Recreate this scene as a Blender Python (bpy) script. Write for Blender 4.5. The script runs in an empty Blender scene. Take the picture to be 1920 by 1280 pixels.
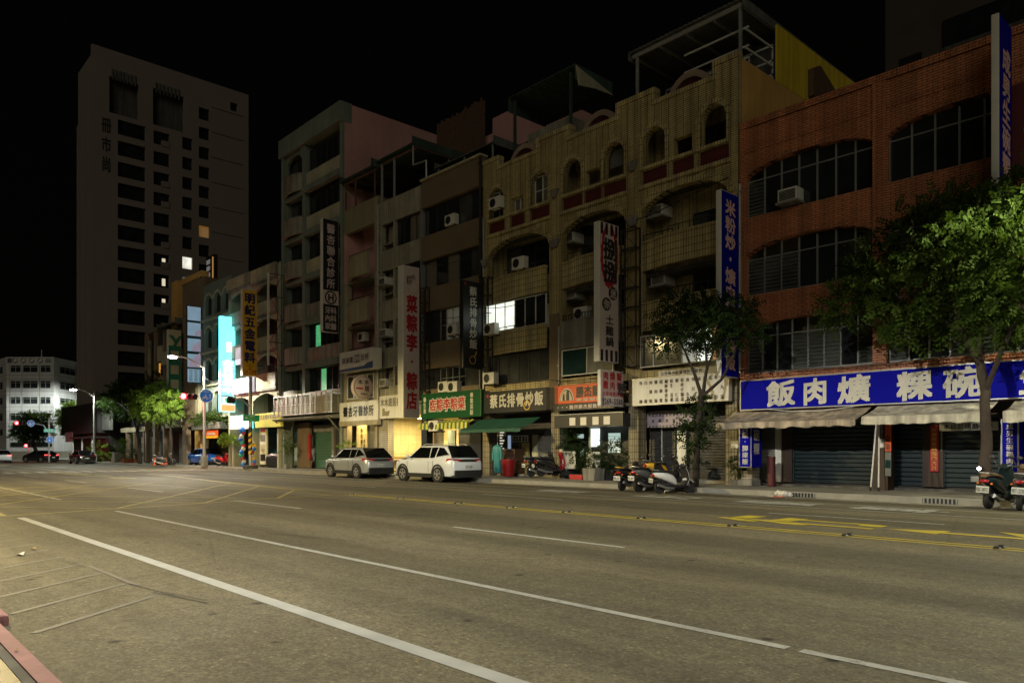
import bpy, bmesh, math, random
from mathutils import Vector, Matrix
from mathutils.geometry import tessellate_polygon
random.seed(7)
C = bpy.context.scene.collection
SC = bpy.context.scene
# ------------------------------------------------------------------ camera
CAMH = 1.4
cd = bpy.data.cameras.new('camera'); cam = bpy.data.objects.new('camera', cd); C.objects.link(cam)
TH = math.radians(42.525)                      # street direction, left of the view axis
cam.location = (0, 0, CAMH); cam.rotation_euler = (math.radians(90), 0, math.radians(90) - TH)
cd.sensor_width = 36; cd.lens = 36 * 1412 / 1920; cd.shift_y = 205 / 1920
cd.clip_start = .05; cd.clip_end = 2000
SC.camera = cam
# ------------------------------------------------------------------ night sky
w = bpy.data.worlds.new('World'); SC.world = w; w.use_nodes = True
nt = w.node_tree; bg = nt.nodes['Background']
sky = nt.nodes.new('ShaderNodeTexSky'); sky.sky_type = 'NISHITA'; sky.sun_disc = False
sky.sun_elevation = math.radians(-4); sky.sun_rotation = math.radians(200)
mixn = nt.nodes.new('ShaderNodeMix'); mixn.data_type = 'RGBA'; mixn.inputs[0].default_value = .75
mixn.inputs[7].default_value = (.014, .011, .008, 1)      # city glow in the night sky
nt.links.new(sky.outputs[0], mixn.inputs[6]); nt.links.new(mixn.outputs[2], bg.inputs[0])
bg.inputs[1].default_value = .055
SC.view_settings.view_transform = 'Standard'; SC.view_settings.look = 'None'
SC.view_settings.exposure = 0; SC.view_settings.gamma = 1
SC.render.engine = 'CYCLES'
SC.cycles.use_denoising = True
SC.cycles.max_bounces = 5; SC.cycles.diffuse_bounces = 3; SC.cycles.glossy_bounces = 2
SC.cycles.sample_clamp_indirect = 4
SC.cycles.caustics_reflective = False; SC.cycles.caustics_refractive = False
sl = bpy.data.lights.new('city_fill', 'SUN'); sl.energy = .27; sl.angle = math.radians(35); sl.color = (1., .90, .68)  # added soft fill standing in for city glow on tower and upper facades
so = bpy.data.objects.new('city_fill', sl); C.objects.link(so); so.rotation_euler = Vector((-.62, .70, -.36)).to_track_quat('-Z', 'Y').to_euler()
# ------------------------------------------------------------------ layout helpers (site survey: pixel column/row -> plane)
_c, _s = math.cos(TH), math.sin(TH)
def _d(u): return (-_c * 1412 + _s * (u - 960), _s * 1412 + _c * (u - 960))
D = 24.5                                        # distance of the long row of facades
def fx(u, Y=D): a, b = _d(u); return a / b * Y
def fz(u, v, Y=D): a, b = _d(u); return CAMH + (845 - v) * Y / b
def rr(u): a, b = _d(u); return a / b
def gnd(u, v, z=0.): a, b = _d(u); t = (CAMH - z) / (v - 845); return (a * t, b * t)
def on_x(u, X): return X / rr(u)                # Y where column u meets plane X
# ------------------------------------------------------------------ materials
def _nt(name):
    m = bpy.data.materials.new(name); m.use_nodes = True
    return m, m.node_tree, m.node_tree.nodes['Principled BSDF']
def _coords(t, wall=False, sc=(1, 1, 1)):
    tc = t.nodes.new('ShaderNodeTexCoord')
    if not wall:
        mp = t.nodes.new('ShaderNodeMapping'); mp.inputs['Scale'].default_value = sc
        t.links.new(tc.outputs['Object'], mp.inputs[0]); return mp.outputs[0]
    sp = t.nodes.new('ShaderNodeSeparateXYZ'); t.links.new(tc.outputs['Object'], sp.inputs[0])
    ad = t.nodes.new('ShaderNodeMath'); ad.operation = 'ADD'
    t.links.new(sp.outputs[0], ad.inputs[0]); t.links.new(sp.outputs[1], ad.inputs[1])
    cb = t.nodes.new('ShaderNodeCombineXYZ'); t.links.new(ad.outputs[0], cb.inputs[0]); t.links.new(sp.outputs[2], cb.inputs[1])
    return cb.outputs[0]
def _noise(t, vec, scale, detail=4, rough=.6):
    n = t.nodes.new('ShaderNodeTexNoise'); n.inputs['Scale'].default_value = scale
    n.inputs['Detail'].default_value = detail; n.inputs['Roughness'].default_value = rough
    t.links.new(vec, n.inputs['Vector']); return n.outputs['Fac']
def _ramp(t, fac, stops):
    r = t.nodes.new('ShaderNodeValToRGB'); e = r.color_ramp.elements
    while len(e) < len(stops): e.new(.5)
    for k, (p, c) in enumerate(stops): e[k].position = p; e[k].color = (c if len(c) == 4 else tuple(c) + (1,))
    t.links.new(fac, r.inputs[0]); return r.outputs[0]
def _mul(t, a, b, f=1.):
    m = t.nodes.new('ShaderNodeMix'); m.data_type = 'RGBA'; m.blend_type = 'MULTIPLY'; m.inputs[0].default_value = f
    t.links.new(a, m.inputs[6]); t.links.new(b, m.inputs[7]); return m.outputs[2]
def _g(v): return (v, v, v, 1)
MATS = {}
def mat(name, col, rough=.6, var=.25, sc=1.5, metal=0., stain=0., bump=0., coat=0., spec=.5):
    """plain painted / plastered / plastic surface with mottling and optional vertical rain streaks"""
    if name in MATS: return MATS[name]
    m, t, b = _nt(name); b.inputs['Roughness'].default_value = rough; b.inputs['Metallic'].default_value = metal; b.inputs['Specular IOR Level'].default_value = spec
    vec = _coords(t)
    rgb = t.nodes.new('ShaderNodeRGB'); rgb.outputs[0].default_value = tuple(col) + (1,); out = rgb.outputs[0]
    if var:
        out = _mul(t, out, _ramp(t, _noise(t, vec, sc, 5, .65), [(.25, _g(1 - var)), (.75, _g(1 + var * .35))]))
    if stain:
        v2 = _coords(t, False, (1, 1, .06))
        out = _mul(t, out, _ramp(t, _noise(t, v2, 3.2, 3, .6), [(.42, _g(1 - stain)), (.62, _g(1.))]))
    t.links.new(out, b.inputs['Base Color'])
    if coat: b.inputs['Coat Weight'].default_value = coat; b.inputs['Coat Roughness'].default_value = .06
    if bump:
        bp = t.nodes.new('ShaderNodeBump'); bp.inputs['Strength'].default_value = bump; bp.inputs['Distance'].default_value = .02
        t.links.new(_noise(t, vec, sc * 14, 3), bp.inputs['Height']); t.links.new(bp.outputs[0], b.inputs['Normal'])
    MATS[name] = m; return m
def tile(name, c1, c2, mortar, bw, bh, off=.5, ms=.012, rough=.55, stain=.35):
    """brick / tile cladding"""
    if name in MATS: return MATS[name]
    m, t, b = _nt(name); b.inputs['Roughness'].default_value = rough
    vec = _coords(t, True)
    br = t.nodes.new('ShaderNodeTexBrick'); br.offset = off; br.squash = 1
    br.inputs['Color1'].default_value = tuple(c1) + (1,); br.inputs['Color2'].default_value = tuple(c2) + (1,)
    br.inputs['Mortar'].default_value = tuple(mortar) + (1,); br.inputs['Scale'].default_value = 1
    br.inputs['Mortar Size'].default_value = ms; br.inputs['Mortar Smooth'].default_value = .2
    br.inputs['Brick Width'].default_value = bw; br.inputs['Row Height'].default_value = bh; br.inputs['Bias'].default_value = -.2
    t.links.new(vec, br.inputs['Vector'])
    o3 = _coords(t)
    out = _mul(t, br.outputs['Color'], _ramp(t, _noise(t, o3, .8, 6, .7), [(.3, _g(.7)), (.7, _g(1.08))]))
    if stain:
        v2 = _coords(t, False, (1, 1, .05))
        out = _mul(t, out, _ramp(t, _noise(t, v2, 2.6, 4, .65), [(.40, _g(1 - stain)), (.6, _g(1.))]))
    t.links.new(out, b.inputs['Base Color'])
    bp = t.nodes.new('ShaderNodeBump'); bp.inputs['Strength'].default_value = .5; bp.inputs['Distance'].default_value = .01; bp.invert = True
    t.links.new(br.outputs['Fac'], bp.inputs['Height']); t.links.new(bp.outputs[0], b.inputs['Normal'])
    MATS[name] = m; return m
def glow(name, col, strength, base=(.5, .5, .5), patt=0., sc=2.):
    if name in MATS: return MATS[name]
    m, t, b = _nt(name); b.inputs['Base Color'].default_value = tuple(base) + (1,)
    b.inputs['Emission Strength'].default_value = strength; b.inputs['Emission Color'].default_value = tuple(col) + (1,)
    if patt:
        rgb = t.nodes.new('ShaderNodeRGB'); rgb.outputs[0].default_value = tuple(col) + (1,)
        o = _mul(t, rgb.outputs[0], _ramp(t, _noise(t, _coords(t), sc, 3), [(.3, _g(1 - patt)), (.7, _g(1.1))]))
        t.links.new(o, b.inputs['Emission Color'])
    MATS[name] = m; return m
def leafmat(name, c1, c2):
    m, t, b = _nt(name); b.inputs['Roughness'].default_value = .75; b.inputs['Specular IOR Level'].default_value = .15
    t.links.new(_ramp(t, _noise(t, _coords(t), 2.2, 6, .75), [(.3, tuple(c1)), (.7, tuple(c2))]), b.inputs['Base Color'])
    tr = t.nodes.new('ShaderNodeBsdfTranslucent'); tr.inputs[0].default_value = tuple(x * .9 for x in c2) + (1,)
    mx = t.nodes.new('ShaderNodeMixShader'); mx.inputs[0].default_value = .3
    t.links.new(b.outputs[0], mx.inputs[1]); t.links.new(tr.outputs[0], mx.inputs[2])
    t.links.new(mx.outputs[0], t.nodes['Material Output'].inputs[0]); MATS[name] = m; return m
# ------------------------------------------------------------------ mesh builder
OFF = {}
class MB:
    def __init__(s): s.v = []; s.f = []; s.m = []; s.mi = 0
    def add(s, vs, fs):
        n = len(s.v); s.v += [tuple(p) for p in vs]
        for f in fs: s.f.append(tuple(i + n for i in f)); s.m.append(s.mi)
        return s
    def box(s, x0, x1, y0, y1, z0, z1):
        if x0 > x1: x0, x1 = x1, x0
        if y0 > y1: y0, y1 = y1, y0
        if z0 > z1: z0, z1 = z1, z0
        return s.add([(x0, y0, z0), (x1, y0, z0), (x1, y1, z0), (x0, y1, z0), (x0, y0, z1), (x1, y0, z1), (x1, y1, z1), (x0, y1, z1)],
                     [(0, 3, 2, 1), (4, 5, 6, 7), (0, 1, 5, 4), (1, 2, 6, 5), (2, 3, 7, 6), (3, 0, 4, 7)])
    def bbox(s, x0, x1, y0, y1, z0, z1, r):
        """box with bevelled edges"""
        bm = bmesh.new(); q = MB().box(x0, x1, y0, y1, z0, z1)
        vs = [bm.verts.new(p) for p in q.v]
        for f in q.f: bm.faces.new([vs[i] for i in f])
        bmesh.ops.bevel(bm, geom=bm.edges[:], offset=r, segments=2, affect='EDGES', profile=.6)
        bm.verts.index_update()
        s.add([v.co[:] for v in bm.verts], [[v.index for v in f.verts] for f in bm.faces]); bm.free(); return s
    def hull(s, a, b):
        """prism between two equal rings"""
        n = len(a); k = len(a)
        return s.add(list(a) + list(b), [tuple(range(n))[::-1], tuple(range(n, 2 * n))] + [(i, (i + 1) % n, n + (i + 1) % n, n + i) for i in range(n)])
    def prism(s, poly, axis, a, b):
        """extrude 2-D poly; axis 'y': poly=(x,z); 'x': poly=(y,z); 'z': poly=(x,y)"""
        def P(p, t): return (p[0], t, p[1]) if axis == 'y' else (t, p[0], p[1]) if axis == 'x' else (p[0], p[1], t)
        ar = sum(poly[i][0] * poly[(i + 1) % len(poly)][1] - poly[(i + 1) % len(poly)][0] * poly[i][1] for i in range(len(poly)))
        flip = (ar < 0) != (axis == 'y')
        if flip: poly = poly[::-1]
        return s.hull([P(p, min(a, b)) for p in poly], [P(p, max(a, b)) for p in poly])
    def holed(s, outer, holes, y0, y1):
        """wall in the x-z plane with openings, thickness y0..y1"""
        loops = [outer] + list(holes)
        flat = [p for l in loops for p in l]
        tri = tessellate_polygon([[Vector((p[0], p[1], 0)) for p in l] for l in loops])
        n = len(flat); vs = [(p[0], y0, p[1]) for p in flat] + [(p[0], y1, p[1]) for p in flat]
        fs = []
        for t in tri:
            a, b, c_ = [flat[i] for i in t]
            if (b[0] - a[0]) * (c_[1] - a[1]) - (b[1] - a[1]) * (c_[0] - a[0]) < 0: t = t[::-1]
            fs.append(tuple(t)); fs.append(tuple(i + n for i in t[::-1]))
        k = 0
        for li, l in enumerate(loops):
            m = len(l); ar = sum(l[i][0] * l[(i + 1) % m][1] - l[(i + 1) % m][0] * l[i][1] for i in range(m))
            for i in range(m):
                a, b = k + i, k + (i + 1) % m
                fs.append((a, a + n, b + n, b) if (ar > 0) == (li == 0) else (b, b + n, a + n, a))
            k += m
        return s.add(vs, fs)
    def tube(s, pts, r, n=8, cap=True):
        pts = [Vector(p) for p in pts]; rad = r if isinstance(r, (list, tuple)) else [r] * len(pts)
        rings = []; up = None
        for i, p in enumerate(pts):
            d = (pts[min(i + 1, len(pts) - 1)] - pts[max(i - 1, 0)]).normalized()
            if up is None: up = d.orthogonal().normalized()
            up = (up - d * up.dot(d)); up = up.normalized() if up.length > 1e-6 else d.orthogonal().normalized()
            sd = d.cross(up)
            rings.append([tuple(p + (up * math.cos(a) + sd * math.sin(a)) * rad[i]) for a in [2 * math.pi * k / n for k in range(n)]])
        vs = [v for rg in rings for v in rg]; fs = []
        for i in range(len(rings) - 1):
            for k in range(n): fs.append((i * n + k, i * n + (k + 1) % n, (i + 1) * n + (k + 1) % n, (i + 1) * n + k))
        if cap: fs += [tuple(range(n))[::-1], tuple(range(len(vs) - n, len(vs)))]
        return s.add(vs, fs)
    def bar(s, a, b, w=.04):
        return s.tube([a, b], w * .7, 4)
    def lathe(s, prof, cx, cy, cz, n=16, axis='z'):
        """prof = [(r, t)] around axis through (cx,cy,cz)"""
        vs = []; m = len(prof)
        for r, t in prof:
            for k in range(n):
                a = 2 * math.pi * k / n; p, q = r * math.cos(a), r * math.sin(a)
                vs.append((cx + p, cy + q, cz + t) if axis == 'z' else (cx + q, cy + t, cz + p) if axis == 'y' else (cx + t, cy + p, cz + q))
        fs = [(i * n + k, i * n + (k + 1) % n, (i + 1) * n + (k + 1) % n, (i + 1) * n + k) for i in range(m - 1) for k in range(n)]
        if m > 2 and prof[0][1] == prof[-1][1] and prof[0][0] > 0 < prof[-1][0]: fs += [((m - 1) * n + k, (m - 1) * n + (k + 1) % n, (k + 1) % n, k) for k in range(n)]
        else: fs += [tuple(range(n))[::-1], tuple(range((m - 1) * n, m * n))]
        return s.add(vs, fs)
    def ball(s, c_, r, n=8):
        rx, ry, rz = r if isinstance(r, (tuple, list)) else (r, r, r)
        vs = [(c_[0], c_[1], c_[2] - rz)]; fs = []
        for i in range(1, n):
            a = -math.pi / 2 + math.pi * i / n
            for k in range(n * 2):
                b = math.pi * k / n; vs.append((c_[0] + rx * math.cos(a) * math.cos(b), c_[1] + ry * math.cos(a) * math.sin(b), c_[2] + rz * math.sin(a)))
        vs.append((c_[0], c_[1], c_[2] + rz)); q = 2 * n
        for k in range(q):
            fs.append((0, 1 + (k + 1) % q, 1 + k)); fs.append((len(vs) - 1, 1 + (n - 2) * q + k, 1 + (n - 2) * q + (k + 1) % q))
            for i in range(n - 2): fs.append((1 + i * q + k, 1 + i * q + (k + 1) % q, 1 + (i + 1) * q + (k + 1) % q, 1 + (i + 1) * q + k))
        return s.add(vs, fs)
    def xf(s, M):
        s.v = [tuple(M @ Vector(p)) for p in s.v]; return s
    def build(s, name, mats, parent=None, smooth=False, loc=None):
        o3 = Vector(OFF.get(parent.name, (0, 0, 0))) if parent else Vector(loc or (0, 0, 0))
        me = bpy.data.meshes.new(name); me.from_pydata([(p[0] - o3[0], p[1] - o3[1], p[2] - o3[2]) for p in s.v], [], s.f)
        mats = mats if isinstance(mats, (list, tuple)) else [mats]
        for m in mats: me.materials.append(m)
        if len(mats) > 1: me.polygons.foreach_set('material_index', s.m)
        if smooth:
            me.polygons.foreach_set('use_smooth', [True] * len(me.polygons))
            try: me.set_sharp_from_angle(angle=math.radians(38))
            except Exception: pass
        me.update(); o = bpy.data.objects.new(name, me); C.objects.link(o)
        if parent: o.parent = parent; OFF[o.name] = tuple(o3)
        else: o.location = o3; OFF[o.name] = tuple(o3)
        return o
def tag(o, label=None, cat=None, group=None, kind=None):
    if label: o['label'] = label
    if cat: o['category'] = cat
    if group: o['group'] = group
    if kind: o['kind'] = kind
    return o
def thing(name, label, cat, loc=(0, 0, 0), group=None, rz=0., local=False):
    """an Empty at the thing's base; local=True: children are given in the thing's own frame"""
    o = bpy.data.objects.new(name, None); C.objects.link(o); o.empty_display_size = .2
    o.location = loc; o.rotation_euler = (0, 0, rz); OFF[o.name] = (0, 0, 0) if local else tuple(loc)
    return tag(o, label, cat, group)
def copy_tree(o, parent=None, depth=0):
    c_ = o.copy(); C.objects.link(c_); OFF[c_.name] = OFF.get(o.name, (0, 0, 0))
    if parent: c_.parent = parent
    for ch in list(o.children): copy_tree(ch, c_, depth + 1)
    return c_
def struct(name, mb, m): return tag(mb.build(name, m), kind='structure')
# ------------------------------------------------------------------ lettering
_gl = {}
def glyph(ch):
    if ch not in _gl:
        cu = bpy.data.curves.new('glyph', 'FONT'); cu.body = ch; cu.resolution_u = 3
        ob = bpy.data.objects.new('glyph', cu); C.objects.link(ob)
        bpy.context.view_layer.update()
        me = bpy.data.meshes.new_from_object(ob.evaluated_get(bpy.context.evaluated_depsgraph_get()))
        vs = [(v.co.x, v.co.y) for v in me.vertices]; fs = [tuple(p.vertices) for p in me.polygons]
        bpy.data.objects.remove(ob); bpy.data.meshes.remove(me); bpy.data.curves.remove(cu)
        _gl[ch] = (vs, fs)
    return _gl[ch]
def put_glyph(mb, ch, o, R, U, w, h, bold=.018, shear=0.):
    """glyph fitted to the cell w x h whose lower-left corner is o; R,U unit vectors; a hair proud of the board.
    heavier strokes: shifted copies of the glyph, each half a millimetre above the last"""
    vs, fs = glyph(ch)
    if not vs: return
    cjk = ord(ch) > 0x2e80
    if cjk: x0, x1, y0, y1 = 0., 1., -.1, .88
    else:
        xs = [p[0] for p in vs]; x0, x1 = min(xs) - .04, max(xs) + .04; y0, y1 = -.02, .74
    R = Vector(R); U = Vector(U); N = R.cross(U).normalized(); o = Vector(o)
    sh = [(0, 0)]
    if bold > .005 and h > .2: sh += [(bold, bold), (-bold, -bold), (bold, -bold), (-bold, bold)]
    elif bold > .005: sh += [(bold, 0), (-bold, 0)]
    for k, (dx, dy) in enumerate(sh):
        ps = []
        for x, y in vs:
            a = (x - x0) / (x1 - x0) + dx; b = (y - y0) / (y1 - y0) + dy
            ps.append(o + R * (a * w) + U * (b * h + shear * (a - .5) * w) + N * (.012 + .0005 * k))
        mb.add([tuple(p) for p in ps], fs)
def text_line(mb, txt, o, R, U, w, h, gap=.08, bold=.018, shear=0.):
    """txt spread over a length w along R, cell height h"""
    n = len(txt); cw = w / n; R = Vector(R)
    for i, ch in enumerate(txt):
        if ch == ' ': continue
        if ch in '·‧': q = cw * .22; put_glyph(mb, '●', Vector(o) + R * (cw * i + cw / 2 - q / 2) + Vector(U) * (h / 2 - q / 2), R, U, q, q, 0); continue
        put_glyph(mb, ch, Vector(o) + R * (cw * (i + gap / 2)), R, U, cw * (1 - gap), h, bold, shear)
def text_col(mb, txt, top, R, U, w, h, gap=.1, bold=.018, shear=0.):
    """column of glyphs; top = upper-left corner; w cell width; h total height"""
    n = len(txt); ch_ = h / n; U = Vector(U)
    for i, ch in enumerate(txt):
        if ch == ' ': continue
        if ch in '·‧':
            q = w * .22; put_glyph(mb, '●', Vector(top) - U * (ch_ * (i + .5) + q / 2) + Vector(R) * (w / 2 - q / 2), R, U, q, q, 0); continue
        put_glyph(mb, ch, Vector(top) - U * (ch_ * (i + 1 - gap / 2)), R, U, w, ch_ * (1 - gap), bold, shear)
# ------------------------------------------------------------------ building parts
def arch(x0, x1, z0, zs, za, n=14):
    """opening with straight sides from z0 to spring zs and a curved head rising to za"""
    cx, hw = (x0 + x1) / 2, (x1 - x0) / 2
    return [(x0, z0), (x1, z0)] + [(cx + hw * math.cos(math.pi * k / n), zs + (za - zs) * math.sin(math.pi * k / n)) for k in range(n + 1)]
def rect(x0, x1, z0, z1): return [(x0, z0), (x1, z0), (x1, z1), (x0, z1)]
def arch_trim(mb, x0, x1, zs, za, y0, y1, wd=.24, step=.085, full=True):
    """soldier course of bricks standing round an arch head"""
    cx, hw = (x0 + x1) / 2, (x1 - x0) / 2; L = math.pi * (hw + za - zs) / 2; n = max(8, int(L / step))
    for k in range(n):
        a, b = math.pi * (k + .08) / n, math.pi * (k + .92) / n
        P = lambda t, e: (cx + (hw + e) * math.cos(t), zs + (za - zs + e) * math.sin(t))
        q = [P(a, 0), P(a, wd), P(b, wd), P(b, 0)]
        mb.prism(q, 'y', y0, y1)
def soldier(mb, x0, x1, z0, z1, y0, y1, step=.09):
    n = max(2, int((x1 - x0) / step)); s_ = (x1 - x0) / n
    for k in range(n): mb.box(x0 + s_ * (k + .07), x0 + s_ * (k + .93), y0, y1, z0, z1)
def window(b, x0, x1, z0, z1, y, nx=3, fm=None, pm=None, nz=1, fw=.05, lit=None, name='window'):
    """metal window: frame (part) with glass (sub-part); lit: {column: material}"""
    f = MB(); dp = .06
    f.box(x0, x1, y - dp, y, z0, z0 + fw).box(x0, x1, y - dp, y, z1 - fw, z1).box(x0, x0 + fw, y - dp, y, z0 + fw, z1 - fw).box(x1 - fw, x1, y - dp, y, z0 + fw, z1 - fw)
    for k in range(1, nx):
        xx = x0 + (x1 - x0) * k / nx; f.box(xx - fw * .5, xx + fw * .5, y - dp * .9, y, z0 + fw, z1 - fw)
    for k in range(1, nz):
        zz = z0 + (z1 - z0) * k / nz; f.box(x0 + fw, x1 - fw, y - dp * .6, y - .004, zz - fw * .35, zz + fw * .35)
    o = f.build(name, fm or MATS['frame_dark'], b)
    p = MB(); ms = [pm or MATS['glass_dark'], MATS['glass_grey'], MATS['curtain']] + list((lit or {}).values()); keys = list((lit or {}).keys())
    for k in range(nx):
        e_ = math.sin(x0 * 12.9 + z0 * 78.2 + k * 37.7) * 43758.5; e_ -= math.floor(e_)      # drawn curtains and paler panes here and there
        p.mi = 3 + keys.index(k) if k in keys else 0 if (pm or e_ < .62) else 1 if e_ < .85 else 2
        a, c_ = x0 + (x1 - x0) * k / nx, x0 + (x1 - x0) * (k + 1) / nx
        yy = y - .03 + .012 * (k % 2)
        p.add([(a + .02, yy, z0 + .02), (c_ - .02, yy, z0 + .02), (c_ - .02, yy, z1 - .02), (a + .02, yy, z1 - .02)], [(0, 1, 2, 3)])
    p.build('pane', ms, o); return o
def shutter(b, x0, x1, z0, z1, y, m, name='roller_shutter', step=.11):
    q = MB(); n = max(3, int((z1 - z0) / step)); h = (z1 - z0) / n
    vs = []; fs = []
    for k in range(n):
        z = z0 + h * k
        for dz, dy in ((0, 0), (.12, -.03), (.85, -.035), (1., 0)): vs += [(x0, y + dy, z + h * dz), (x1, y + dy, z + h * dz)]
    for k in range(len(vs) // 2 - 1): fs.append((2 * k, 2 * k + 1, 2 * k + 3, 2 * k + 2))
    q.add(vs, fs); q.box(x0 - .06, x0, y - .08, y + .02, z0, z1); q.box(x1, x1 + .06, y - .08, y + .02, z0, z1)
    return q.build(name, m, b)
def railing(b, x0, x1, z0, z1, y, m, step=.14, name='railing', r=.012):
    q = MB(); n = max(2, int((x1 - x0) / step))
    q.box(x0, x1, y - .02, y + .02, z1 - .03, z1)
    for k in range(n + 1):
        xx = x0 + (x1 - x0) * k / n; q.box(xx - r, xx + r, y - r, y + r, z0, z1 - .03)
    return q.build(name, m, b)
def balcony_wall(b, x0, x1, z0, z1, m, bulge=.35, style=0, th=.16, name='balcony_wall', y=D):
    """parapet whose plan bows out over the street"""
    n = 20; out = []
    for k in range(n + 1):
        t = k / n
        if style == 0: e = math.sin(math.pi * t) ** .6
        elif style == 1: q = min(1, t / .42); e = q * q * (3 - 2 * q)            # sweeps out from the left pier
        else: q = min(1, (1 - t) / .42); e = q * q * (3 - 2 * q)
        out.append((x0 + (x1 - x0) * t, y - bulge * e))
    inn = [(p[0], p[1] + th) for p in out]
    q = MB(); q.prism(out + inn[::-1], 'z', z0, z1)
    cap = MB(); q2 = [(p[0], p[1] - .03) for p in out] + [(p[0], p[1] + th + .03) for p in out][::-1]
    q.prism(q2, 'z', z1, z1 + .07)
    o = q.build(name, m, b); return o
def floor_slab(b, x0, x1, z, y0, y1, m, th=.18, name='floor_slab'):
    return MB().box(x0, x1, y0, y1, z - th, z).build(name, m, b)
def pipe(b, x, y, z0, z1, m, r=.05, name='drain_pipe'):
    q = MB().tube([(x, y, z0), (x, y, z1)], r, 8)
    z = z0 + .8
    while z < z1: q.box(x - r * 1.5, x + r * 1.5, y - r * 1.2, y + r * 1.6, z, z + .05); z += 1.9
    return q.build(name, m, b, True)
# ================================================================== materials used in several places
mat('frame_dark', (.03, .03, .032), .4, .2); mat('frame_white', (.55, .56, .52), .45, .15); mat('frame_alu', (.3, .31, .3), .35, .2, metal=.3)
def glassmat(name, col, rough=.08):
    m, t, b = _nt(name); b.inputs['Roughness'].default_value = rough
    t.links.new(_ramp(t, _noise(t, _coords(t), .9, 3), [(.35, tuple(c * .5 for c in col)), (.65, col)]), b.inputs['Base Color']); MATS[name] = m
glassmat('glass_dark', (.02, .024, .026)); glassmat('glass_teal', (.02, .05, .05)); glassmat('glass_grey', (.07, .075, .07)); glassmat('glass_car', (.006, .007, .008), .04)
M = MATS
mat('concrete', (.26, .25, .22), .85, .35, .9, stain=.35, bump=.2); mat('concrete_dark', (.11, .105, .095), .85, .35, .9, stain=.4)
mat('plaster_beige', (.36, .32, .22), .85, .3, .7, stain=.2); mat('plaster_olive', (.26, .24, .15), .85, .3, .7, stain=.14); mat('curtain', (.15, .13, .10), .9, .3, 4)
mat('plaster_grey_green', (.19, .235, .20), .8, .3, .7, stain=.18); mat('plaster_pink', (.56, .31, .29), .85, .25, .5, stain=.06)
mat('plaster_cream', (.46, .44, .31), .8, .3, .8, stain=.2); mat('plaster_tan', (.66, .39, .11), .85, .25, .5, stain=.1)
mat('brown_panel', (.17, .13, .078), .75, .25, .6, stain=.06); mat('brown_slab', (.24, .17, .11), .8, .2, .5, stain=.2)
mat('red_panel', (.085, .012, .012), .6, .3, 1.2); mat('ring_stone', (.34, .25, .19), .8, .3, 1.); mat('white_paint', (.62, .62, .58), .5, .15); mat('white_board', (.7, .69, .64), .45, .12, stain=.15)
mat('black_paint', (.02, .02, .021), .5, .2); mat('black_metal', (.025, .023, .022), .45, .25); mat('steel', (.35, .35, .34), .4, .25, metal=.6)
mat('galvanised', (.42, .43, .42), .45, .25, 3, metal=.4); mat('rust_metal', (.12, .07, .04), .75, .4, 4)
mat('rubber', (.015, .015, .015), .8, .2); mat('wood_dark', (.035, .018, .01), .6, .35, 2); mat('wood_brown', (.06, .026, .014), .6, .35, 2)
mat('corrugated_green', (.06, .1, .08), .5, .3, 1, stain=.3); mat('sheet_yellow', (.78, .60, .04), .6, .2, .5, stain=.25); mat('sheet_grey', (.16, .17, .16), .5, .3, 1, stain=.3)
mat('shutter_grey', (.2, .2, .18), .4, .25, 1, stain=.2); mat('shutter_dark', (.05, .05, .05), .45, .3, 1); mat('shutter_teal', (.004, .015, .021), .5, .25, 1); mat('shutter_green', (.07, .16, .11), .45, .25, 1)
mat('sign_blue', (.003, .004, .30), .7, .12, .8, spec=.08); mat('sign_white', (.66, .66, .62), .42, .1, .8, stain=.12); mat('sign_pinkwhite', (.62, .52, .50), .42, .08, .8)
mat('letter_white', (.56, .54, .46), .6, .2, 3); mat('letter_pink', (.75, .5, .48), .5, .2, 3); mat('letter_red', (.42, .02, .025), .5, .15, 3); mat('letter_black', (.02, .02, .02), .5, .1)
mat('letter_gold', (.7, .42, .05), .45, .2, 3); mat('letter_grey', (.17, .17, .16), .5, .1)
mat('sign_black', (.016, .018, .02), .4, .2); mat('sign_green', (.004, .07, .02), .4, .15); mat('sign_orange', (.60, .085, .015), .42, .1)
mat('sign_yellow', (.75, .45, .02), .42, .12); mat('sign_pale_yellow', (.72, .68, .16), .42, .12); mat('letter_navy', (.02, .015, .09), .5, .1)
tile('tile_beige', (.64, .53, .25), (.53, .43, .19), (.05, .04, .024), .34, .08, 0., .013, stain=.4)
tile('tile_grid', (.64, .54, .27), (.55, .46, .22), (.05, .042, .028), .12, .27, 0., .012, stain=.4)
tile('tile_orange', (.66, .25, .115), (.53, .195, .092), (.10, .042, .024), .3, .08, .5, .012, stain=.35)
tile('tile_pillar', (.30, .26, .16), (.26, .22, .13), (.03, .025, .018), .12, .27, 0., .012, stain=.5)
tile('tile_pale', (.48, .46, .36), (.42, .40, .30), (.14, .13, .1), .22, .11, 0., .012, stain=.35)
tile('tile_stack', (.42, .40, .33), (.38, .36, .28), (.09, .085, .07), .24, .12, 0., .014, stain=.4)
tile('tile_small', (.46, .42, .33), (.40, .36, .27), (.12, .1, .08), .12, .12, 0., .012, stain=.25)
tile('paver', (.075, .055, .02), (.06, .045, .017), (.03, .022, .012), .3, .3, .5, .01)
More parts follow.
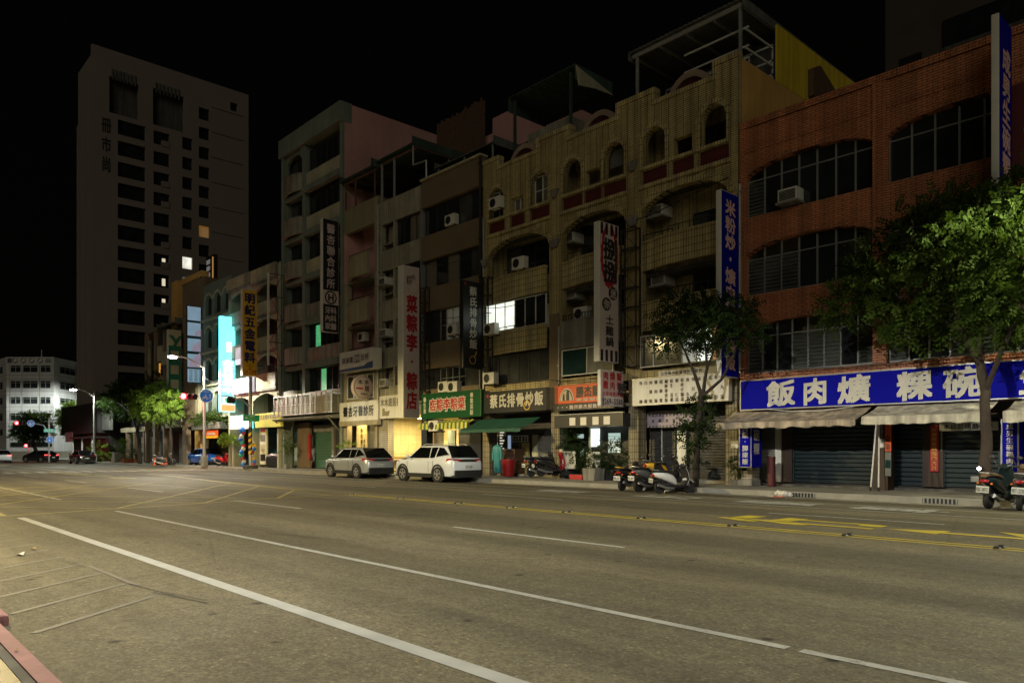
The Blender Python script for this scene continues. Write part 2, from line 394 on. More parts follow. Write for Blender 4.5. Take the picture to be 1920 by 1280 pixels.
# ================================================================== road, pavements
def asphalt():
    m, t, b = _nt('asphalt'); b.inputs['Roughness'].default_value = .8; b.inputs['Specular IOR Level'].default_value = .32
    v = _coords(t)
    big = _ramp(t, _noise(t, v, .22, 5, .6), [(.3, (.114, .098, .062)), (.7, (.156, .136, .088))])
    mid = _ramp(t, _noise(t, v, 2.1, 6, .75), [(.3, _g(.8)), (.7, _g(1.1))])
    fine = _mul(t, _ramp(t, _noise(t, v, 30, 2, .8), [(.3, _g(.5)), (.47, _g(.92)), (.58, _g(1.05)), (.74, _g(1.9))]), _ramp(t, _noise(t, v, 9, 3, .8), [(.32, _g(.72)), (.5, _g(1.)), (.68, _g(1.3))]))
    vo = t.nodes.new('ShaderNodeTexVoronoi'); vo.inputs['Scale'].default_value = 14; t.links.new(v, vo.inputs['Vector'])
    peb = _ramp(t, vo.outputs['Distance'], [(.09, _g(1.9)), (.17, _g(1.))])
    vd = t.nodes.new('ShaderNodeTexVoronoi'); vd.inputs['Scale'].default_value = 1.5; t.links.new(_coords(t, False, (1, 1, 1)), vd.inputs['Vector'])
    spots = _ramp(t, vd.outputs['Distance'], [(.05, _g(.2)), (.10, _g(1.))])
    lane = _ramp(t, _noise(t, _coords(t, False, (.02, .55, 1)), 1., 3, .5), [(.40, _g(.66)), (.60, _g(1.08))])
    crack = t.nodes.new('ShaderNodeTexVoronoi'); crack.feature = 'DISTANCE_TO_EDGE'; crack.inputs['Scale'].default_value = .16
    nv = t.nodes.new('ShaderNodeMixRGB'); nv.inputs[0].default_value = .12; t.links.new(v, nv.inputs[1])
    nn = t.nodes.new('ShaderNodeTexNoise'); nn.inputs['Scale'].default_value = 1.4; t.links.new(v, nn.inputs['Vector']); t.links.new(nn.outputs['Color'], nv.inputs[2]); t.links.new(nv.outputs[0], crack.inputs['Vector'])
    ck = _ramp(t, crack.outputs['Distance'], [(.0, _g(.78)), (.004, _g(1.))])
    oil = _ramp(t, _noise(t, _coords(t, False, (.35, 1, 1)), .9, 4, .6), [(.60, _g(1.)), (.72, _g(.72))])
    o = _mul(t, big, oil)
    for x in (mid, fine, peb, spots, lane, ck): o = _mul(t, o, x)
    t.links.new(o, b.inputs['Base Color'])
    t.links.new(_ramp(t, _noise(t, _coords(t, False, (.05, .5, 1)), 1.6, 5, .7), [(.35, _g(.68)), (.65, _g(.9))]), b.inputs['Roughness'])
    bp = t.nodes.new('ShaderNodeBump'); bp.inputs['Strength'].default_value = .6; bp.inputs['Distance'].default_value = .012
    t.links.new(_noise(t, v, 60, 2), bp.inputs['Height']); t.links.new(bp.outputs[0], b.inputs['Normal']); return m
ASPH = asphalt()
def paint(name, col, wear=.35, sc=9, thr=.5):
    """worn road paint: chipped through to the asphalt colour"""
    m, t, b = _nt(name); b.inputs['Roughness'].default_value = .7
    v = _coords(t)
    chip = _ramp(t, _noise(t, v, sc, 8, .85), [(thr - .16 - wear * .1, _g(0)), (thr - .12 + wear * .1, _g(1))])
    mx = t.nodes.new('ShaderNodeMix'); mx.data_type = 'RGBA'; t.links.new(chip, mx.inputs[0])
    mx.inputs[6].default_value = (.11, .105, .09, 1); r = t.nodes.new('ShaderNodeRGB'); r.outputs[0].default_value = tuple(col) + (1,)
    t.links.new(_mul(t, r.outputs[0], _ramp(t, _noise(t, v, 1.6, 4), [(.3, _g(.75)), (.7, _g(1.05))])), mx.inputs[7])
    t.links.new(mx.outputs[2], b.inputs['Base Color']); return m
PW = paint('road_paint_white', (.40, .40, .38), .2, 8, .40); PWT = paint('road_paint_worn', (.36, .36, .33), .6, 6, .55); PWW = paint('road_paint_faded', (.175, .17, .15), .9, 5, .84)
PY = paint('road_paint_yellow', (.46, .36, .03), .3, 8, .42); PYW = paint('road_paint_yellow_faded', (.33, .27, .07), .8, 5, .55)
mat('ground_soil', (.08, .075, .06), .9, .3, .2)
struct('ground', MB().add([(-900, -500, -.25), (500, -500, -.25), (500, 900, -.25), (-900, 900, -.25)], [(0, 1, 2, 3)]), M['ground_soil'])
KY = 21.7; KN = 1.0; PZ = .17
struct('road', MB().box(-230, 60, KN - .6, KY, -.2, 0).box(-230, -118, KY, 90, -.2, -.002).box(-230, -100, -60, KN - .6, -.2, -.002), ASPH)
mat('kerb_concrete', (.30, .29, .25), .85, .35, 1.2, bump=.3); mat('pavement_concrete', (.25, .24, .2), .85, .35, .7, bump=.2)
mat('kerb_red', (.30, .135, .14), .8, .4, 4)
q = MB(); q.box(-112, 40, KY, KY + .25, -.1, PZ)
struct('kerb', q, M['kerb_concrete'])
struct('gutter', MB().box(-112, 40, KY - .45, KY - .002, -.1, .006), M['pavement_concrete'])
pv = MB(); pv.box(-112, 40, KY + .25, D + .6, -.1, PZ - .004); pv.box(-230, 40, D + .6, D + 40, -.1, PZ - .008)
struct('pavement', pv, M['pavement_concrete'])
# near side: red kerb whose end dips to the road, pavers behind
prof = []
q = MB(); pts = [(40, .16), (-6.95, .16), (-7.12, .145), (-7.24, .09), (-7.28, .01)]
ring = lambda x, h: [(x, KN - .02, -.1), (x, KN - .02, h * .75), (x, KN - .05, h), (x, KN - .145, h + .002), (x, KN - .145, -.1)]
vs = []; fs = []
for x, h in pts: vs += ring(x, h)
for i in range(len(pts) - 1): fs += [(i * 5 + k, i * 5 + (k + 1) % 5, i * 5 + 5 + (k + 1) % 5, i * 5 + 5 + k) for k in range(5)]
q.add(vs, fs); struct('red_kerb', q, M['kerb_red'])
struct('red_kerb_end', MB().bbox(-14, -7.2, .9, 1.12, -.1, .085, .04), M['kerb_red'])
struct('near_kerb_strip', MB().box(-7.2, 40, .80, KN - .147, -.1, .152), M['concrete_dark'])
struct('near_pavement', MB().box(-100, 40, -14, .798, -.1, .148), M['paver'])
# ------------------------------------------------------------------ painted markings (4 mm sheets)
def strip(mb, x0, x1, y, wd, z=.004): mb.add([(x0, y - wd / 2, z), (x1, y - wd / 2, z), (x1, y + wd / 2, z), (x0, y + wd / 2, z)], [(0, 1, 2, 3)])
def seg(mb, a, b, wd, z=.004):
    a = Vector((a[0], a[1], z)); b = Vector((b[0], b[1], z)); n = (b - a).normalized().cross(Vector((0, 0, 1))) * wd / 2
    mb.add([a - n, b - n, b + n, a + n], [(0, 1, 2, 3)])
q = MB(); strip(q, -18.6, 30, 3.08, .15); struct('edge_line', q, PW)
q = MB()
for a, b in ((-19.2, -2.62), (-2.52, 30), (-35.5, -24.7), (-62, -60.5)): strip(q, a, b, 5.06, .1)
struct('lane_edge_line', q, PWT)
q = MB()
for k in range(-11, 3):
    x = -10.95 + 10 * k
    if -57 < x < -55: continue
    strip(q, x, x + 4, 8.58, .1)
struct('dashed_lane_line', q, PW)
q = MB()
for k in range(-9, 3): strip(q, -8.6 + 10 * k, -5.0 + 10 * k, 15.75, .1)
strip(q, -54, 30, 17.95, .1); strip(q, -48, 30, 19.65, .1)
seg(q, (-12.2, 20.2), (-11.2, 21.2), .08)
struct('far_lane_lines', q, PWT)
q = MB()
for y in (12.36, 12.62): strip(q, -21.4, 30, y, .1)
seg(q, (-21.6, 12.3), (-49, 14.7), .12); strip(q, -100, -60, 12.36, .1); strip(q, -100, -60, 12.62, .1)
struct('yellow_centre_lines', q, PY)
q = MB()
A_, B_, C_, D_ = Vector((-19.3, 2.9)), Vector((-21.7, 12.3)), Vector((-36, 13.4)), Vector((-33, 3.2))
for a, b in ((A_, B_), (B_, C_), (C_, D_), (D_, A_)): seg(q, a, b, .12)
def bil(s_, t_): return (A_ * (1 - s_) + D_ * s_) * (1 - t_) + (B_ * (1 - s_) + C_ * s_) * t_
for k in range(1, 4):
    f = k / 4
    for a, b in (((f, 0), (0, f)), ((f, 1), (1, f)), ((f, 0), (1, 1 - f)), ((f, 1), (0, 1 - f))): seg(q, bil(*a), bil(*b), .1, .008)
struct('yellow_box_junction', q, PYW)
q = MB()
for k in range(9):
    x = -6.7 - .92 * k; seg(q, (x - .05, 1.2), (x - 1.0, 2.38), .06)
seg(q, (-8.4, 2.42), (-10.2, 2.40), .05)
struct('faded_kerb_hatching', q, PWW)
q = MB()
for k in range(20): 
    y = 3. + .92 * k; q.add([(-58.6, y, .004), (-55.6, y, .004), (-55.6, y + .42, .004), (-58.6, y + .42, .004)], [(0, 1, 2, 3)])
strip(q, -54.2, -53.8, 7.5, 9.5)
struct('zebra_crossing', q, PWT)
# far-side lane lettering, read by traffic heading left: up = -X, right = +Y
q = MB()
for ch, x, y in (('行', -5.6, 13.55), ('機', 1., 13.55), ('車', 6., 13.55)): put_glyph(q, ch, (x, y, -.006), (0, 1, 0), (-1, 0, 0), 1.35, 3.2, .03)
q.add([(-5.4, 14.1, .006), (-4.5, 13.75, .006), (-4.5, 13.98, .006), (-1., 13.98, .006), (-1., 14.2, .006), (-4.5, 14.2, .006), (-4.5, 14.5, .006)], [(0, 1, 2, 3, 4, 5, 6)])
q.add([(-3.3, 14.2, .007), (-3.9, 14.95, .007), (-3.2, 14.8, .007), (-3.2, 14.95, .007), (-1., 14.95, .007), (-1., 14.75, .007), (-2.9, 14.75, .007)], [(0, 1, 2, 3, 4, 5, 6)])
struct('yellow_road_lettering', q, PY)
q = MB()
for k, ch in enumerate('禁行機車'): put_glyph(q, ch, (-44. - 4.4 * k, 12.0, -.006), (0, -1, 0), (1, 0, 0), 1.3, 3.4, .03)
struct('far_yellow_road_lettering', q, PYW)
q = MB()
for ch, x in (('慢', -2.), ('車', -5.9), ('優', -9.), ('先', -12.6), ('機', -17.)): put_glyph(q, ch, (x, 18.35, -.006), (0, 1, 0), (-1, 0, 0), 1.0, 2.3, .03)
struct('white_road_lettering', q, PWT)
# asphalt trench patch and skid marks near the kerb
mat('tar', (.035, .034, .032), .7, .4, 8)
q = MB()
seg(q, (-8.9, 2.35), (-7.35, 2.55), .014); seg(q, (-7.9, 2.42), (-7.0, 2.62), .03); seg(q, (-7.8, 2.52), (-7.15, 2.66), .012); seg(q, (-10.8, 2.28), (-10.2, 2.36), .02)
seg(q, (-12.2, 5.6), (-10.2, 6.1), .03, .003)
struct('road_cracks', q, M['tar'])
# reflective studs in pairs on the yellow line
for k in range(-2, 10):
    x = -21.3 + 2.45 * k if k > 0 else None
xs = [gnd(u, v)[0] for u, v in ((640, 928), (731, 936), (842, 945), (942, 953), (1058, 961), (1196, 973), (1376, 986), (1600, 1002), (1885, 1024))]
studs = ['at the far end of the double yellow line', 'second from the far end of the double yellow line', 'third from the far end of the yellow line', 'beyond the white lane dash', 'behind the near end of the white lane dash', 'before the row of parked scooters', 'by the left end of the yellow road lettering', 'between the yellow lettering and the yellow arrow', 'at the right edge of the view on the yellow line']
st0 = None
for x, lb in zip(xs, studs):
    if st0 is None:
        st = thing('road_stud_pair', '', 'road stud', (x, 12.49, .008), 'road studs along the yellow line'); st.scale = (.75, .8, .8)
        for dy in (-.13, .13):
            o = MB().prism([(x - .055, .008), (x + .055, .008), (x + .03, .05), (x - .03, .05)], 'y', 12.49 + dy - .05, 12.49 + dy + .05).build('stud', M['black_metal'], st)
            MB().box(x + .046, x + .058, 12.49 + dy - .04, 12.49 + dy + .04, .016, .03).build('reflector', M['white_paint'], o)
        st0 = st
    else:
        st = copy_tree(st0); st.location = (x, 12.49, .008); OFF[st.name] = (x, 12.49, .008)
    st['label'] = 'small dark road stud pair ' + lb
# ================================================================== street lamps (each carries its own light)
def street_lamp(x, y, z, arm, label, colr, power, group=None, r=.075, lens=None, spread=165, base=True, dxa=0.):
    """arm = signed reach in y from the pole to the lamp head"""
    t = thing('street_lamp', label, 'street lamp', (x, y, PZ), group)
    q = MB().tube([(x, y, PZ), (x, y, PZ + 1.), (x, y, z + .1)], [r * 1.25, r * 1.1, r * .8], 12)
    o = q.build('pole', M['galvanised'], t, True)
    if base:
        MB().bbox(x - .22, x + .22, y - .22, y + .22, PZ, PZ + .9, .06).build('base_box', M['galvanised'], t)
    pts = [(x + dxa * s_, y + arm * s_, z - .45 + .75 * math.sin(s_ * 1.75)) for s_ in [k / 8 for k in range(9)]]
    MB().tube(pts, [r * .6] * 9, 8).build('arm', M['galvanised'], t, True)
    hx, hy, hz = pts[-1]; sg = 1 if arm > 0 else -1
    MB().ball((hx, hy + sg * .25, hz + .02), (.16, .42, .09), 8).build('lamp_head', M['galvanised'], t, True)
    ln = MB().ball((hx, hy + sg * .28, hz - .06), (.2, .34, .12), 8).build('lamp_lens', glow(lens or 'lens_on', colr, 60), t, True)
    L = bpy.data.lights.new('street_light', 'SPOT'); L.energy = power; L.color = colr; L.shadow_soft_size = .18
    L.spot_size = math.radians(spread); L.spot_blend = .25
    # batwing optics of a road luminaire: intensity rises away from straight down
    L.use_nodes = True; lt = L.node_tree; em = lt.nodes['Emission']
    tc = lt.nodes.new('ShaderNodeTexCoord'); sp = lt.nodes.new('ShaderNodeSeparateXYZ'); lt.links.new(tc.outputs['Normal'], sp.inputs[0])
    ab = lt.nodes.new('ShaderNodeMath'); ab.operation = 'ABSOLUTE'; lt.links.new(sp.outputs[2], ab.inputs[0])
    mx = lt.nodes.new('ShaderNodeMath'); mx.operation = 'MAXIMUM'; mx.inputs[1].default_value = .22; lt.links.new(ab.outputs[0], mx.inputs[0])
    pw = lt.nodes.new('ShaderNodeMath'); pw.operation = 'POWER'; pw.inputs[1].default_value = -1.35; lt.links.new(mx.outputs[0], pw.inputs[0]); lt.links.new(pw.outputs[0], em.inputs['Strength'])
    lo = bpy.data.objects.new('street_light', L); C.objects.link(lo); lo.parent = t
    lo.location = (hx - x, hy + sg * .28 - y, hz - .2 - PZ)
    return t
WARM = (1., .77, .34); NEUT = (1., .97, .84); COOL = (.93, 1., .90)
street_lamp(-9.5, -.7, 9.2, 2.6, 'tall street lamp on the near pavement beside the hatched kerb, arm over the near lane', NEUT, 4000, lens='lens_neutral', spread=166)
street_lamp(-34, -.7, 9.5, 3.0, 'tall street lamp on the near pavement by the yellow box junction', WARM, 7200, lens='lens_warm', spread=166)
street_lamp(9, -.7, 9.2, 2.6, 'tall street lamp on the near pavement, right of the view', NEUT, 1700, lens='lens_neutral', spread=166)
street_lamp(-1.2, 22.3, 8.6, -1.6, 'street lamp on the far pavement just right of the big leaning tree', (1., .97, .66), 2600, lens='lens_cool')
street_lamp(-59.6, 22.05, 8.3, -2.1, 'lit white street lamp on a grey pole beside the round blue sign', (1., .95, .74), 4800, lens='lens_white', r=.11)
street_lamp(-91.8, 22.05, 7.75, -1.75, 'lit street lamp in front of the black podium, left of the trees', (.95, 1., .86), 2400, lens='lens_white', r=.11)
street_lamp(-141, 38, 15, -2., 'unseen tall lamp added behind the black podium to light the pale office block', COOL, 16000, lens='lens_cool', spread=176)  # unseen lamp added behind the tower so the office block is lit
# ================================================================== air conditioners
def ac_split(x, y, z, label, w=.82, h=.56, col=None, group='air conditioner units on the facades', rz=0.):
    t = thing('air_conditioner', label, 'air conditioner', (x, y, z), group, rz, local=True)
    o = MB().bbox(-w / 2, w / 2, -.16, .16, 0, h, .02).build('casing', col or M['white_paint'], t)
    f = MB(); f.lathe([(.21, 0), (.21, -.012), (.17, -.02), (.0, -.02)], -w * .14, -.16, h / 2, 16, 'y')
    f.build('fan_grille', M['black_metal'], t)
    b = MB(); b.box(-w / 2 + .06, -w / 2 + .1, -.12, .4, -.06, 0).box(w / 2 - .1, w / 2 - .06, -.12, .4, -.06, 0).build('bracket', M['rust_metal'], t)
    return t
def ac_window(x, y, z, label, w=.68, h=.44, group='air conditioner units on the facades'):
    t = thing('window_air_conditioner', label, 'air conditioner', (x, y, z), group, 0, True)
    b = MB().box(-w / 2, w / 2, -.42, .3, 0, h); b.build('casing', M['white_paint'], t)
    g = MB()
    for k in range(7): g.box(-w / 2 + .05, w / 2 - .05, -.435, -.421, .05 + k * (h - .1) / 7, .05 + (k + .6) * (h - .1) / 7)
    g.build('grille', M['black_metal'], t)
    MB().box(-w / 2 - .06, w / 2 + .06, -.48, .1, -.07, 0).build('shelf', M['concrete'], t); return t
# ================================================================== building: three tiled bays
def corbel(b, x, z, m, w=.62):
    q = MB(); q.prism([(x - w / 2, z + .2), (x + w / 2, z + .2), (x + w / 2 - .1, z), (x + w / 2 - .16, z - .16), (x - w / 2 + .16, z - .16), (x - w / 2 + .1, z)], 'y', D - .14, D + .1)
    return q.build('corbel', m, b)
J = thing('tiled_apartment_building', 'beige tiled building of three bays with round arched top windows over dark red panels', 'building', (-21.7, D, 0))
JX = [-28.88, -23.8, -19.35, -14.58]
bt = M['tile_beige']; bg_ = M['tile_grid']
out = [(JX[0], 3.1)]
holes = []
def part(b, name, m, fn):
    q = MB(); fn(q); return q.build(name, m, b)
top = []
for i in range(3):
    a, b = JX[i], JX[i + 1]; cx = (a + b) / 2; n0, n1 = cx - 1.33, cx + 1.33
    top += [(a, 15.82), (n0, 15.82), (n0, 15.3), (n1, 15.3), (n1, 15.82), (b, 15.82)]
    cope = MB()
    soldier(cope, a + .005, n0 - .16, 15.7, 15.9, D - .05, D + .33, .1); soldier(cope, n1 + .16, b - .005, 15.7, 15.9, D - .05, D + .33, .1)
    soldier(cope, n0 - .14, n1 + .14, 15.2, 15.38, D - .055, D + .32, .1)
    cope.box(n0 - .15, n0 + .02, D - .05, D + .33, 15.39, 15.9).box(n1 - .02, n1 + .15, D - .05, D + .33, 15.39, 15.9)
    cope.build('parapet_coping', M['tile_grid'], J)
    a1, b1 = a + .42, b - .38
    for x0, x1 in ((a1 + .08, a1 + 1.16), (b1 - 1.2, b1 - .1)):
        holes.append(arch(x0, x1, 12.86, 13.74, 14.3)); arcs = MB(); arch_trim(arcs, x0, x1, 13.74, 14.3, D - .05, D + .05, .2)
        for xx in (x0 - .14, x1): arcs.box(xx, xx + .14, D - .045, D + .05, 12.87, 13.74)
        arcs.build('arch_trim', M['tile_grid'], J)
    m0, m1 = cx - .42, cx + .42; holes.append(rect(m0, m1, 12.86, 13.55))
    for x0, x1 in ((a1, a1 + 1.22), (m0 - .08, m1 + .08), (b1 - 1.28, b1)):
        holes.append(rect(x0, x1, 12.14, 12.70)); MB().box(x0, x1, D + .1, D + .2, 12.14, 12.70).build('red_panel', M['red_panel'], J)
    part(J, 'sill_course', M['tile_grid'], lambda q: soldier(q, a1 - .02, b1 + .02, 12.72, 12.85, D - .07, D + .1)); part(J, 'band_course', M['tile_grid'], lambda q: soldier(q, a1 - .12, b1 + .1, 11.97, 12.12, D - .08, D + .1))
    holes.append(arch(a + .42, b - .4, 4.62, 10.86, 11.66, 18)); part(J, 'arch_trim', M['tile_grid'], lambda q: arch_trim(q, a + .42, b - .4, 10.86, 11.66, D - .06, D + .05, .26))
outer = [(JX[0], 4.3), (JX[3], 4.3)] + top[::-1]
MB().holed(outer, holes, D, D + .3).build('facade_wall', bt, J)
bd = MB().box(JX[0] + .01, JX[3] - .01, D + 1.25, D + 14, 3.4, 15.2).box(JX[0] + .01, JX[3] - .01, D + 3.4, D + 14, 0, 3.4)
bd.box(JX[0] + .01, JX[0] + .2, D + .3, D + 1.25, 3.4, 15.2)
for x in JX[1:3]: bd.box(x - .12, x + .12, D + .3, D + 1.25, 3.4, 15.2)
bd.build('building_body', bt, J)
sw = MB().box(JX[3] - .008, JX[3] + .012, D + .3, D + 14, 9, 15.72); sw.box(JX[3] - .19, JX[3] - .01, D + .3, D + 6.5, 15.2, 15.7)
sw.build('side_wall', M['plaster_tan'], J)
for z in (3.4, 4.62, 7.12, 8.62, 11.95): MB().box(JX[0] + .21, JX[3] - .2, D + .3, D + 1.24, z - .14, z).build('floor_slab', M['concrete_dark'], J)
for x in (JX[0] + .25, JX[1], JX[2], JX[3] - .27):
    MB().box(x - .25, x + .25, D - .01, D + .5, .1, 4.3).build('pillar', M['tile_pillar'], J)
for x in (JX[1], JX[2]): corbel(J, x, 10.75, M['concrete']); corbel(J, x, 13.0, M['concrete'], .5)
corbel(J, JX[0] + .2, 10.75, M['concrete'], .5)
# upper loggia windows seen through the arches
for i, (a, b) in enumerate(zip(JX[:-1], JX[1:])):
    cx = (a + b) / 2; a1, b1 = a + .42, b - .38
    if i == 0:
        window(J, a1 + .12, a1 + 1.1, 12.88, 14.2, D + .26, 2, M['frame_white'], nz=2); window(J, b1 - 1.16, b1 - .14, 12.88, 14.2, D + .26, 2, M['frame_white'], nz=2)
        window(J, cx - .4, cx + .4, 12.88, 13.53, D + .26, 2, M['frame_white'])
    elif i == 1: window(J, a1 + .2, b1 - .2, 12.9, 13.5, D + 1.23, 5, M['frame_white']); MB().box(b1 - 1.2, b1 - .12, D + .4, D + .5, 13.45, 14.2).build('awning_board', M['sheet_grey'], J)
    else: window(J, a1 + .9, b1 - .2, 12.9, 14.1, D + 1.23, 4)
a, b = JX[0] + .42, JX[1] - .4
balcony_wall(J, a, b, 8.66, 9.78, bg_, .28, 1); balcony_wall(J, a, b, 6.1, 7.12, bg_, .28, 1)
window(J, a + .1, b - .1, 9.9, 11.6, D + 1.23, 4); railing(J, a + 1.3, b - .1, 9.85, 10.15, D - .1, M['black_metal'], .35)
glow('room_white', (.93, 1., .86), 1.15, patt=.25, sc=3)
window(J, a + .02, b - .02, 7.2, 8.6, D - .12, 6, M['frame_white'], M['glass_dark'], lit={0: M['room_white'], 1: M['room_white'], 2: M['room_white']})
railing(J, a + .6, b - .1, 7.15, 7.38, D - .22, M['black_metal'], .5)
window(J, a, b, 4.66, 6.08, D + .12, 6, M['frame_dark'], M['glass_grey'])
a, b = JX[1] + .42, JX[2] - .4
balcony_wall(J, a, b, 8.66, 9.78, bg_, .28, 1); balcony_wall(J, a, b, 5.95, 7.1, M['concrete'], .1, 2)
window(J, a + .1, b - .1, 10., 11.6, D + 1.23, 4); window(J, b - 1.9, b - .2, 7.2, 8.5, D + 1.23, 3, M['frame_white'])
railing(J, a + .4, b - .1, 9.85, 10.15, D - .1, M['black_metal'], .35); railing(J, a + .1, b - .1, 7.1, 7.45, D - .04, M['black_metal'], .16)
window(J, a + .05, b - .6, 4.72, 5.9, D - .03, 2, M['frame_white'], M['glass_teal'], lit={1: M['sheet_grey']})
a, b = JX[2] + .42, JX[3] - .4
balcony_wall(J, a, b, 8.66, 9.78, bg_, .3, 1); balcony_wall(J, a, b, 6.2, 7.3, bg_, .3, 1)
for z in (9.75, 7.35): window(J, b - 2.3, b - .3, z, z + 1.1, D + 1.23, 3); railing(J, b - 2.6, b - .05, z + .1, z + .42, D - .14, M['black_metal'], .5)
railing(J, a + .1, a + 1.5, 9.85, 10.1, D - .02, M['black_metal'], .4)
glow('room_orange', (1., .42, .12), .35, patt=.5, sc=4)
window(J, a - .02, b + .05, 4.74, 6.02, D - .05, 6, M['frame_white'], M['glass_grey'], lit={4: M['room_white'], 5: M['room_orange'], 3: glow('room_pale', (.9, .95, .8), .3, patt=.3)})
for x, z0, z1 in ((JX[0] + .12, 4.4, 13.), (JX[1] + .27, 4.4, 7.)): pipe(J, x, D - .06, z0, z1, M['galvanised'], .045)
ox = MB().box(-24.12, -23.55, D - .08, D - .012, 3.2, 7.6); ox.build('dark_duct', M['brown_panel'], J)
# decorative half rings on the parapet
for i, (a, b) in enumerate(zip(JX[:-1], JX[1:])):
    cx = (a + b) / 2; y0 = D + .45
    def half(r0, r1, h0, h1, ya, yb):
        n = 16; o = [(cx + r1 * math.cos(math.pi * k / n), 15.2 + h1 * math.sin(math.pi * k / n)) for k in range(n + 1)]
        ii = [(cx + r0 * math.cos(math.pi * k / n), 15.2 + h0 * math.sin(math.pi * k / n)) for k in range(n + 1)][::-1]
        return MB().holed(o + ii, [], ya, yb) if r0 else MB().prism(o, 'y', ya, yb)
    half(.78, 1.02, .74, .98, y0 - .05, y0 + .35).build('ring_ornament', M['ring_stone'], J)
    half(0, .78, 0, .74, y0 + .08, y0 + .3).build('ring_infill', M['red_panel'], J)
    half(.26, .42, .26, .4, y0 - .02, y0 + .06).build('inner_ring', M['ring_stone'], J)
# roof shelters
def roof_sheet(b, x0, x1, y0, y1, z0, z1, m, name='roof_sheet', pitch=.22):
    """corrugated sheet, z0 at y0 to z1 at y1"""
    q = MB(); n = max(2, int((x1 - x0) / pitch) * 2); vs = []
    for k in range(n + 1):
        x = x0 + (x1 - x0) * k / n; dz = .035 * (k % 2)
        vs += [(x, y0, z0 + dz), (x, y1, z1 + dz), (x, y0, z0 + dz - .05), (x, y1, z1 + dz - .05)]
    fs = []
    for k in range(n):
        i, j = 4 * k, 4 * k + 4
        fs += [(i, j, j + 1, i + 1), (i + 3, j + 3, j + 2, i + 2), (i, i + 2, j + 2, j), (i + 1, j + 1, j + 3, i + 3)]
    q.add(vs, fs); q.box(x0 - .03, x0, y0, y1, min(z0, z1) - .12, max(z0, z1) + .02).box(x1, x1 + .03, y0, y1, min(z0, z1) - .12, max(z0, z1) + .02)
    return q.build(name, m, b)
S1 = thing('roof_shelter', 'grey metal roof shelter on posts over the terrace beside the yellow roof shed', 'shelter', (-17.3, D + .6, 15.2))
roof_sheet(S1, -20., -14.7, D + .5, D + 11, 18.1, 17.9, M['sheet_grey'])
for x in (-19.7, -14.9): MB().box(x - .05, x + .05, D + .65, D + .75, 15.2, 18.).build('post', M['galvanised'], S1)
q = MB().box(-19.9, -14.8, D + .62, D + .7, 17.85, 18.02)
for k in range(5): q.box(-19.8 + k * 1.25, -19.72 + k * 1.25, D + .7, D + 10.9, 17.8, 17.9)
q.build('beam', M['galvanised'], S1)
q = MB()
for y, x0 in ((D + 2.8, -19.8),):
    for z in (16., 16.55, 17.15): q.box(x0, -14.75, y, y + .05, z, z + .08)
    for k in range(6): q.box(x0 + k, x0 + k + .05, y, y + .05, 15.2, 17.2)
for z in (16.05, 16.5, 17.2): q.box(-17.6, -14.75, D + 1.0, D + 1.05, z, z + .07)
q.box(-14.75, -14.7, D + .75, D + 2.75, 16.3, 16.37).box(-14.75, -14.7, D + .75, D + 2.75, 17., 17.07)
q.build('railing', M['frame_white'], S1)
S2 = thing('roof_shed', 'bright yellow metal roof shed with a sloping top above the tan side wall', 'shed', (-14.6, D + 6, 15.7))
yy = [D + 2.8, D + 10.2, D + 11.2, D + 11.9]; zz = [17.92, 17.95, 17.2, 15.75]
MB().prism([(yy[0], 15.7)] + list(zip(yy, zz)), 'x', -14.64, -14.56).build('sheet_wall', M['sheet_yellow'], S2)
MB().box(-19.6, -14.65, D + 3.4, D + 11.9, 15.2, 17.75).build('shed_body', M['sheet_grey'], S2)
MB().prism([(D + 5.3, 15.9), (D + 5.3, 17.), (D + 5.9, 17.3), (D + 8.6, 16.2), (D + 8.6, 15.9)], 'x', -14.55, -14.3).build('stair_hood', M['rust_metal'], S2)
S3 = thing('roof_shelter', 'small dark green roof shelter with a pale end gable above the left tiled bay', 'shelter', (-26, D + 2, 15.2))
roof_sheet(S3, -28.6, -24., D + 1.5, D + 4.2, 19.5, 18.9, M['corrugated_green'])
MB().prism([(D + 1.5, 19.4), (D + 4.2, 18.85), (D + 2.9, 18.75), (D + 1.7, 18.55)], 'x', -23.96, -23.9).build('gable', M['plaster_cream'], S3)
for x in (-28.3, -24.4): MB().box(x - .06, x + .06, D + 1.6, D + 1.72, 15.2, 19.3).build('post', M['corrugated_green'], S3)
MB().box(-27.9, -24.9, D + 2.2, D + 4.2, 15.2, 17.6).build('stair_box', M['tile_pale'], S3)
S4 = thing('rooftop_room', 'pale plastered rooftop room with a parapet behind the left tiled bay', 'rooftop room', (-34, D + 8, 15))
q = MB().box(-38.6, -35.6, D + 7, D + 12, 15, 21.6).box(-35.6, -31., D + 6.5, D + 12, 15, 22.2); q.build('wall', M['plaster_pink'], S4)
MB().box(-34.4, -32., D + 6.44, D + 6.499, 19.3, 19.8).build('window', M['glass_dark'], S4)
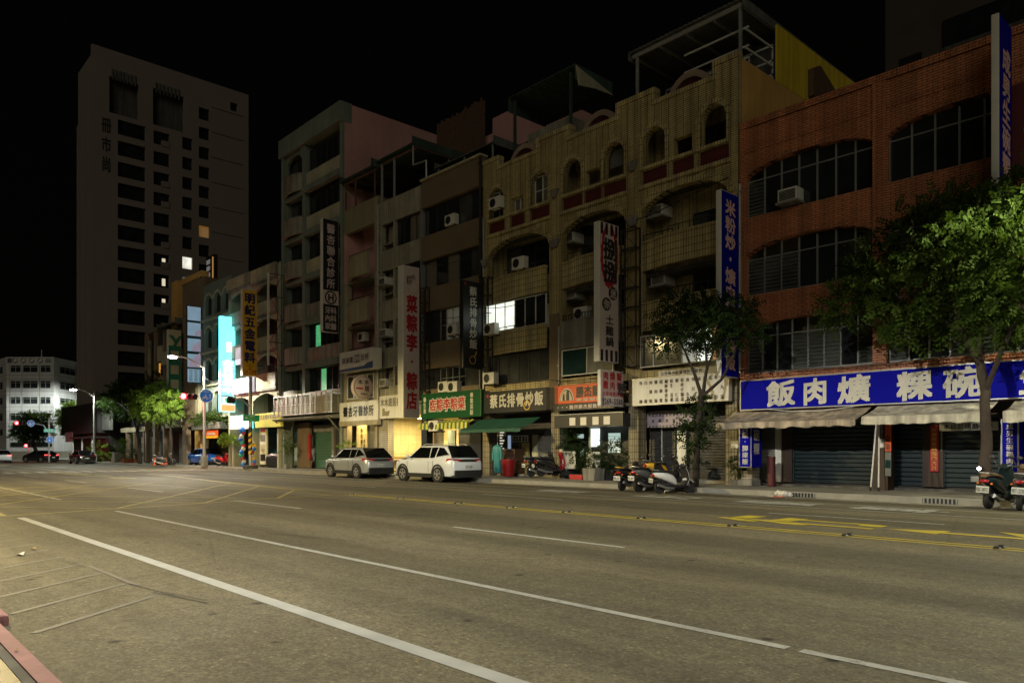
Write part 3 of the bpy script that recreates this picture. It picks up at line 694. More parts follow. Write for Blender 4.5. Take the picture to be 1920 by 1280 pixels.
# ground floor of the tiled bays
Ys = D + 1.2; sx = lambda u: fx(u, Ys); sz = lambda u, v: fz(u, v, Ys)
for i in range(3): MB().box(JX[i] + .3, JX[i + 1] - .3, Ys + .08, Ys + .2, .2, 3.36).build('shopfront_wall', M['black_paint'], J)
shutter(J, sx(1312), sx(1368), .25, 3.0, Ys, M['shutter_dark']); shutter(J, sx(1222), sx(1266), .25, 2.7, Ys, M['shutter_dark'])
MB().box(sx(1243), sx(1244.5), Ys - .12, Ys - .06, .25, 2.7).build('door_post', M['frame_white'], J); MB().box(sx(1271), sx(1287), Ys - .06, Ys, .25, 2.6).build('white_door', M['white_board'], J)
glow('shop_window', (.8, 1., .86), .9, patt=.75, sc=4); glow('shop_blind', (.8, 1., .86), .12, patt=.3)
glow('slat_lit', (.75, 1., .9), .55); glow('door_lit', (.85, 1., .9), 1.7, patt=.5, sc=3)
MB().box(sx(1108), sx(1123), Ys, Ys + .06, sz(1115, 837), sz(1115, 803)).build('lit_doorway', M['door_lit'], J); MB().box(sx(1105), sx(1107.5), Ys - .05, Ys + .06, .25, sz(1106, 802)).build('door_post', M['plaster_cream'], J)
for ua, ub, va, vb, n in ((1140.5, 1163, 812, 849, 13), (1081, 1094, 814, 822, 3), (1088, 1094, 842, 856, 5)):
    o = MB().box(sx(ua), sx(ub), Ys + .02, Ys + .07, sz(ua, vb), sz(ua, va)).build('slatted_blind', M['shutter_dark'], J); q = MB()
    for k in range(n): z = sz(ua, vb) + (sz(ua, va) - sz(ua, vb)) * (k + .3) / n; q.box(sx(ua), sx(ub), Ys, Ys + .018, z, z + .05)
    q.build('lit_gaps', M['slat_lit'], o)
shutter(J, sx(963), sx(976.5), .25, sz(970, 830), Ys, M['shutter_dark']); shutter(J, sx(977.5), sx(991), .25, sz(985, 829), Ys, mat('shutter_yellow', (.45, .36, .12), .45, .2)); shutter(J, sx(1012), sx(1032), .25, sz(1020, 817), Ys, M['shutter_grey'])
MB().box(sx(999), sx(1010), Ys - .05, Ys, .25, sz(1005, 815)).build('door', M['yellow_wall'] if 'yellow_wall' in M else M['plaster_cream'], J); MB().box(sx(953.5), sx(958), Ys - .05, Ys, sz(955, 847), sz(955, 816)).build('lit_strip', glow('strip_blue', (.45, .6, .8), .45), J)
window(J, sx(962), sx(991), sz(975, 828), sz(975, 816), Ys, 5, M['frame_white'], M['glass_dark'], nz=2)
o = MB().box(sx(933), sx(952), Ys + .02, Ys + .07, .5, sz(940, 817)).build('slatted_blind', M['shutter_dark'], J); q = MB()
for k in range(9): z = 1.2 + k * .14; q.box(sx(937), sx(941 + 2 * (k % 3)), Ys, Ys + .018, z, z + .06)
q.build('lit_gaps', glow('slat_warm', (1., .93, .75), .7), o)
MB().box(-28.7, -14.8, D + .5, D + 3.4, .16, .28).build('arcade_floor', M['pavement_concrete'], J)
L = bpy.data.lights.new('shop_light', 'AREA'); L.energy = 7; L.color = (.8, 1., .85); L.size = .7
lo = bpy.data.objects.new('shop_light', L); C.objects.link(lo); lo.location = (JX[1] + 2.2, D + .8, 2.9); lo.parent = J; lo.location -= Vector(OFF[J.name])
# ================================================================== building: orange brick
K = thing('orange_brick_building', 'orange brick building with wide shallow arches over three rows of glazing', 'building', (-9.6, D, 0))
KX = [-14.5, -9.62, -4.62, .3]; ot = M['tile_orange']
holes = []
for i in range(3):
    a, b = KX[i] + .22, KX[i + 1] - .2
    for z0, zs, za in ((9.74, 11.12, 11.6), (6.95, 8.3, 8.78), (4.15, 5.5, 5.98)):
        holes.append(arch(a, b, z0, zs, za, 16)); part(K, 'arch_trim', ot, lambda q: arch_trim(q, a, b, zs, za, D - .035, D + .05, .16, .07))
    part(K, 'band_course', ot, lambda q: soldier(q, a, b, 12.06, 12.2, D - .03, D + .05, .08)); part(K, 'parapet_coping', ot, lambda q: soldier(q, KX[i] + .005, KX[i + 1] - .005, 12.95, 13.2, D - .06, D + .32, .085))
    part(K, 'sill_course', ot, lambda q: soldier(q, a, b, 4.0, 4.14, D - .03, D + .05, .08))
MB().holed(rect(KX[0], KX[-1], 2.8, 12.95), holes, D, D + .28).build('facade_wall', ot, K)
for x in KX: MB().box(x - .2 + (.2 if x == KX[0] else 0), x + .2, D - .07, D + .1, 4.0, 12.94).build('pilaster', ot, K)
bd = MB().box(KX[0] + .01, KX[-1] - .01, D + 1.1, D + 14, 2.9, 12.6).box(KX[0] + .01, KX[-1], D + 3.6, D + 14, 0, 2.9)
for x in (KX[0] + .1, KX[1], KX[2], KX[3] - .1): bd.box(x - .08, x + .08, D + .28, D + 1.1, 2.9, 12.6)
bd.build('building_body', M['plaster_olive'], K)
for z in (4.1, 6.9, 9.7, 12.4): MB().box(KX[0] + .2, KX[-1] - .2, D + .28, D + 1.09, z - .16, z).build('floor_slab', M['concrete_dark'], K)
glassmat('louvre_glass', (.10, .11, .10), .2)
def louvre_window(b, x0, x1, z0, z1, y, cols, lou):
    """metal frame with some bays of glass louvres"""
    f = MB(); f.box(x0, x1, y - .05, y, z0, z0 + .05)
    for k in range(cols + 1): xx = x0 + (x1 - x0) * k / cols; f.box(xx - .025, xx + .025, y - .06, y, z0, z1)
    f.box(x0, x1, y - .05, y - .002, z0 + (z1 - z0) * .72, z0 + (z1 - z0) * .72 + .04)
    o = f.build('window', M['frame_alu'], b); g = MB(); p = MB()
    for k in range(cols):
        xa, xb = x0 + (x1 - x0) * k / cols + .03, x0 + (x1 - x0) * (k + 1) / cols - .03; g = MB()
        if k in lou:
            n = int((z1 - z0) * .72 / .13)
            for j in range(n):
                z = z0 + .06 + j * .13
                g.add([(xa, y - .08, z), (xb, y - .08, z), (xb, y - .02, z + .125), (xa, y - .02, z + .125)], [(0, 1, 2, 3)])
            g.build('louvres', M['louvre_glass'], o)
        else: p.add([(xa, y - .02, z0 + .05), (xb, y - .02, z0 + .05), (xb, y - .02, z1), (xa, y - .02, z1)], [(0, 1, 2, 3)])
    if p.v: p.build('pane', M['glass_dark'], o)
    return o
for i in range(3):
    a, b = KX[i] + .22, KX[i + 1] - .2
    louvre_window(K, a, b, 9.76, 11.55, D + .24, 7, () if i else (0,)); louvre_window(K, a, b, 6.97, 8.72, D + .24, 7, (0, 1, 2, 6) if i == 0 else (0, 5, 6))
    louvre_window(K, a, b, 4.17, 5.95, D + .24, 8, (0, 3, 4, 5, 7) if i == 0 else (0, 3, 4, 7))
    for z in (8.1, 5.3):
        q = MB()
        for t in (.25, .62): xx = a + (b - a) * t; q.bar((xx - .4, D + .7, z - .9), (xx + .4, D + .7, z), .03).bar((xx + .4, D + .72, z - .9), (xx - .4, D + .72, z), .03)
        q.build('brace', M['frame_alu'], K)
for x in (-14.25, -9.62, -4.7): MB().box(x - .2, x + .24, D - .02, D + .5, .1, 2.85).build('pillar', M['wood_dark'] if x > -14 else M['tile_small'], K)
pipe(K, KX[0] + .06, D - .12, 4.2, 11., M['galvanised'], .05); pipe(K, -5.4, D - .1, 4., 9.7, M['rust_metal'], .06)
mat('rust_duct', (.2, .08, .03), .7, .3)
Yk = D + .7; kx = lambda u: fx(u, Yk)
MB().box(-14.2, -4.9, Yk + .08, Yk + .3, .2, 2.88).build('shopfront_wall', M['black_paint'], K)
shutter(K, kx(1425), kx(1452), .3, 2.7, Yk, M['shutter_grey'], step=.1); MB().box(kx(1453.5), kx(1466), Yk - .06, Yk, .3, 2.75).build('white_door_panel', M['white_board'], K)
MB().box(kx(1467), kx(1486), Yk - .04, Yk + .02, .3, 2.75).build('wooden_door', M['wood_dark'], K)
shutter(K, kx(1490), kx(1636), .3, 2.85, Yk + .05, M['shutter_teal'], step=.14)
shutter(K, kx(1674), kx(1730), .3, 2.8, Yk + .05, M['shutter_teal'], step=.14); shutter(K, kx(1772), kx(1872), .3, 2.5, Yk + .05, M['shutter_teal'], step=.14)
MB().box(kx(1732), kx(1770), Yk - .06, Yk + .04, .3, 2.85).build('timber_post', M['wood_dark'], K); MB().box(kx(1766), kx(1768.5), Yk - .09, Yk - .06, 1.4, 2.).build('door_handle', M['steel'], K)
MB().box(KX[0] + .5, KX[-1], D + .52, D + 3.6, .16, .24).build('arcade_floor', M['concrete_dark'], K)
MB().bbox(-14.4, -13.75, D - .5, D + .1, PZ, PZ + .22, .03).build('doorstep', M['concrete'], K)
MB().tube([(-13.2, D - .15, PZ), (-13.2, D - .15, 1.2)], .14, 10).build('red_post', M['red_panel'], K, True)
# dark block behind, top right
B9 = thing('dark_tower_block', 'unlit dark apartment block rising behind the orange brick parapet', 'building', (-8, D + 26, 0))
bx = fx(1660, D + 26); q = MB().box(bx, 8, D + 26, D + 40, 0, 33); q.build('wall', mat('dark_render', (.075, .062, .048), .85, .3, .4), B9)
for k in range(4): 
    z = 12 + 4.2 * k
    MB().box(bx + 3.4, bx + 12, D + 25.9, D + 25.99, z, z + 3).build('window', M['glass_dark'], B9)
    MB().box(bx + .9, bx + 2.2, D + 25.9, D + 25.99, z, z + 1.6).build('window', M['glass_dark'], B9)
    MB().box(bx + 3.2, bx + 12, D + 25.4, D + 25.89, z + .9, z + 1.1).build('balcony_rail', M['concrete_dark'], B9)
# ================================================================== building: six-storey pale block with the pink side wall
Fb = thing('pale_green_building', 'tall grey-green building with a pink side wall and curved tiled balconies', 'building', (-47, D, 0))
gx, FXa, FXb, FXm = M['plaster_grey_green'], -51.12, -42.55, -47.75
MB().box(FXa, FXb, D + .55, D + 14, 3.6, 23.5).box(FXa, FXb, D + 3.2, D + 14, 0, 3.6).build('building_body', gx, Fb)
MB().box(FXb - .005, FXb + .02, D + .05, D + 14, 14, 23.55).build('pink_side_wall', M['plaster_pink'], Fb)
MB().box(FXa - .1, FXb + .05, D - .3, D + .54, 22.35, 23.6).build('roof_fascia', gx, Fb)
for x0, x1 in ((FXa, FXa + .4), (FXm - .2, FXm + .2), (FXb - .3, FXb)): MB().box(x0, x1, D - .12, D + .54, 0 if x0 != FXm - .2 else 3.7, 22.35).build('pier', gx, Fb)
glow('room_green', (.06, .8, .3), .5, patt=.6, sc=6); glow('room_dim', (.7, .75, .55), .04, patt=.4)
for k in range(6):
    s_ = 5.4 + 3.0 * k
    MB().box(FXm + .21, FXb - .31, D, D + .5, s_ - 1.0, s_).build('spandrel', M['tile_stack'] if k < 3 else M['plaster_cream'], Fb)
    MB().box(FXm + .21, FXb - .31, D - .28, D + .1, s_ - 1.4, s_ - 1.02).build('ledge', gx, Fb)
    window(Fb, FXm + .21, FXb - .31, s_ + .01, s_ + 1.55, D + .3, 6, M['frame_dark'], M['glass_dark'], lit={1: M['room_green']} if k == 1 else {2: M['room_green'], 3: M['glass_teal']} if k == 0 else {})
    balcony_wall(Fb, FXa + .41, FXm - .21, s_ - 1.0, s_ + .1, M['tile_stack'], .45, 0)
    MB().box(FXa + .41, FXm - .21, D - .05, D + .5, s_ - 1.35, s_ - 1.02).build('ledge', gx, Fb)
    window(Fb, FXa + .5, FXm - .3, s_ + .12, s_ + 1.6, D + .5, 3)
MB().holed(rect(FXa + .4, FXm - .2, 20.6, 22.35), [arch(FXa + .65, FXm - .45, 20.61, 21.5, 22.1)], D, D + .2).build('arch_panel', gx, Fb)
q = MB(); q.box(FXa + .05, FXb - .1, D - .75, D - .70, 5.15, 5.22).box(FXa + .05, FXb - .1, D - .75, D - .70, 3.85, 3.92).box(FXa + .05, FXb - .1, D - .75, D - .70, 4.5, 4.54)
for k in range(13): x = FXa + .1 + k * .69; q.box(x, x + .04, D - .76, D - .71, 3.8, 5.2)
for x in (FXa + .08, FXb - .16): q.box(x, x + .05, D - .72, D - .1, 5.15, 5.2).box(x, x + .05, D - .72, D - .1, 3.85, 3.9)
q.build('balcony_cage', M['galvanised'], Fb)
MB().box(FXa + .1, FXb - .2, D - .68, D - .1, 3.86, 5.0).build('balcony_wall', M['tile_stack'], Fb)
MB().prism([(D - .9, 3.6), (D - .1, 3.8), (D - .1, 3.5), (D - .8, 3.5)], 'x', FXa + .1, FXb - .2).build('canopy', M['concrete'], Fb)
q = MB()
for x in (FXa + .5, FXb - .5): q.bar((x, D - .8, 3.5), (x, D - .02, 2.7), .08)
q.build('canopy_brace', M['concrete'], Fb)
shutter(Fb, -48.3, -46.1, .2, 2.7, D + 1.2, M['shutter_green']); MB().box(-48.6, -45.8, D + 1.1, D + 1.25, 2.72, 3.2).build('shutter_box', M['concrete'], Fb)
MB().box(-45.75, -45.45, D + .9, D + 1.1, .2, 3.4).build('pillar', M['concrete'], Fb)
shutter(Fb, -45.2, -43., .2, 2.9, D + 1.0, M['shutter_dark']); MB().box(-50.7, -48.9, D + .9, D + 1.1, .2, 3.4).build('clad_wall', M['brown_slab'], Fb)
MB().box(-48.85, -48.65, D + .8, D + .9, .8, 2.6).build('red_strip', M['letter_red'], Fb)
pipe(Fb, FXa - .02, D - .2, 3.8, 15, M['galvanised'], .06)
# ================================================================== building: olive plaster with curved balcony parapets
G = thing('olive_plaster_building', 'narrow olive plaster building with bowed balconies beside the pink wall', 'building', (-40.5, D, 0))
Ga, Gb = -42.5, -38.55; po = M['plaster_olive']
MB().box(Ga, Gb, D + 1.3, D + 13, 3.5, 16.2).box(Ga, Gb, D + 2.4, D + 13, 0, 3.5).box(Ga, Ga + .18, D + .01, D + 1.3, 3.5, 15.2).build('building_body', M['plaster_pink'], G)
MB().box(Ga, Gb, D, D + .25, 15.1, 16.65).build('parapet', po, G)
MB().box(Gb - .3, Gb - .005, D - .05, D + 1.3, 0, 16.6).build('pier', M['plaster_beige'], G); MB().box(Ga, Ga + .45, D - .04, D + .3, 0, 12).build('pier', M['plaster_beige'], G)
for z0, z1 in ((12.0, 13.25), (9.2, 10.5), (6.3, 7.4)):
    balcony_wall(G, Ga + .46, Gb - .31, z0, z1, M['plaster_beige'], .55, 1); MB().box(Ga + .46, Gb - .31, D, D + 1.29, z0 - .15, z0).build('floor_slab', M['concrete'], G)
    window(G, Gb - 1.7, Gb - .7, z1 - .9, z1 + 1.4, D + 1.28, 2, M['frame_white'], nz=2); railing(G, Ga + .8, Gb - .35, z1 + .07, z1 + .35, D - .1, M['black_metal'], .25)
window(G, Ga + .5, Gb - .35, 4.6, 6.1, D - .02, 4, M['frame_white'], M['glass_grey'], fw=.09)
MB().box(Ga, Gb, D - .02, D + .3, 4.3, 4.58).build('fascia', M['plaster_beige'], G)
glow('wall_lit_yellow', (1., .62, .12), .95); glow('ceiling_lit', (1., .66, .16), 1.5, patt=.3, sc=1.5)
tile('yellow_wall', (.78, .66, .36), (.74, .62, .33), (.55, .42, .2), .6, .6, 0., .008, stain=.05)
q = MB().box(-42.0, -40.75, D + .6, D + .7, .3, 3.4); q.build('yellow_wall_panel', M['yellow_wall'], G)
q = MB()
for i, ch in enumerate('張淥雲牙科'): put_glyph(q, ch, (-41.5, D + .59, 2.55 - .36 * i), (1, 0, 0), (0, 0, 1), .26, .3)
for i, ch in enumerate('内科醫師'): put_glyph(q, ch, (-41.15, D + .59, 1.9 - .3 * i), (1, 0, 0), (0, 0, 1), .2, .24)
q.build('lettering', M['letter_black'], G)
shutter(G, -40.7, -39.0, .3, 3.35, D + .75, M['shutter_grey'])
MB().box(Ga, Gb, D + .0, D + .6, 3.42, 3.5).build('soffit', M['yellow_wall'], G)
def area(parent, x, y, z, e, col, sx=.6, sy=.3, rot=(0, 0, 0)):
    L = bpy.data.lights.new('lamp', 'AREA'); L.energy = e; L.color = col; L.shape = 'RECTANGLE'; L.size = sx; L.size_y = sy
    lo = bpy.data.objects.new('lamp', L); C.objects.link(lo); lo.parent = parent; lo.rotation_euler = rot
    o3 = OFF[parent.name]; lo.location = (x - o3[0], y - o3[1], z - o3[2]); return lo
MB().box(-41.6, -41., D + .15, D + .45, 3.36, 3.41).build('ceiling_lamp', glow('tube_warm', (1., .72, .25), 9), G)
area(G, -41.3, D + .3, 3.34, 34, (1., .74, .32), .6, .3)
# ================================================================== building: pale tile clad, narrow
Hb = thing('pale_tiled_building', 'narrow building clad in pale rectangular tiles behind the tall white blade sign', 'building', (-36.3, D, 0))
Ha, Hz = -38.5, -34.2; tp = M['tile_pale']
MB().box(Ha, Hz, D + .9, D + 13, 3.5, 15.8).box(Ha, Hz, D + 4.2, D + 13, 0, 3.5).build('building_body', M['concrete'], Hb)
for i, (z0, z1) in enumerate(((14.75, 16.12), (12.0, 13.2), (9.05, 10.25), (6.3, 7.45), (4.5, 5.2))):
    MB().box(Ha, Hz, D, D + .3, z0, z1).build('tile_band', tp, Hb)
    if i: 
        zt = (16.12, 14.75, 12., 9.05, 6.3)[i]
        MB().box(Ha, Ha + .35, D + .02, D + .3, z1, zt).build('tile_pier', tp, Hb); MB().box(Ha + 1.55, Ha + 1.75, D + .02, D + .3, z1, zt).build('tile_pier', tp, Hb)
        window(Hb, Ha + 1.76, Hz - .05, z1, zt, D + .25, 4, M['frame_dark']); MB().box(Ha + .35, Ha + 1.55, D + .5, D + .6, z1, zt).build('recess_wall', M['tile_small'], Hb)
        MB().box(Ha + .36, Ha + 1.54, D + .1, D + .5, z1 + .35, z1 + .42).build('shelf', M['concrete'], Hb)
MB().box(Hz - .03, Hz + .02, D - .02, D + .31, 4.4, 16.15).build('edge_strip', M['frame_alu'], Hb)
pipe(Hb, Ha + .1, D - .1, 3.6, 16, M['galvanised'], .07)
MB().box(-38.45, -37.45, D - .02, D + .4, .1, 3.6).build('pillar', M['tile_small'], Hb)
MB().box(-37.34, -34.25, D + 4.0, D + 4.19, .3, 3.4).build('lit_wall', M['yellow_wall'], Hb); MB().box(-38.48, -38.36, D + .42, D + 4.0, .2, 3.4).build('lit_side_wall', M['yellow_wall'], Hb); MB().box(-38.34, -38.0, D + .5, D + 3.9, .75, .86).build('wall_ledge', M['wood_brown'], Hb); MB().box(-38.34, -38.3, D + .5, D + 3.9, 1.0, 1.06).build('wall_rail', M['plaster_tan'], Hb)
MB().box(-37.3, -34.3, D + 3.3, D + 3.9, .75, .85).build('counter', M['wood_brown'], Hb); MB().box(-35.0, -34.3, D + 2.5, D + 2.6, .2, 2.6).build('side_panel', M['plaster_grey_green'], Hb)
MB().box(-37.3, -34.3, D + .3, D + 4.0, 3.36, 3.48).build('soffit', M['yellow_wall'], Hb)
MB().box(-36.6, -35.2, D + 1.5, D + 1.8, 3.28, 3.35).build('ceiling_lamp', M['tube_warm'], Hb)
area(Hb, -35.9, D + 1.6, 3.26, 330, (1., .80, .38), 1.4, .4)
# ================================================================== building: dark brown bands
I = thing('brown_banded_building', 'dark brown building with plain smooth bands between deep black window strips', 'building', (-31.5, D, 0))
Ia, Iz = -34.12, -28.95; bp_ = M['brown_panel']
MB().box(Ia, Iz, D + .8, D + 13, 3.5, 15.9).box(Ia, Iz, D + 2.6, D + 13, 0, 3.5).build('building_body', M['black_paint'], I)
for i, (z0, z1) in enumerate(((14.8, 16.25), (11.85, 13.2), (9.03, 10.3), (5.87, 7.3), (4.45, 4.75))):
    MB().box(Ia, Iz - .05, D, D + .35, z0, z1).build('band_wall', bp_, I)
    if i:
        zt = (0, 14.8, 11.85, 9.03, 5.87)[i]
        if i < 3: window(I, Ia + .05, Iz - .1, z1, zt, D + .3, 5, M['frame_dark'])
        else: window(I, Ia + 1.4, Iz - 1.6, z1, zt, D + .3, 4, M['frame_alu'], M['glass_dark'], nz=2, lit={1: M['room_dim'], 2: M['room_dim']} if i == 3 else {}); MB().box(Ia + .05, Ia + 1.39, D + .2, D + .5, z1, zt).build('wall', M['sign_black'], I); MB().box(Iz - 1.59, Iz - .1, D + .2, D + .5, z1, zt).build('wall', M['glass_grey'], I)
MB().box(Ia, Iz, D - .12, D + .4, 16.26, 16.36).build('roof_edge', M['plaster_cream'], I)
MB().box(Iz - .95, Iz - .06, D - .03, D + .3, 0, 3.6).build('pillar', M['sign_black'], I); MB().box(Ia, Ia + .5, D - .02, D + .4, .1, 3.5).build('pillar', M['sign_black'], I)
shutter(I, -32.4, -30.9, .3, 2.4, D + 2.5, M['shutter_grey']); MB().box(-30.85, -30.0, D + 2.4, D + 2.55, .2, 3).build('door', M['plaster_beige'], I)
MB().box(-30.7, -30.15, D + 2.36, D + 2.4, .9, 2.2).build('door_panel', M['frame_alu'], I)
pipe(I, Iz - .02, D - .1, 3.6, 16.2, M['black_metal'], .07)
# roof canopies over the two narrow buildings
R1 = thing('roof_canopy', 'low dark corrugated roof canopy over the olive building, against the pink wall', 'canopy', (-40.5, D, 16.6))
roof_sheet(R1, -42.45, -38.5, D - .35, D + 6, 18.4, 18.7, M['corrugated_green'])
q = MB().box(-42.4, -38.6, D - .1, D - .02, 18.15, 18.28)
for k in range(4): q.box(-42.3 + k * 1.2, -42.24 + k * 1.2, D - .02, D + 6, 18.2, 18.35)
q.build('beam', M['rust_metal'], R1)
for x in (-42.2, -41.0, -38.8): MB().box(x - .04, x + .04, D - .1, D - .02, 16.6, 18.15).build('post', M['rust_metal'], R1)
q = MB().bar((-42.2, D - .05, 17.9), (-41.0, D - .05, 16.9), .04); q.build('brace', M['galvanised'], R1)
R2 = thing('roof_canopy', 'corrugated green-edged roof canopy with a rusty right edge above the pale tiles', 'canopy', (-36.3, D, 16.1))
roof_sheet(R2, -39.0, -34.75, D - .2, D + 4.2, 18.6, 18.95, M['corrugated_green'])
q = MB().box(-38.9, -34.8, D + .02, D + .1, 18.3, 18.45).box(-34.85, -34.75, D, D + 4.2, 18.4, 18.52); q.build('beam', M['rust_metal'], R2)
for x, y in ((-38.2, D + .06), (-36.9, D + .06), (-34.9, D + 2.5)): MB().box(x - .05, x + .05, y - .05, y + .05, 16.1, 18.4).build('post', M['galvanised'], R2)
MB().tube([(-34.85, D - .05, 18.5), (-34.85, D - .05, 17.4), (-33.6, D - .05, 17.3), (-33.6, D - .05, 16.3)], .05, 8).build('downpipe', M['galvanised'], R2, True)
R3 = thing('roof_fence', 'rusty fence of upright metal sheets on the roof, right of the pink wall', 'fence', (-39, D + 6.5, 15.9))
q = MB()
for k in range(22): x = -41.4 + k * .23; q.box(x, x + .2, D + 6.5, D + 6.52 + .03 * (k % 2), 15.9, 23.6 + .3 * random.random())
q.build('sheets', M['rust_metal'], R3); MB().box(-41.4, -36.3, D + 6.6, D + 6.68, 20, 20.1).build('rail', M['rust_metal'], R3)
# roof clutter on the brown building
R4 = thing('roof_canopy', 'pale flat roof canopy edge above the brown banded building', 'canopy', (-31.5, D + 1, 16.3))
roof_sheet(R4, -34.0, -29., D + .8, D + 6, 17.2, 17.5, M['sheet_grey'])
for x in (-33.8, -31.5, -29.2): MB().box(x - .04, x + .04, D + .9, D + .98, 16.3, 17.2).build('post', M['galvanised'], R4)
# ================================================================== left buildings
def striped_unit(b, a, z, tops, mside, stripes=True):
    for z0, z1 in tops:
        MB().box(a + .05, z - .9, D - .5, D - .32, z0, z1).build('balcony_wall', M['plaster_cream'], b)
        MB().box(z - .9, z - .1, D - .5, D - .32, z0, z1).build('tile_balcony_end', M['tile_stack'], b)
        MB().box(a + .05, z - .1, D - .5, D + .7, z0 - .14, z0).build('floor_slab', M['concrete'], b)
        MB().holed([(a + .05, z0 - .15), (z - .1, z0 - .15), (z - .1, z0 - .8)] + [(a + .05 + (z - a - .15) * (1 - k / 10), z0 - .8 + .5 * math.sin(math.pi * k / 10)) for k in range(1, 11)], [], D - .3, D - .1).build('balcony_arch', M['plaster_cream'], b)
E1 = thing('striped_balcony_building', 'cream balcony building with reddish recesses between yellow blade sign and grey-green tower', 'building', (-55.7, D, 0))
MB().box(-60.2, -51.2, D + .9, D + 13, 3.3, 14.4).box(-60.2, -51.2, D + 3, D + 13, 0, 3.3).build('building_body', M['wood_brown'], E1)
striped_unit(E1, -55.6, -51.2, ((14.05, 15.0), (11.5, 12.4), (8.8, 9.8), (5.95, 7.1)), 1); striped_unit(E1, -60.2, -55.7, ((14.2, 15.05), (11.4, 12.3), (8.7, 9.7), (5.9, 7.0)), 1)
for x in (-60.1, -55.65, -51.3): MB().box(x - .12, x + .12, D - .3, D + .9, 0, 14.9).build('pier', M['plaster_cream'], E1)
for z in (10., 7.3, 4.6, 12.6):
    window(E1, -54., -51.6, z, z + 1.3, D + .85, 3); window(E1, -58.6, -56., z, z + 1.3, D + .85, 3)
shutter(E1, -53.6, -51.8, .2, 2.6, D + 2.9, M['shutter_grey']); MB().box(-55.3, -53.8, D + 2.8, D + 2.9, .2, 2.9).build('wall', M['plaster_grey_green'], E1)
MB().box(-60.1, -55.9, D + 2.85, D + 2.95, .2, 3.2).build('shopfront', M['glass_teal'], E1)
MB().box(-51.7, -51.25, D - .05, D + .4, 0, 3.4).build('tiled_pillar', M['tile_stack'], E1)
Db = thing('arched_green_building', 'grey-green building with narrow arched windows behind the glowing cyan sign', 'building', (-63.4, D, 0))
MB().holed(rect(-66.5, -60.25, 3.6, 15.7), [arch(-65.9 + k * 1.9, -64.5 + k * 1.9, z, z + 1.3, z + 1.75) for k in range(3) for z in (13., 10.2, 7.4, 4.7)], D, D + .3).build('facade_wall', M['plaster_grey_green'], Db)
MB().box(-66.5, -60.25, D + .5, D + 13, 3.5, 15).box(-66.5, -60.25, D + 3, D + 13, 0, 3.5).build('building_body', M['concrete_dark'], Db)
for k in range(3):
    for z in (13., 10.2, 7.4, 4.7):
        x0, x1 = -65.9 + k * 1.9, -64.5 + k * 1.9
        window(Db, x0, x1, z, z + 1.7, D + .28, 2); part(Db, 'arch_trim', M['plaster_cream'], lambda q: arch_trim(q, x0, x1, z + 1.3, z + 1.75, D - .08, D, .2, .14))
for z in (12.5, 9.7, 6.9, 4.2): MB().box(-66.5, -60.25, D - .25, D - .005, z, z + .16).build('ledge', M['plaster_cream'], Db)
MB().box(-66.45, -60.3, D - 1.0, D, 3.2, 3.5).build('canopy', M['concrete'], Db)
for x in (-66.3, -60.5): MB().box(x - .2, x + .2, D - .02, D + .3, .1, 3.2).build('pillar', M['plaster_cream'], Db)
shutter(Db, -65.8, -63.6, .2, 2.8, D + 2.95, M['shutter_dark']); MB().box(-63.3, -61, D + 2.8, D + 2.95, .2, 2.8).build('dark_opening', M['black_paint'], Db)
Cb = thing('brown_slab_building', 'plain tall brown slab front carrying the column of pale blue panels', 'building', (-69, D, 0))
MB().box(-71.6, -66.55, D, D + 12, 3.6, 16.6).box(-71.6, -70.6, D, D + .4, 0, 3.6).box(-71.6, -66.55, D + 3.2, D + 12, 0, 3.6).build('wall', M['brown_slab'], Cb)
MB().prism([(-69.6, 0), (-68.2, 0), (-66.7, 3.55), (-69.6, 3.55)], 'y', D + .4, D + .8).build('slanted_wall', M['plaster_tan'], Cb)
MB().box(-71.7, -66.5, D - .15, D + .5, 16.6, 17.1).build('parapet', M['plaster_tan'], Cb); MB().box(-67.4, -66.7, D - .35, D - .005, 3.7, 12).build('duct_panel', M['plaster_beige'], Cb)
MB().box(-67.0, -66.6, D - .1, D + .3, 0, 3.6).build('pillar', M['plaster_tan'], Cb)
Bb = thing('tan_corner_building', 'narrow dark building with a tan stair tower, behind the green and cream blade sign', 'building', (-74, D, 0))
MB().box(-76.2, -71.65, D + .3, D + 12, 3.4, 13.0).box(-76.2, -71.65, D + 3, D + 12, 0, 3.4).build('building_body', M['concrete_dark'], Bb)
MB().box(-75.8, -74.2, D + .4, D + 3, 13., 17.6).build('stair_tower', M['plaster_tan'], Bb)
MB().box(-75.9, -71.7, D - .5, D + .29, 9.6, 10.8).build('balcony_wall', M['plaster_cream'], Bb); roof_sheet(Bb, -76.6, -71.6, D - .7, D + 1, 13.2, 13.6, M['sheet_grey'], 'roof_canopy')
MB().box(-76., -71.7, D - .1, D + .29, 3.6, 4.9).build('fascia', M['plaster_cream'], Bb)
for z in (11., 7.8, 5.4): window(Bb, -75.6, -72.2, z, z + 1.4, D + .27, 4)
q = MB()
for k in range(11): q.box(-75.4 + k * .3, -75.35 + k * .3, D + 1.0, D + 1.05, .2, 3.)
q.box(-75.4, -72.3, D + 1.0, D + 1.05, 2.9, 3.).box(-75.4, -72.3, D + 1.0, D + 1.05, 1.5, 1.56); q.build('gate_bars', M['frame_alu'], Bb)
for x in (-76.0, -71.9): MB().box(x - .15, x + .15, D + .2, D + .5, 0, 3.4).build('pillar', M['brown_slab'], Bb)
Ab = thing('red_brown_building', 'dark red-brown building with cream panels, leftmost of the low row beside the trees', 'building', (-79, D, 0))
MB().box(-82.2, -76.3, D + .2, D + 12, 3.4, 13.4).box(-82.2, -76.3, D + 2.6, D + 12, 0, 3.4).build('building_body', M['wood_brown'], Ab)
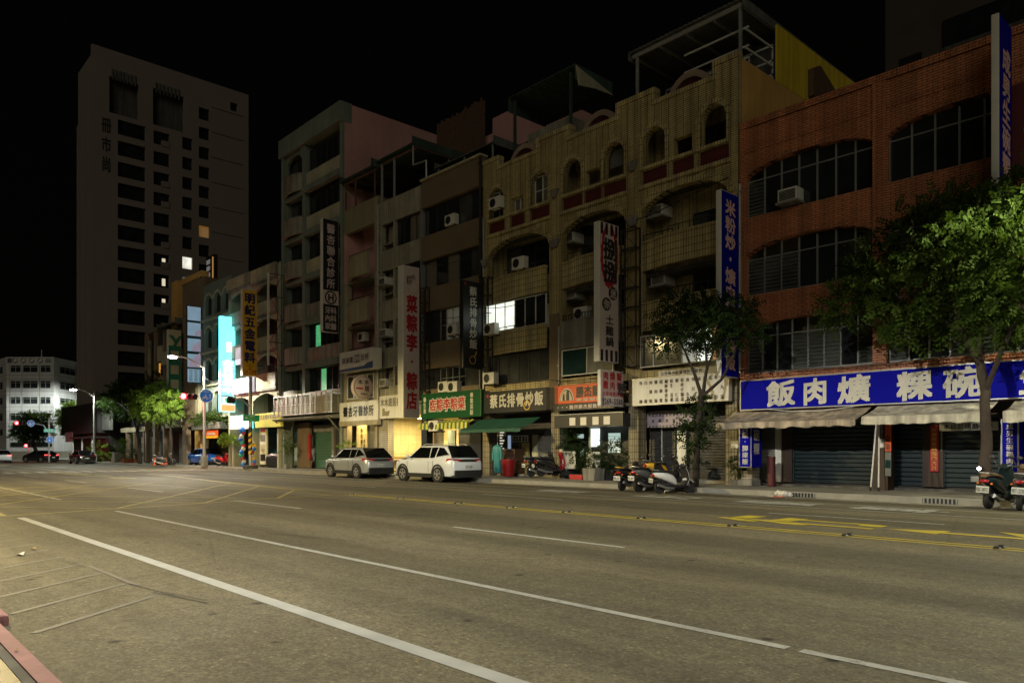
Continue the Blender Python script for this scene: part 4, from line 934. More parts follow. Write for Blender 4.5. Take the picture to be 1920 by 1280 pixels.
glow('room_amber', (1., .45, .04), .55)
for z in (10.2, 7.2, 4.4):
    MB().box(-78.6, -77.2, D - .02, D + .19, z, z + 1.5).build('cream_panel', M['plaster_cream'], Ab); window(Ab, -78.6, -77.2, z + 1.52, z + 2.9, D + .15, 2, lit={0: M['room_amber']} if z == 7.2 else {})
    window(Ab, -81.4, -79.5, z + 1.0, z + 2.4, D + .15, 3)
for x in (-82, -79.2, -76.5): MB().box(x - .2, x + .2, D - .1, D + .3, 0, 13.2).build('pier', M['brown_slab'], Ab)
pipe(Ab, -80.6, D - .1, 3.5, 12.5, M['plaster_olive'], .22, 'duct')
# rooftop frame with lit panel
Rf = thing('rooftop_sign_frame', 'dark rooftop frame with a small column of pale panels on the brown slab building', 'rooftop sign', (-70.5, D + 2, 16.6))
q = MB().box(-71.2, -69.2, D + 2, D + 2.3, 16.6, 19.4); q.build('frame', M['black_metal'], Rf)
glow('pale_sign', (.8, .8, .8), .16, patt=.6, sc=5)
for k in range(4): MB().box(-71., -70.2, D + 1.96, D + 1.99, 16.9 + .6 * k, 17.3 + .6 * k).build('panel', M['pale_sign'], Rf)
MB().box(-69.6, -69.4, D + 1.96, D + 1.99, 16.8, 19.2).build('lit_strip', glow('strip_amber', (1., .5, .1), .35), Rf)
# ================================================================== high-rise tower
T = thing('apartment_tower', 'tall dull brown high-rise apartment tower rising behind the low row', 'tower', (-113, 36, 0))
XT = fx(172, 26.); mat('tower_wall', (.22, .19, .165), .8, .12, .15); tw = M['tower_wall']
ty = lambda u: on_x(u, XT)
tz = lambda u, v: fz(u, v, ty(u))
hol = []; win = []
lit_t = {(2, 6): glow('tower_lit', (1., .98, .85), 1.0, patt=.5, sc=.6), (2, 7): glow('tower_dim', (.9, .9, .7), .12, patt=.5, sc=.7), (3, 6): glow('tower_orange', (1., .45, .08), .13)}
for r in range(14):
    z0 = 43.6 - 2.8 * r
    for ci, (ua, ub, h) in enumerate(((221, 273, 1.95), (288, 318, 1.8), (342, 361, 1.7), (373, 393, 1.7))):
        if ci == 3: zz_ = z0 + 5.2
        else: zz_ = z0 + (0 if ci < 2 else .3)
        if zz_ < 9: continue
        hol.append(rect(ty(ua), ty(ub), zz_, zz_ + h)); win.append((ci, r, ty(ua), ty(ub), zz_, zz_ + h))
for ua, ub in ((205, 260), (287, 345)): hol.append(rect(ty(ua), ty(ub), 46.2, 51.0 if ua < 250 else 51.2))
hol.append(rect(ty(432), ty(446), 51.4, 52.6))
Mx = Matrix(((0, -1, 0, XT), (1, 0, 0, 0), (0, 0, 1, 0), (0, 0, 0, 1)))
MB().holed(rect(26, ty(466), 7.3, 54.5), hol, 0, .5).xf(Mx).build('facade_wall', tw, T)
MB().box(-117, XT - 1.0, 26.4, ty(466), 0, 53.2).build('tower_body', M['concrete_dark'], T)
for k in range(5): 
    x = -116.9 + k * 1.55; MB().box(x, x + (1.3 if k < 4 else XT - x - .01), 25.9 + .12 * (k % 2), 26.39, 7.3, 46).build('front_fin', tw, T)
MB().box(-117, XT - .5, 26.1, 26.39, 46, 53.4).build('front_top', tw, T)
MB().box(XT - 1.0, XT - .55, 26.4, ty(466), 53.2, 54.4).build('parapet', tw, T)
for ua in (205, 287):
    q = MB()
    for k in range(7): u = ua + 6 + k * 7; y = ty(u); q.box(XT - .02, XT + .12, y - .12, y + .12, 50.6, 52.)
    q.build('brise_fins', M['concrete_dark'], T)
for ci, r, a, b, z0, z1 in win:
    fr = MB().box(XT - .46, XT - .4, a, b, z0, z1)
    o = fr.build('window', lit_t.get((ci, r), M['glass_dark']), T)
    if ci == 1 and r % 3 != 1: MB().box(XT - .3, XT + .12, a + (b - a) * .5, b - .05, z0 - .1, z0 + .7).build('balcony', tw, T)
    if ci == 1 and r in (6, 7, 8): MB().box(XT - .38, XT - .36, b - .9, b - .45, z0 + .3, z0 + 1.3).build('lit_curtain', glow('tower_small', (1., .85, .6), .7), T)
for k in range(11): MB().box(XT - .0, XT + .12, ty(396), ty(455), 51 - 3.6 * k, 51.12 - 3.6 * k).build('ledge', tw, T)
q = MB(); 
for ch, v in (('冊', 246), ('市', 283), ('尚', 320)):
    put_glyph(q, ch, (XT, ty(190), fz(190, v, ty(190))), (0, 1, 0), (0, 0, 1), ty(209) - ty(190), 2.0, .03)
q.build('lettering', M['letter_black'], T)
P = thing('black_podium', 'black two-storey podium building at the foot of the high-rise tower', 'building', (-112, D, 0))
MB().box(-119, -100.5, D, D + 1.3, 3.6, 7.3).box(-119, -100.5, D + 1.3, 60, 0, 7.3).build('wall', M['black_paint'], P)
MB().box(-116.5, -112.6, D - .06, D - .005, 2.6, 3.9).build('pink_panel', mat('pink_panel', (.5, .3, .34), .5), P)
MB().box(-101.5, -97.5, D + .5, D + .9, 3.9, 6.6).build('white_panel', M['sheet_grey'], P)
MB().box(-107, -97, D - 1.6, D + .4, 2.9, 3.1).build('entrance_canopy', M['black_metal'], P)
for x in (-106.5, -102, -97.4): MB().box(x - .08, x + .08, D - 1.4, D - 1.25, .1, 2.9).build('canopy_post', M['white_paint'], P)
MB().box(-99.5, -83, D + 3, D + 9, 0, 3.0).build('rear_wall', M['concrete_dark'], P)
for x in (-97, -94, -90.5, -87): MB().box(x - .15, x + .15, D + 2.2, D + 2.6, 0, 4.2).build('side_post', M['brown_slab'], P)
MB().box(-99, -83.2, D + 2.1, D + 2.9, 3.6, 4.1).build('lintel', M['plaster_beige'], P)
# ================================================================== pale office block far left
W = thing('pale_office_block', 'pale grey office block with rows of dark windows and round emblems at its roof edge', 'building', (0, 0, 0))
def pol(u, depth): a, b = _d(u); t = depth / 1412; return (a * t, b * t)
cor = [pol(-60, 160), pol(12, 138), pol(101, 138), pol(112, 140), pol(175, 152)]
back = [pol(175, 180), pol(-60, 190)]
ht = lambda v, dp: CAMH + (845 - v) * dp / 1412
HT = ht(669, 138); mat('office_wall', (.46, .46, .46), .7, .12, .2, stain=.12); mat('office_joint', (.18, .18, .18), .7, .1)
MB().prism(cor + back, 'z', 0, HT).build('wall', M['office_wall'], W)
def face_parts(p, r_, cols, rows, inset=.08):
    d_ = Vector((r_[0] - p[0], r_[1] - p[1], 0)); L_ = d_.length; d_.normalize(); n_ = Vector((d_.y, -d_.x, 0))
    if n_.dot(Vector((p[0], p[1], 0))) > 0: n_ = -n_
    Mt = Matrix(((d_.x, -n_.x, 0, p[0]), (d_.y, -n_.y, 0, p[1]), (0, 0, 1, 0), (0, 0, 0, 1)))
    jt = MB()
    for z0, z1 in rows:
        for a, b in cols:
            a *= L_; b *= L_
            f = MB().box(a - .05, b + .05, -.1, -.01, z0 - .05, z0).box(a, b, -.08, -.01, z0 + (z1 - z0) * .72, z0 + (z1 - z0) * .78).box(a - .06, a, -.1, -.01, z0, z1).box(b, b + .06, -.1, -.01, z0, z1)
            n = max(2, round((b - a) / 1.5))
            for k in range(1, n): xx = a + (b - a) * k / n; f.box(xx - .05, xx + .05, -.08, -.01, z0, z1)
            o = f.xf(Mt).build('window', M['frame_alu'], W)
            MB().box(a, b, -.05, .02, z0, z1).xf(Mt).build('pane', M['glass_dark'], o)
        jt.box(0, L_, -.02, .02, z0 - .62, z0 - .56).box(0, L_, -.02, .02, z1 + .3, z1 + .36)
    for c_ in cols: jt.box(c_[0] * L_ - .3, c_[0] * L_ - .25, -.02, .02, 3, HT - .5).box(c_[1] * L_ + .25, c_[1] * L_ + .3, -.02, .02, 3, HT - .5)
    jt.xf(Mt).build('cladding_joints', M['office_joint'], W)
    return Mt, L_
RW = [(ht(v1, 138), ht(v0, 138)) for v0, v1 in ((685, 697), (714, 727), (744, 756), (774, 787), (804, 815))]
Mt, L_ = face_parts(cor[1], cor[2], ((.1, .3), (.36, .66), (.73, .93)), RW)
face_parts(cor[3], cor[4], ((.0, .42), (.46, .95)), RW); face_parts(cor[0], cor[1], ((.2, .45), (.6, .92)), RW)
MB().box(L_ * .1, L_ * .96, -.12, .02, ht(837, 138), ht(829, 138)).xf(Mt).build('ground_strip_window', M['glass_dark'], W)
z = (ht(670, 138) + ht(682, 138)) / 2
MB().box(0, L_ * .98, -.06, -.005, ht(683, 138), HT - .1).xf(Mt).build('emblem_board', M['office_wall'], W)
q = MB()
put_glyph(q, '勤', (0, 0, 0), (1, 0, 0), (0, 0, 1), .01, .01)
for k, f in enumerate((.19, .36, .54, .72)):
    e = MB().lathe([(.52, 0), (.52, -.05), (.0, -.05)], L_ * f, -.06, z, 18, 'y').xf(Mt); e.build('emblem_disc', M['letter_grey'], W)
    MB().prism([(L_ * f - .35, z - .3), (L_ * f + .4, z + .1), (L_ * f + .1, z + .38), (L_ * f - .15, z + .05)], 'y', -.14, -.112).xf(Mt).build('emblem_mark', M['white_paint'], W)
MB().box(L_ * .83, L_ * .95, -.1, -.062, z - .4, z + .35).xf(Mt).build('emblem_panel', M['letter_grey'], W)
q = MB(); put_glyph(q, '郵', tuple(Mt @ Vector((.2, -.07, z - .5))), (Mt @ Vector((1, 0, 0)) - Mt @ Vector((0, 0, 0))).normalized(), (0, 0, 1), .95, 1., .03); q.build('lettering', M['letter_black'], W)
MB().tube([tuple(Mt @ Vector((L_ * .6, 2, HT - .1))), tuple(Mt @ Vector((L_ * .6, 2, HT + 1.6)))], .12, 8).build('roof_vent', M['frame_alu'], W)
# low white boundary wall in front of the office
Wl = thing('white_boundary_wall', 'low white boundary wall in front of the pale office block', 'wall', (0, 0, 0))
a, b = pol(-40, 128), pol(170, 128)
d_ = Vector((b[0] - a[0], b[1] - a[1])); d_.normalize(); n_ = Vector((-d_.y, d_.x)) * .15
MB().prism([a, b, (b[0] + n_.x, b[1] + n_.y), (a[0] + n_.x, a[1] + n_.y)], 'z', 0, 1.35).build('wall_panel', M['white_paint'], Wl)
# ================================================================== blade signs (stand out from the facades, lettering on the face turned to the right)
RY, UZ, RX = (0, 1, 0), (0, 0, 1), (1, 0, 0)
def blade(name, label, ue, u0, u1, vt, vb, edge, face, Yi=D - .22, frame=True):
    X = Yi * rr(u1); Yo = X / rr(u0); th = max(.12, X - Yo * rr(ue)); zt, zb = fz(u0, vt, Yo), fz(u0, vb, Yo)
    t = thing(name, label, 'sign', (X, Yi, zb), 'blade signs along the facades')
    MB().bbox(X - th, X, Yo, Yi, zb, zt, .025).build('sign_box', edge, t)
    MB().box(X + .002, X + .008, Yo + .03, Yi - .03, zb + .03, zt - .03).build('sign_face', face, t)
    if frame:
        q = MB(); h = zt - zb
        for k in range(max(2, int(h / 1.6))):
            z = zb + h * (k + .5) / max(2, int(h / 1.6)); q.box(X - th * .6, X - th * .4, Yi, D + .05, z, z + .05)
        q.build('bracket', M['black_metal'], t)
    return t, X + .008, Yo, Yi, zb, zt
def vt_text(t, X, ya, yb, zt, zb, txt, m, gap=.1, bold=.02, name='lettering', shear=0.):
    q = MB(); text_col(q, txt, (X, ya, zt), RY, UZ, yb - ya, zt - zb, gap, bold, shear); return q.build(name, m, t)
def disc_x(X, y, z, r, th=.01, n=24):
    return MB().lathe([(r, 0), (r, th)], X, y, z, n, 'x')
# white sign with red brush circle
t, X, Yo, Yi, zb, zt = blade('blade_sign', 'tall white blade sign with a red brush ring round its top characters', 1113, 1124, 1160, 413, 677, M['sign_white'], M['sign_pinkwhite'])
W_, H_ = Yi - Yo, zt - zb
cy = (Yo + Yi) / 2
q = MB()
for z0, z1 in ((zb + .04, zb + .5), (zt - .5, zt - .04)):
    for k in range(4): q.box(X, X + .006, Yo + .06 + k * W_ / 4, Yo + .06 + (k + .5) * W_ / 4, z0, z1)
q.build('stripes', M['letter_black'], t)
q = MB()
for (cz, r0, r1) in ((zt - H_ * .235, .36, .60),):
    n = 40; pt = []
    rnd = random.Random(3)
    for k in range(n + 1):
        a = math.pi * (.62 + 1.76 * k / n); pt.append((a, 1 + .14 * rnd.random()))
    ro = [(X, cy + math.cos(a) * W_ * .42 * j, cz + math.sin(a) * 1.22 * j) for a, j in pt]; ri = [(X, cy + math.cos(a) * W_ * .33, cz + math.sin(a) * 1.08) for a, j in pt]
    for k in range(n): q.hull([ro[k], ro[k + 1], ri[k + 1], ri[k]], [(p[0] + .006, p[1], p[2]) for p in (ro[k], ro[k + 1], ri[k + 1], ri[k])])
    q.build('red_brush_ring', M['letter_red'], t)
vt_text(t, X + .008, Yo + .2, Yi - .12, zt - .6, zt - H_ * .43, '捌捌', M['letter_black'], .04, .035)
for ch, y, z in (('迷', cy + .22, zt - H_ * .5), ('你', cy - .18, zt - H_ * .585)):
    disc_x(X, y, z, .27).build('black_dot', M['letter_black'], t)
    q = MB(); put_glyph(q, ch, (X + .008, y - .19, z - .2), RY, UZ, .38, .4); q.build('lettering', M['sign_pinkwhite'], t)
vt_text(t, X, cy - .25, cy + .27, zt - H_ * .655, zb + .62, '土雞鍋', M['letter_black'], .08)
def lattice(label, u0, u1, vt, vb):
    x0, x1 = fx(u0, D - .37), fx(u1, D - .37); z1, z0 = fz(u0, vt, D - .37), fz(u0, vb, D - .37); t = thing('sign_scaffold', label, 'sign frame', (x0, D - .4, z0), 'scaffolds of the blade signs')
    q = MB()
    for x in (x0, x1):
        for y in (D - .36, D - .1): q.box(x - .025, x + .025, y - .025, y + .025, z0, z1)
    q.build('uprights', M['black_metal'], t); q = MB(); n = max(3, int((z1 - z0) / .75))
    for k in range(n + 1):
        z = z0 + (z1 - z0 - .04) * k / n
        q.box(x0 + .026, x1 - .026, D - .38, D - .35, z, z + .035).box(x0 + .026, x1 - .026, D - .12, D - .09, z, z + .035).box(x0 - .015, x0 + .015, D - .33, D - .13, z, z + .035).box(x1 - .015, x1 + .015, D - .33, D - .13, z, z + .035)
    q.build('rungs', M['black_metal'], t); q = MB()
    for k in range(n): za, zb2 = z0 + (z1 - z0) * k / n, z0 + (z1 - z0) * (k + 1) / n; q.bar((x0, D - .38, za if k % 2 else zb2), (x1, D - .38, zb2 if k % 2 else za), .02)
    q.build('braces', M['black_metal'], t)
lattice('black metal scaffold right of the white blade sign with the red brush ring', 1164, 1192, 432, 688)
lattice('narrow black scaffold right of the black brush lettered blade sign', 906, 915, 520, 690)
lattice('narrow dark scaffold beside the tall white red-lettered blade sign', 788, 797, 540, 735)
# blue sign
t, X, Yo, Yi, zb, zt = blade('blade_sign', 'tall blue blade sign with pinkish characters partly behind the small tree crown', 1342, 1352, 1385, 354, 705, M['white_paint'], M['sign_blue'])
vt_text(t, X, Yo + .24, Yi - .24, zt - .25, zb + .25, '米粉炒·爌肉飯 滷飯', M['letter_pink'], .06, .03, shear=-.12)
# far right blue sign
t, X, Yo, Yi, zb, zt = blade('blade_sign', 'tall blue blade sign high at the right end of the orange front', 1858, 1873, 1897, 23, 440, M['white_paint'], M['sign_blue'])
vt_text(t, X, Yo + .24, Yi - .2, zt - .75, zb + .2, '成男生碗粿肉飯', M['letter_pink'], .06, .03, shear=-.12)
# white sign with red characters
t, X, Yo, Yi, zb, zt = blade('blade_sign', 'tall white blade sign with big red characters and a small orange emblem on top', 745.5, 756, 786.5, 496, 783, M['sign_white'], M['sign_pinkwhite'])
H_ = zt - zb; cy = (Yo + Yi) / 2
vt_text(t, X, Yo + .2, Yi - .16, zt - H_ * .185, zb + H_ * .055, '菜粽李·粽店', M['letter_red'], .08, .04)
q = MB(); put_glyph(q, '粽', (X, Yo + .18, zt - 1.05), RY, UZ, .4, .55, .0); put_glyph(q, '水', (X, cy - .05, zt - .75), RY, UZ, .35, .35, .0); q.build('emblem_lettering', M['wood_brown'], t)
MB().lathe([(.34, 0), (.34, .004), (.30, .004), (.3, 0)], X, cy + .08, zt - 1.15, 24, 'x').build('emblem_ring', M['letter_gold'], t)
q = MB()
for k in range(5): q.box(X, X + .004, Yo + .1, Yi - .06, zb + .08 + k * .1, zb + .11 + k * .1)
q.build('face_louvres', M['letter_grey'], t)
# black vertical sign
t, X, Yo, Yi, zb, zt = blade('blade_sign', 'black blade sign with white brush characters and an outlined pan at its foot', 862, 868, 905, 524, 689, M['sign_black'], M['sign_black'])
H_ = zt - zb; cy = (Yo + Yi) / 2
vt_text(t, X, cy - .24, cy + .26, zt - .22, zb + .95, '蔡氏排骨炒飯', M['letter_white'], .1, .02)
MB().lathe([(.20, 0), (.20, .006), (.175, .006), (.175, 0)], X, cy - .02, zb + .42, 20, 'x').build('pan_outline', M['letter_gold'], t)
MB().bar((X + .004, cy + .1, zb + .58), (X + .004, cy + .22, zb + .85), .03).build('pan_handle', M['letter_gold'], t)
MB().box(X, X + .006, Yo + .1, Yo + .2, zt - .22, zt - .1).build('red_seal', M['letter_red'], t)
# medical sign
t, X, Yo, Yi, zb, zt = blade('blade_sign', 'black clinic blade sign with pink panel and ringed letter in the middle', 600, 605, 635, 408, 621, M['sign_white'], M['sign_black'], Yi=D - .35)
H_ = zt - zb; cy = (Yo + Yi) / 2; z1 = zt - H_ * .63; z0 = zt - H_ * .755
vt_text(t, X, cy - .3, cy + .3, zt - .25, z1 + .1, '醫杏聯合診所', M['sign_pinkwhite'], .1)
MB().box(X, X + .006, Yo + .03, Yi - .03, z0, z1).build('pink_panel', M['sign_pinkwhite'], t)
MB().lathe([(.42, 0), (.42, .006), (.33, .006), (.33, 0)], X + .006, cy, (z0 + z1) / 2, 28, 'x').build('ring', M['letter_black'], t)
q = MB(); put_glyph(q, 'H', (X + .012, cy - .2, (z0 + z1) / 2 - .22), RY, UZ, .4, .44, .06); q.build('letter', M['letter_black'], t)
q = MB(); text_col(q, '牙內家', (X, Yo + .14, z0 - .12), RY, UZ, .42, z0 - zb - .25, .12); text_col(q, '科科醫', (X, Yi - .58, z0 - .12), RY, UZ, .42, z0 - zb - .25, .12); q.build('lettering', M['sign_pinkwhite'], t)
# yellow sign
t, X, Yo, Yi, zb, zt = blade('blade_sign', 'yellow blade sign with heavy dark characters and a telephone number below', 451, 454.5, 482, 541, 704, M['sign_white'], M['sign_yellow'], Yi=D - .5)
H_ = zt - zb; cy = (Yo + Yi) / 2
vt_text(t, X, cy - .42, cy + .42, zt - .2, zb + .95, '明紀五金電料', M['letter_navy'], .1, .04)
q = MB(); put_glyph(q, '☎', (X, cy - .2, zb + .52), RY, UZ, .4, .32, 0); text_line(q, '239-5371', (X, Yo + .08, zb + .12), RY, UZ, Yi - Yo - .16, .34, .1, .02); q.build('number', M['letter_red'], t)
# bare sign frame
X = (D - .3) * rr(533); Yo = X / rr(502); zt, zb = fz(502, 511, Yo), fz(502, 684, Yo)
t = thing('advertising_rack', 'empty metal frame of a blade sign with diagonal braces', 'sign frame', (X, D - .3, zb), 'blade signs along the facades')
MB().box(X - .1, X, Yo, Yo + .12, zb, zt).build('outer_post', M['white_paint'], t); MB().box(X - .06, X, D - .36, D - .3, zb, zt).build('inner_post', M['rust_metal'], t)
q = MB()
for k in range(5): z = zb + (zt - zb - .05) * k / 4; q.box(X - .05, X - .01, Yo + .12, D - .36, z, z + .05)
for k in range(4):
    za, zc = zb + (zt - zb) * k / 4, zb + (zt - zb) * (k + 1) / 4; q.bar((X - .03, Yo + .14, za if k % 2 else zc), (X - .03, D - .4, zc if k % 2 else za), .03)
q.build('brace', M['black_metal'], t)
# glowing cyan sign
glow('lit_cyan', (.10, .80, .90), 3.2, patt=.25, sc=.6); glow('lit_white', (.95, .98, 1.), 3.); glow('lit_orange', (1., .35, .06), 1.3); glow('lit_teal', (.05, .72, .72), 2.0, patt=.2)
t, X, Yo, Yi, zb, zt = blade('blade_sign', 'brightly glowing cyan blade sign with an orange foot', 410, 413.5, 441, 592, 771, M['lit_cyan'], M['lit_cyan'], Yi=D - .2)
H_ = zt - zb; cy = (Yo + Yi) / 2
MB().box(X, X + .01, Yo + .03, Yi - .03, zb + .02, zb + H_ * .075).build('orange_band', M['lit_orange'], t); MB().box(X, X + .01, Yo + .2, Yi - .2, zb + H_ * .08, zb + H_ * .16).build('white_band', M['lit_white'], t)
q = MB(); text_col(q, '全日營業中', (X, cy - .45, zt - H_ * .45), RY, UZ, .9, H_ * .36, .15, .03); q.build('lettering', M['lit_white'], t)
q = MB().box(X, X + .01, Yo + .5, Yi - .3, zt - H_ * .37, zt - H_ * .27); q.build('white_emblem', M['lit_white'], t)
# cream and green sign
mat('sign_cream', (.5, .42, .28), .5, .1); mat('sign_deep_green', (.02, .17, .10), .5, .15)
t, X, Yo, Yi, zb, zt = blade('blade_sign', 'cream and green blade sign with a dark green forked emblem', 312, 315, 340, 617, 742, M['sign_white'], M['sign_cream'], Yi=D - .3)
H_ = zt - zb; cy = (Yo + Yi) / 2
MB().box(X, X + .006, Yo + .04, Yi - .04, zb + .05, zt - H_ * .24).build('green_panel', M['sign_deep_green'], t)
MB().prism([(cy - .55, zt - .5), (cy - .15, zt - .5), (cy + .1, zt - .85), (cy + .42, zt - .5), (cy + .65, zt - .5), (cy + .1, zt - 1.5), (cy - .15, zt - 1.5), (cy - .02, zt - 1.15)], 'x', X, X + .006).build('emblem', M['sign_deep_green'], t)
q = MB()
for k in range(3): q.box(X + .006, X + .012, cy - .35, cy + .35, zb + .7 + 1.3 * k, zb + 1.5 + 1.3 * k)
q.build('cream_panes', M['sign_cream'], t)
# pale blue panels
glow('lit_blue_grey', (.36, .56, .80), .34, patt=.25, sc=.9); glow('lit_pinkish', (.7, .35, .6), .3, patt=.4, sc=2)
X = (D - .12) * rr(377); Yo = X / rr(351); 
t = thing('panel_sign', 'column of four pale blue lit panels over a small board of lines', 'sign', (X, D - .12, fz(351, 718, Yo)), 'blade signs along the facades')
MB().box(X - .2, X - .01, Yo, D - .12, fz(351, 718, Yo), fz(351, 572, Yo)).build('sign_box', M['black_metal'], t)
for k, (va, vb) in enumerate(((573, 600), (603, 629), (633, 658), (662, 688), (690, 716))):
    z1, z0 = fz(351, va, Yo), fz(351, vb, Yo)
    MB().box(X, X + .03, Yo + .03, D - .16, z0 + .03, z1 - .03).build('panel', M['lit_blue_grey'], t)
    if 0 < k < 4: MB().prism([(D - .2, z0 + .06), (D - .2, z0 + .3 + .35 * k), (D - .45 - .12 * k, z0 + .2 + .2 * k), (D - .4 - .3 * k, z0 + .06)], 'x', X + .03, X + .036).build('pink_patch', M['lit_pinkish'], t)
    if k == 4:
        q = MB()
        for c_ in range(3): text_col(q, '內外兒骨婦眼', (X + .03, Yo + .15 + c_ * .42, z1 - .06), RY, UZ, .3, z1 - z0 - .15, .2)
        q.build('lettering', M['letter_navy'], t)
# ================================================================== signs flat on the facades
def board(name, label, u0, u1, vt0, vb0, Y, m, th=.22, frame=None, cat='sign'):
    x0, x1 = fx(u0, Y), fx(u1, Y); z1, z0 = fz(u0, vt0, Y), fz(u0, vb0, Y)
    t = thing(name, label, cat, (x0, Y, z0), 'shop signs across the facades')
    MB().bbox(x0, x1, Y, Y + th, z0, z1, .02).build('sign_box', m, t)
    if frame:
        q = MB(); f = .03
        q.box(x0, x1, Y - .015, Y - .002, z1 - f, z1).box(x0, x1, Y - .015, Y - .002, z0, z0 + f).box(x0, x0 + f, Y - .015, Y - .002, z0 + f, z1 - f).box(x1 - f, x1, Y - .015, Y - .002, z0 + f, z1 - f); q.build('sign_frame', frame, t)
    return t, x0, x1, z0, z1
def h_text(t, Y, txt, x0, x1, z0, z1, m, gap=.08, bold=.02, name='lettering', shear=0.):
    q = MB(); text_line(q, txt, (x0, Y, z0), RX, UZ, x1 - x0, z1 - z0, gap, bold, shear); return q.build(name, m, t)
Yb = D - .5
t, x0, x1, z0, z1 = board('shop_sign', 'long blue shop sign with big pale characters across the orange building', 1387.5, 1920, 713.5, 770, Yb, M['sign_blue'], .25)
MB().box(x1 + .002, 1.2, Yb, Yb + .25, z0, z1).build('sign_box', M['sign_blue'], t)
q = MB().box(x0, 1.2, Yb - .012, Yb - .002, z1 - .04, z1).box(x0, 1.2, Yb - .012, Yb - .002, z0, z0 + .04).box(x0, x0 + .04, Yb - .012, Yb - .002, z0 + .04, z1 - .04)
q.build('sign_frame', M['steel'], t)
q = MB(); h = z1 - z0
for ch, ua, ub in (('飯', 1437, 1492), ('肉', 1504, 1553), ('爌', 1570, 1633), ('粿', 1681, 1749), ('碗', 1768, 1843)):
    xa, xb = fx(ua, Yb), fx(ub, Yb); put_glyph(q, ch, (xa, Yb - .002, z0 + h * .1), RX, UZ, xb - xa, h * .82, .03, .06)
for ch, xa in (('生', fx(1909, Yb)), ('男', -4.4), ('成', -2.9)): put_glyph(q, ch, (xa, Yb - .002, z0 + h * .1), RX, UZ, .95, h * .82, .03, .06)
q.build('lettering', M['letter_white'], t)
Y = D - .4
t, x0, x1, z0, z1 = board('shop_sign', 'orange animal clinic sign with a dog and cat in a white arch', 1039.5, 1121, 724, 758, Y, M['sign_orange'])
h = z1 - z0; cx = x0 + .75
for r, m in ((.36, 'white_paint'), (.33, 'letter_black'), (.30, 'sign_cream')):
    n = 16; MB().prism([(cx + r * 1.15 * math.cos(math.pi * k / n), z0 + .13 + r * 1.5 * math.sin(math.pi * k / n)) for k in range(n + 1)], 'y', Y - .004 - .004 * (.37 - r) * 100, Y - .002).build('arch_emblem', M[m], t)
q = MB()
for bx_, s_ in ((cx - .14, .75), (cx + .1, 1.1)):
    q.box(bx_ - .07 * s_, bx_ + .07 * s_, Y - .06, Y - .045, z0 + .14, z0 + .14 + .26 * s_).lathe([(.07 * s_, 0), (.07 * s_, -.006)], bx_ + .01, Y - .05, z0 + .16 + .3 * s_, 10, 'y')
q.build('animal_silhouettes', M['letter_black'], t)
h_text(t, Y - .002, '勝杰動物醫院', x0 + 1.3, x0 + 4.1, z0 + h * .3, z1 - h * .12, M['letter_black'], .06, .03)
h_text(t, Y - .002, '專業獸醫診療', x0 + 1.3, x0 + 3.6, z0 + h * .08, z0 + h * .24, M['letter_white'])
MB().box(x0 - .02, x1 + .9, Y, Y + .2, z0 - .3, z0 - .01).build('dark_strip', M['sign_black'], t)
h_text(t, Y - .002, '‧‧‧獨資勝杰獸醫博士主治', x0 + .1, x0 + 3.6, z0 - .25, z0 - .07, M['sign_pinkwhite'])
# small red and white noodle sign
t, X, Yo, Yi, zb, zt = blade('blade_sign', 'small white blade sign with red rice and noodle characters and a phone number', 1120, 1126, 1169, 692, 760, M['sign_white'], M['sign_pinkwhite'], Yi=D - .05)
h = zt - zb
q = MB()
for i, s_ in enumerate(('肉燥飯', '雞肉飯')): text_line(q, s_, (X, Yo + .08, zt - h * (.27 + .26 * i)), RY, UZ, Yi - Yo - .16, h * .23, .2, .03)
text_line(q, '古早味乾拌麵', (X, Yo + .06, zb + h * .27), RY, UZ, Yi - Yo - .12, h * .15, .1, .02)
for z in (zt - h * .3, zt - h * .56): q.box(X, X + .004, Yo + .04, Yi - .04, z, z + .015)
q.build('lettering', M['letter_red'], t)
q = MB(); text_line(q, '☎269-5580', (X, Yo + .06, zb + .07), RY, UZ, Yi - Yo - .12, h * .17, .1, .03); q.build('number', M['letter_black'], t)
# menu board
t, x0, x1, z0, z1 = board('menu_sign', 'wide off-white menu sign covered in columns of small brown characters', 1186, 1367, 711, 761, Y, M['sign_white'], frame=M['steel'])
cols = ['特　　　麵', '白　　　飯', '肉　燥　飯', '雞　肉　麵', '招　牌　粉', '鹹酥排骨飯', '豬生　活羹', '蝦　　仁湯', '綜炒什錦湯', '魚　　丸湯', '虱　目　魚', '滷　　　蛋', '燙　　青菜', '乾　　　麵', '米　　　粉', '貢　丸　湯', '餛　飩　湯']
q = MB()
for i, s_ in enumerate(cols):
    xx = x0 + .35 + i * .245
    if xx + .2 > x1: break
    for j, ch in enumerate(s_):
        if ch != '　': put_glyph(q, ch, (xx, Y - .002, z1 - .27 - j * (z1 - z0 - .35) / 4), RX, UZ, .15, .16, .03)
q.build('lettering', M['wood_brown'], t)
t2 = thing('menu_strip', 'narrow pale strip sign with brown characters above the wide menu sign', 'sign', (x0 + 1.3, Y, z1), 'shop signs across the facades')
MB().box(x0 + 1.2, x1 - .1, Y + .1, Y + .15, z1 + .03, z1 + .24).build('sign_box', M['sign_white'], t2); h_text(t2, Y + .1, '古早味小吃便當外送服務', x0 + 1.3, x0 + 3.2, z1 + .05, z1 + .21, M['wood_brown'])
mat('sign_mauve', (.32, .27, .34), .5, .1)
t, x0, x1, z0, z1 = board('menu_sign', 'smaller mauve menu sign with dark characters hung inside the arcade', 1212, 1300, 771, 802, D + .7, M['sign_mauve'], .08)
q = MB()
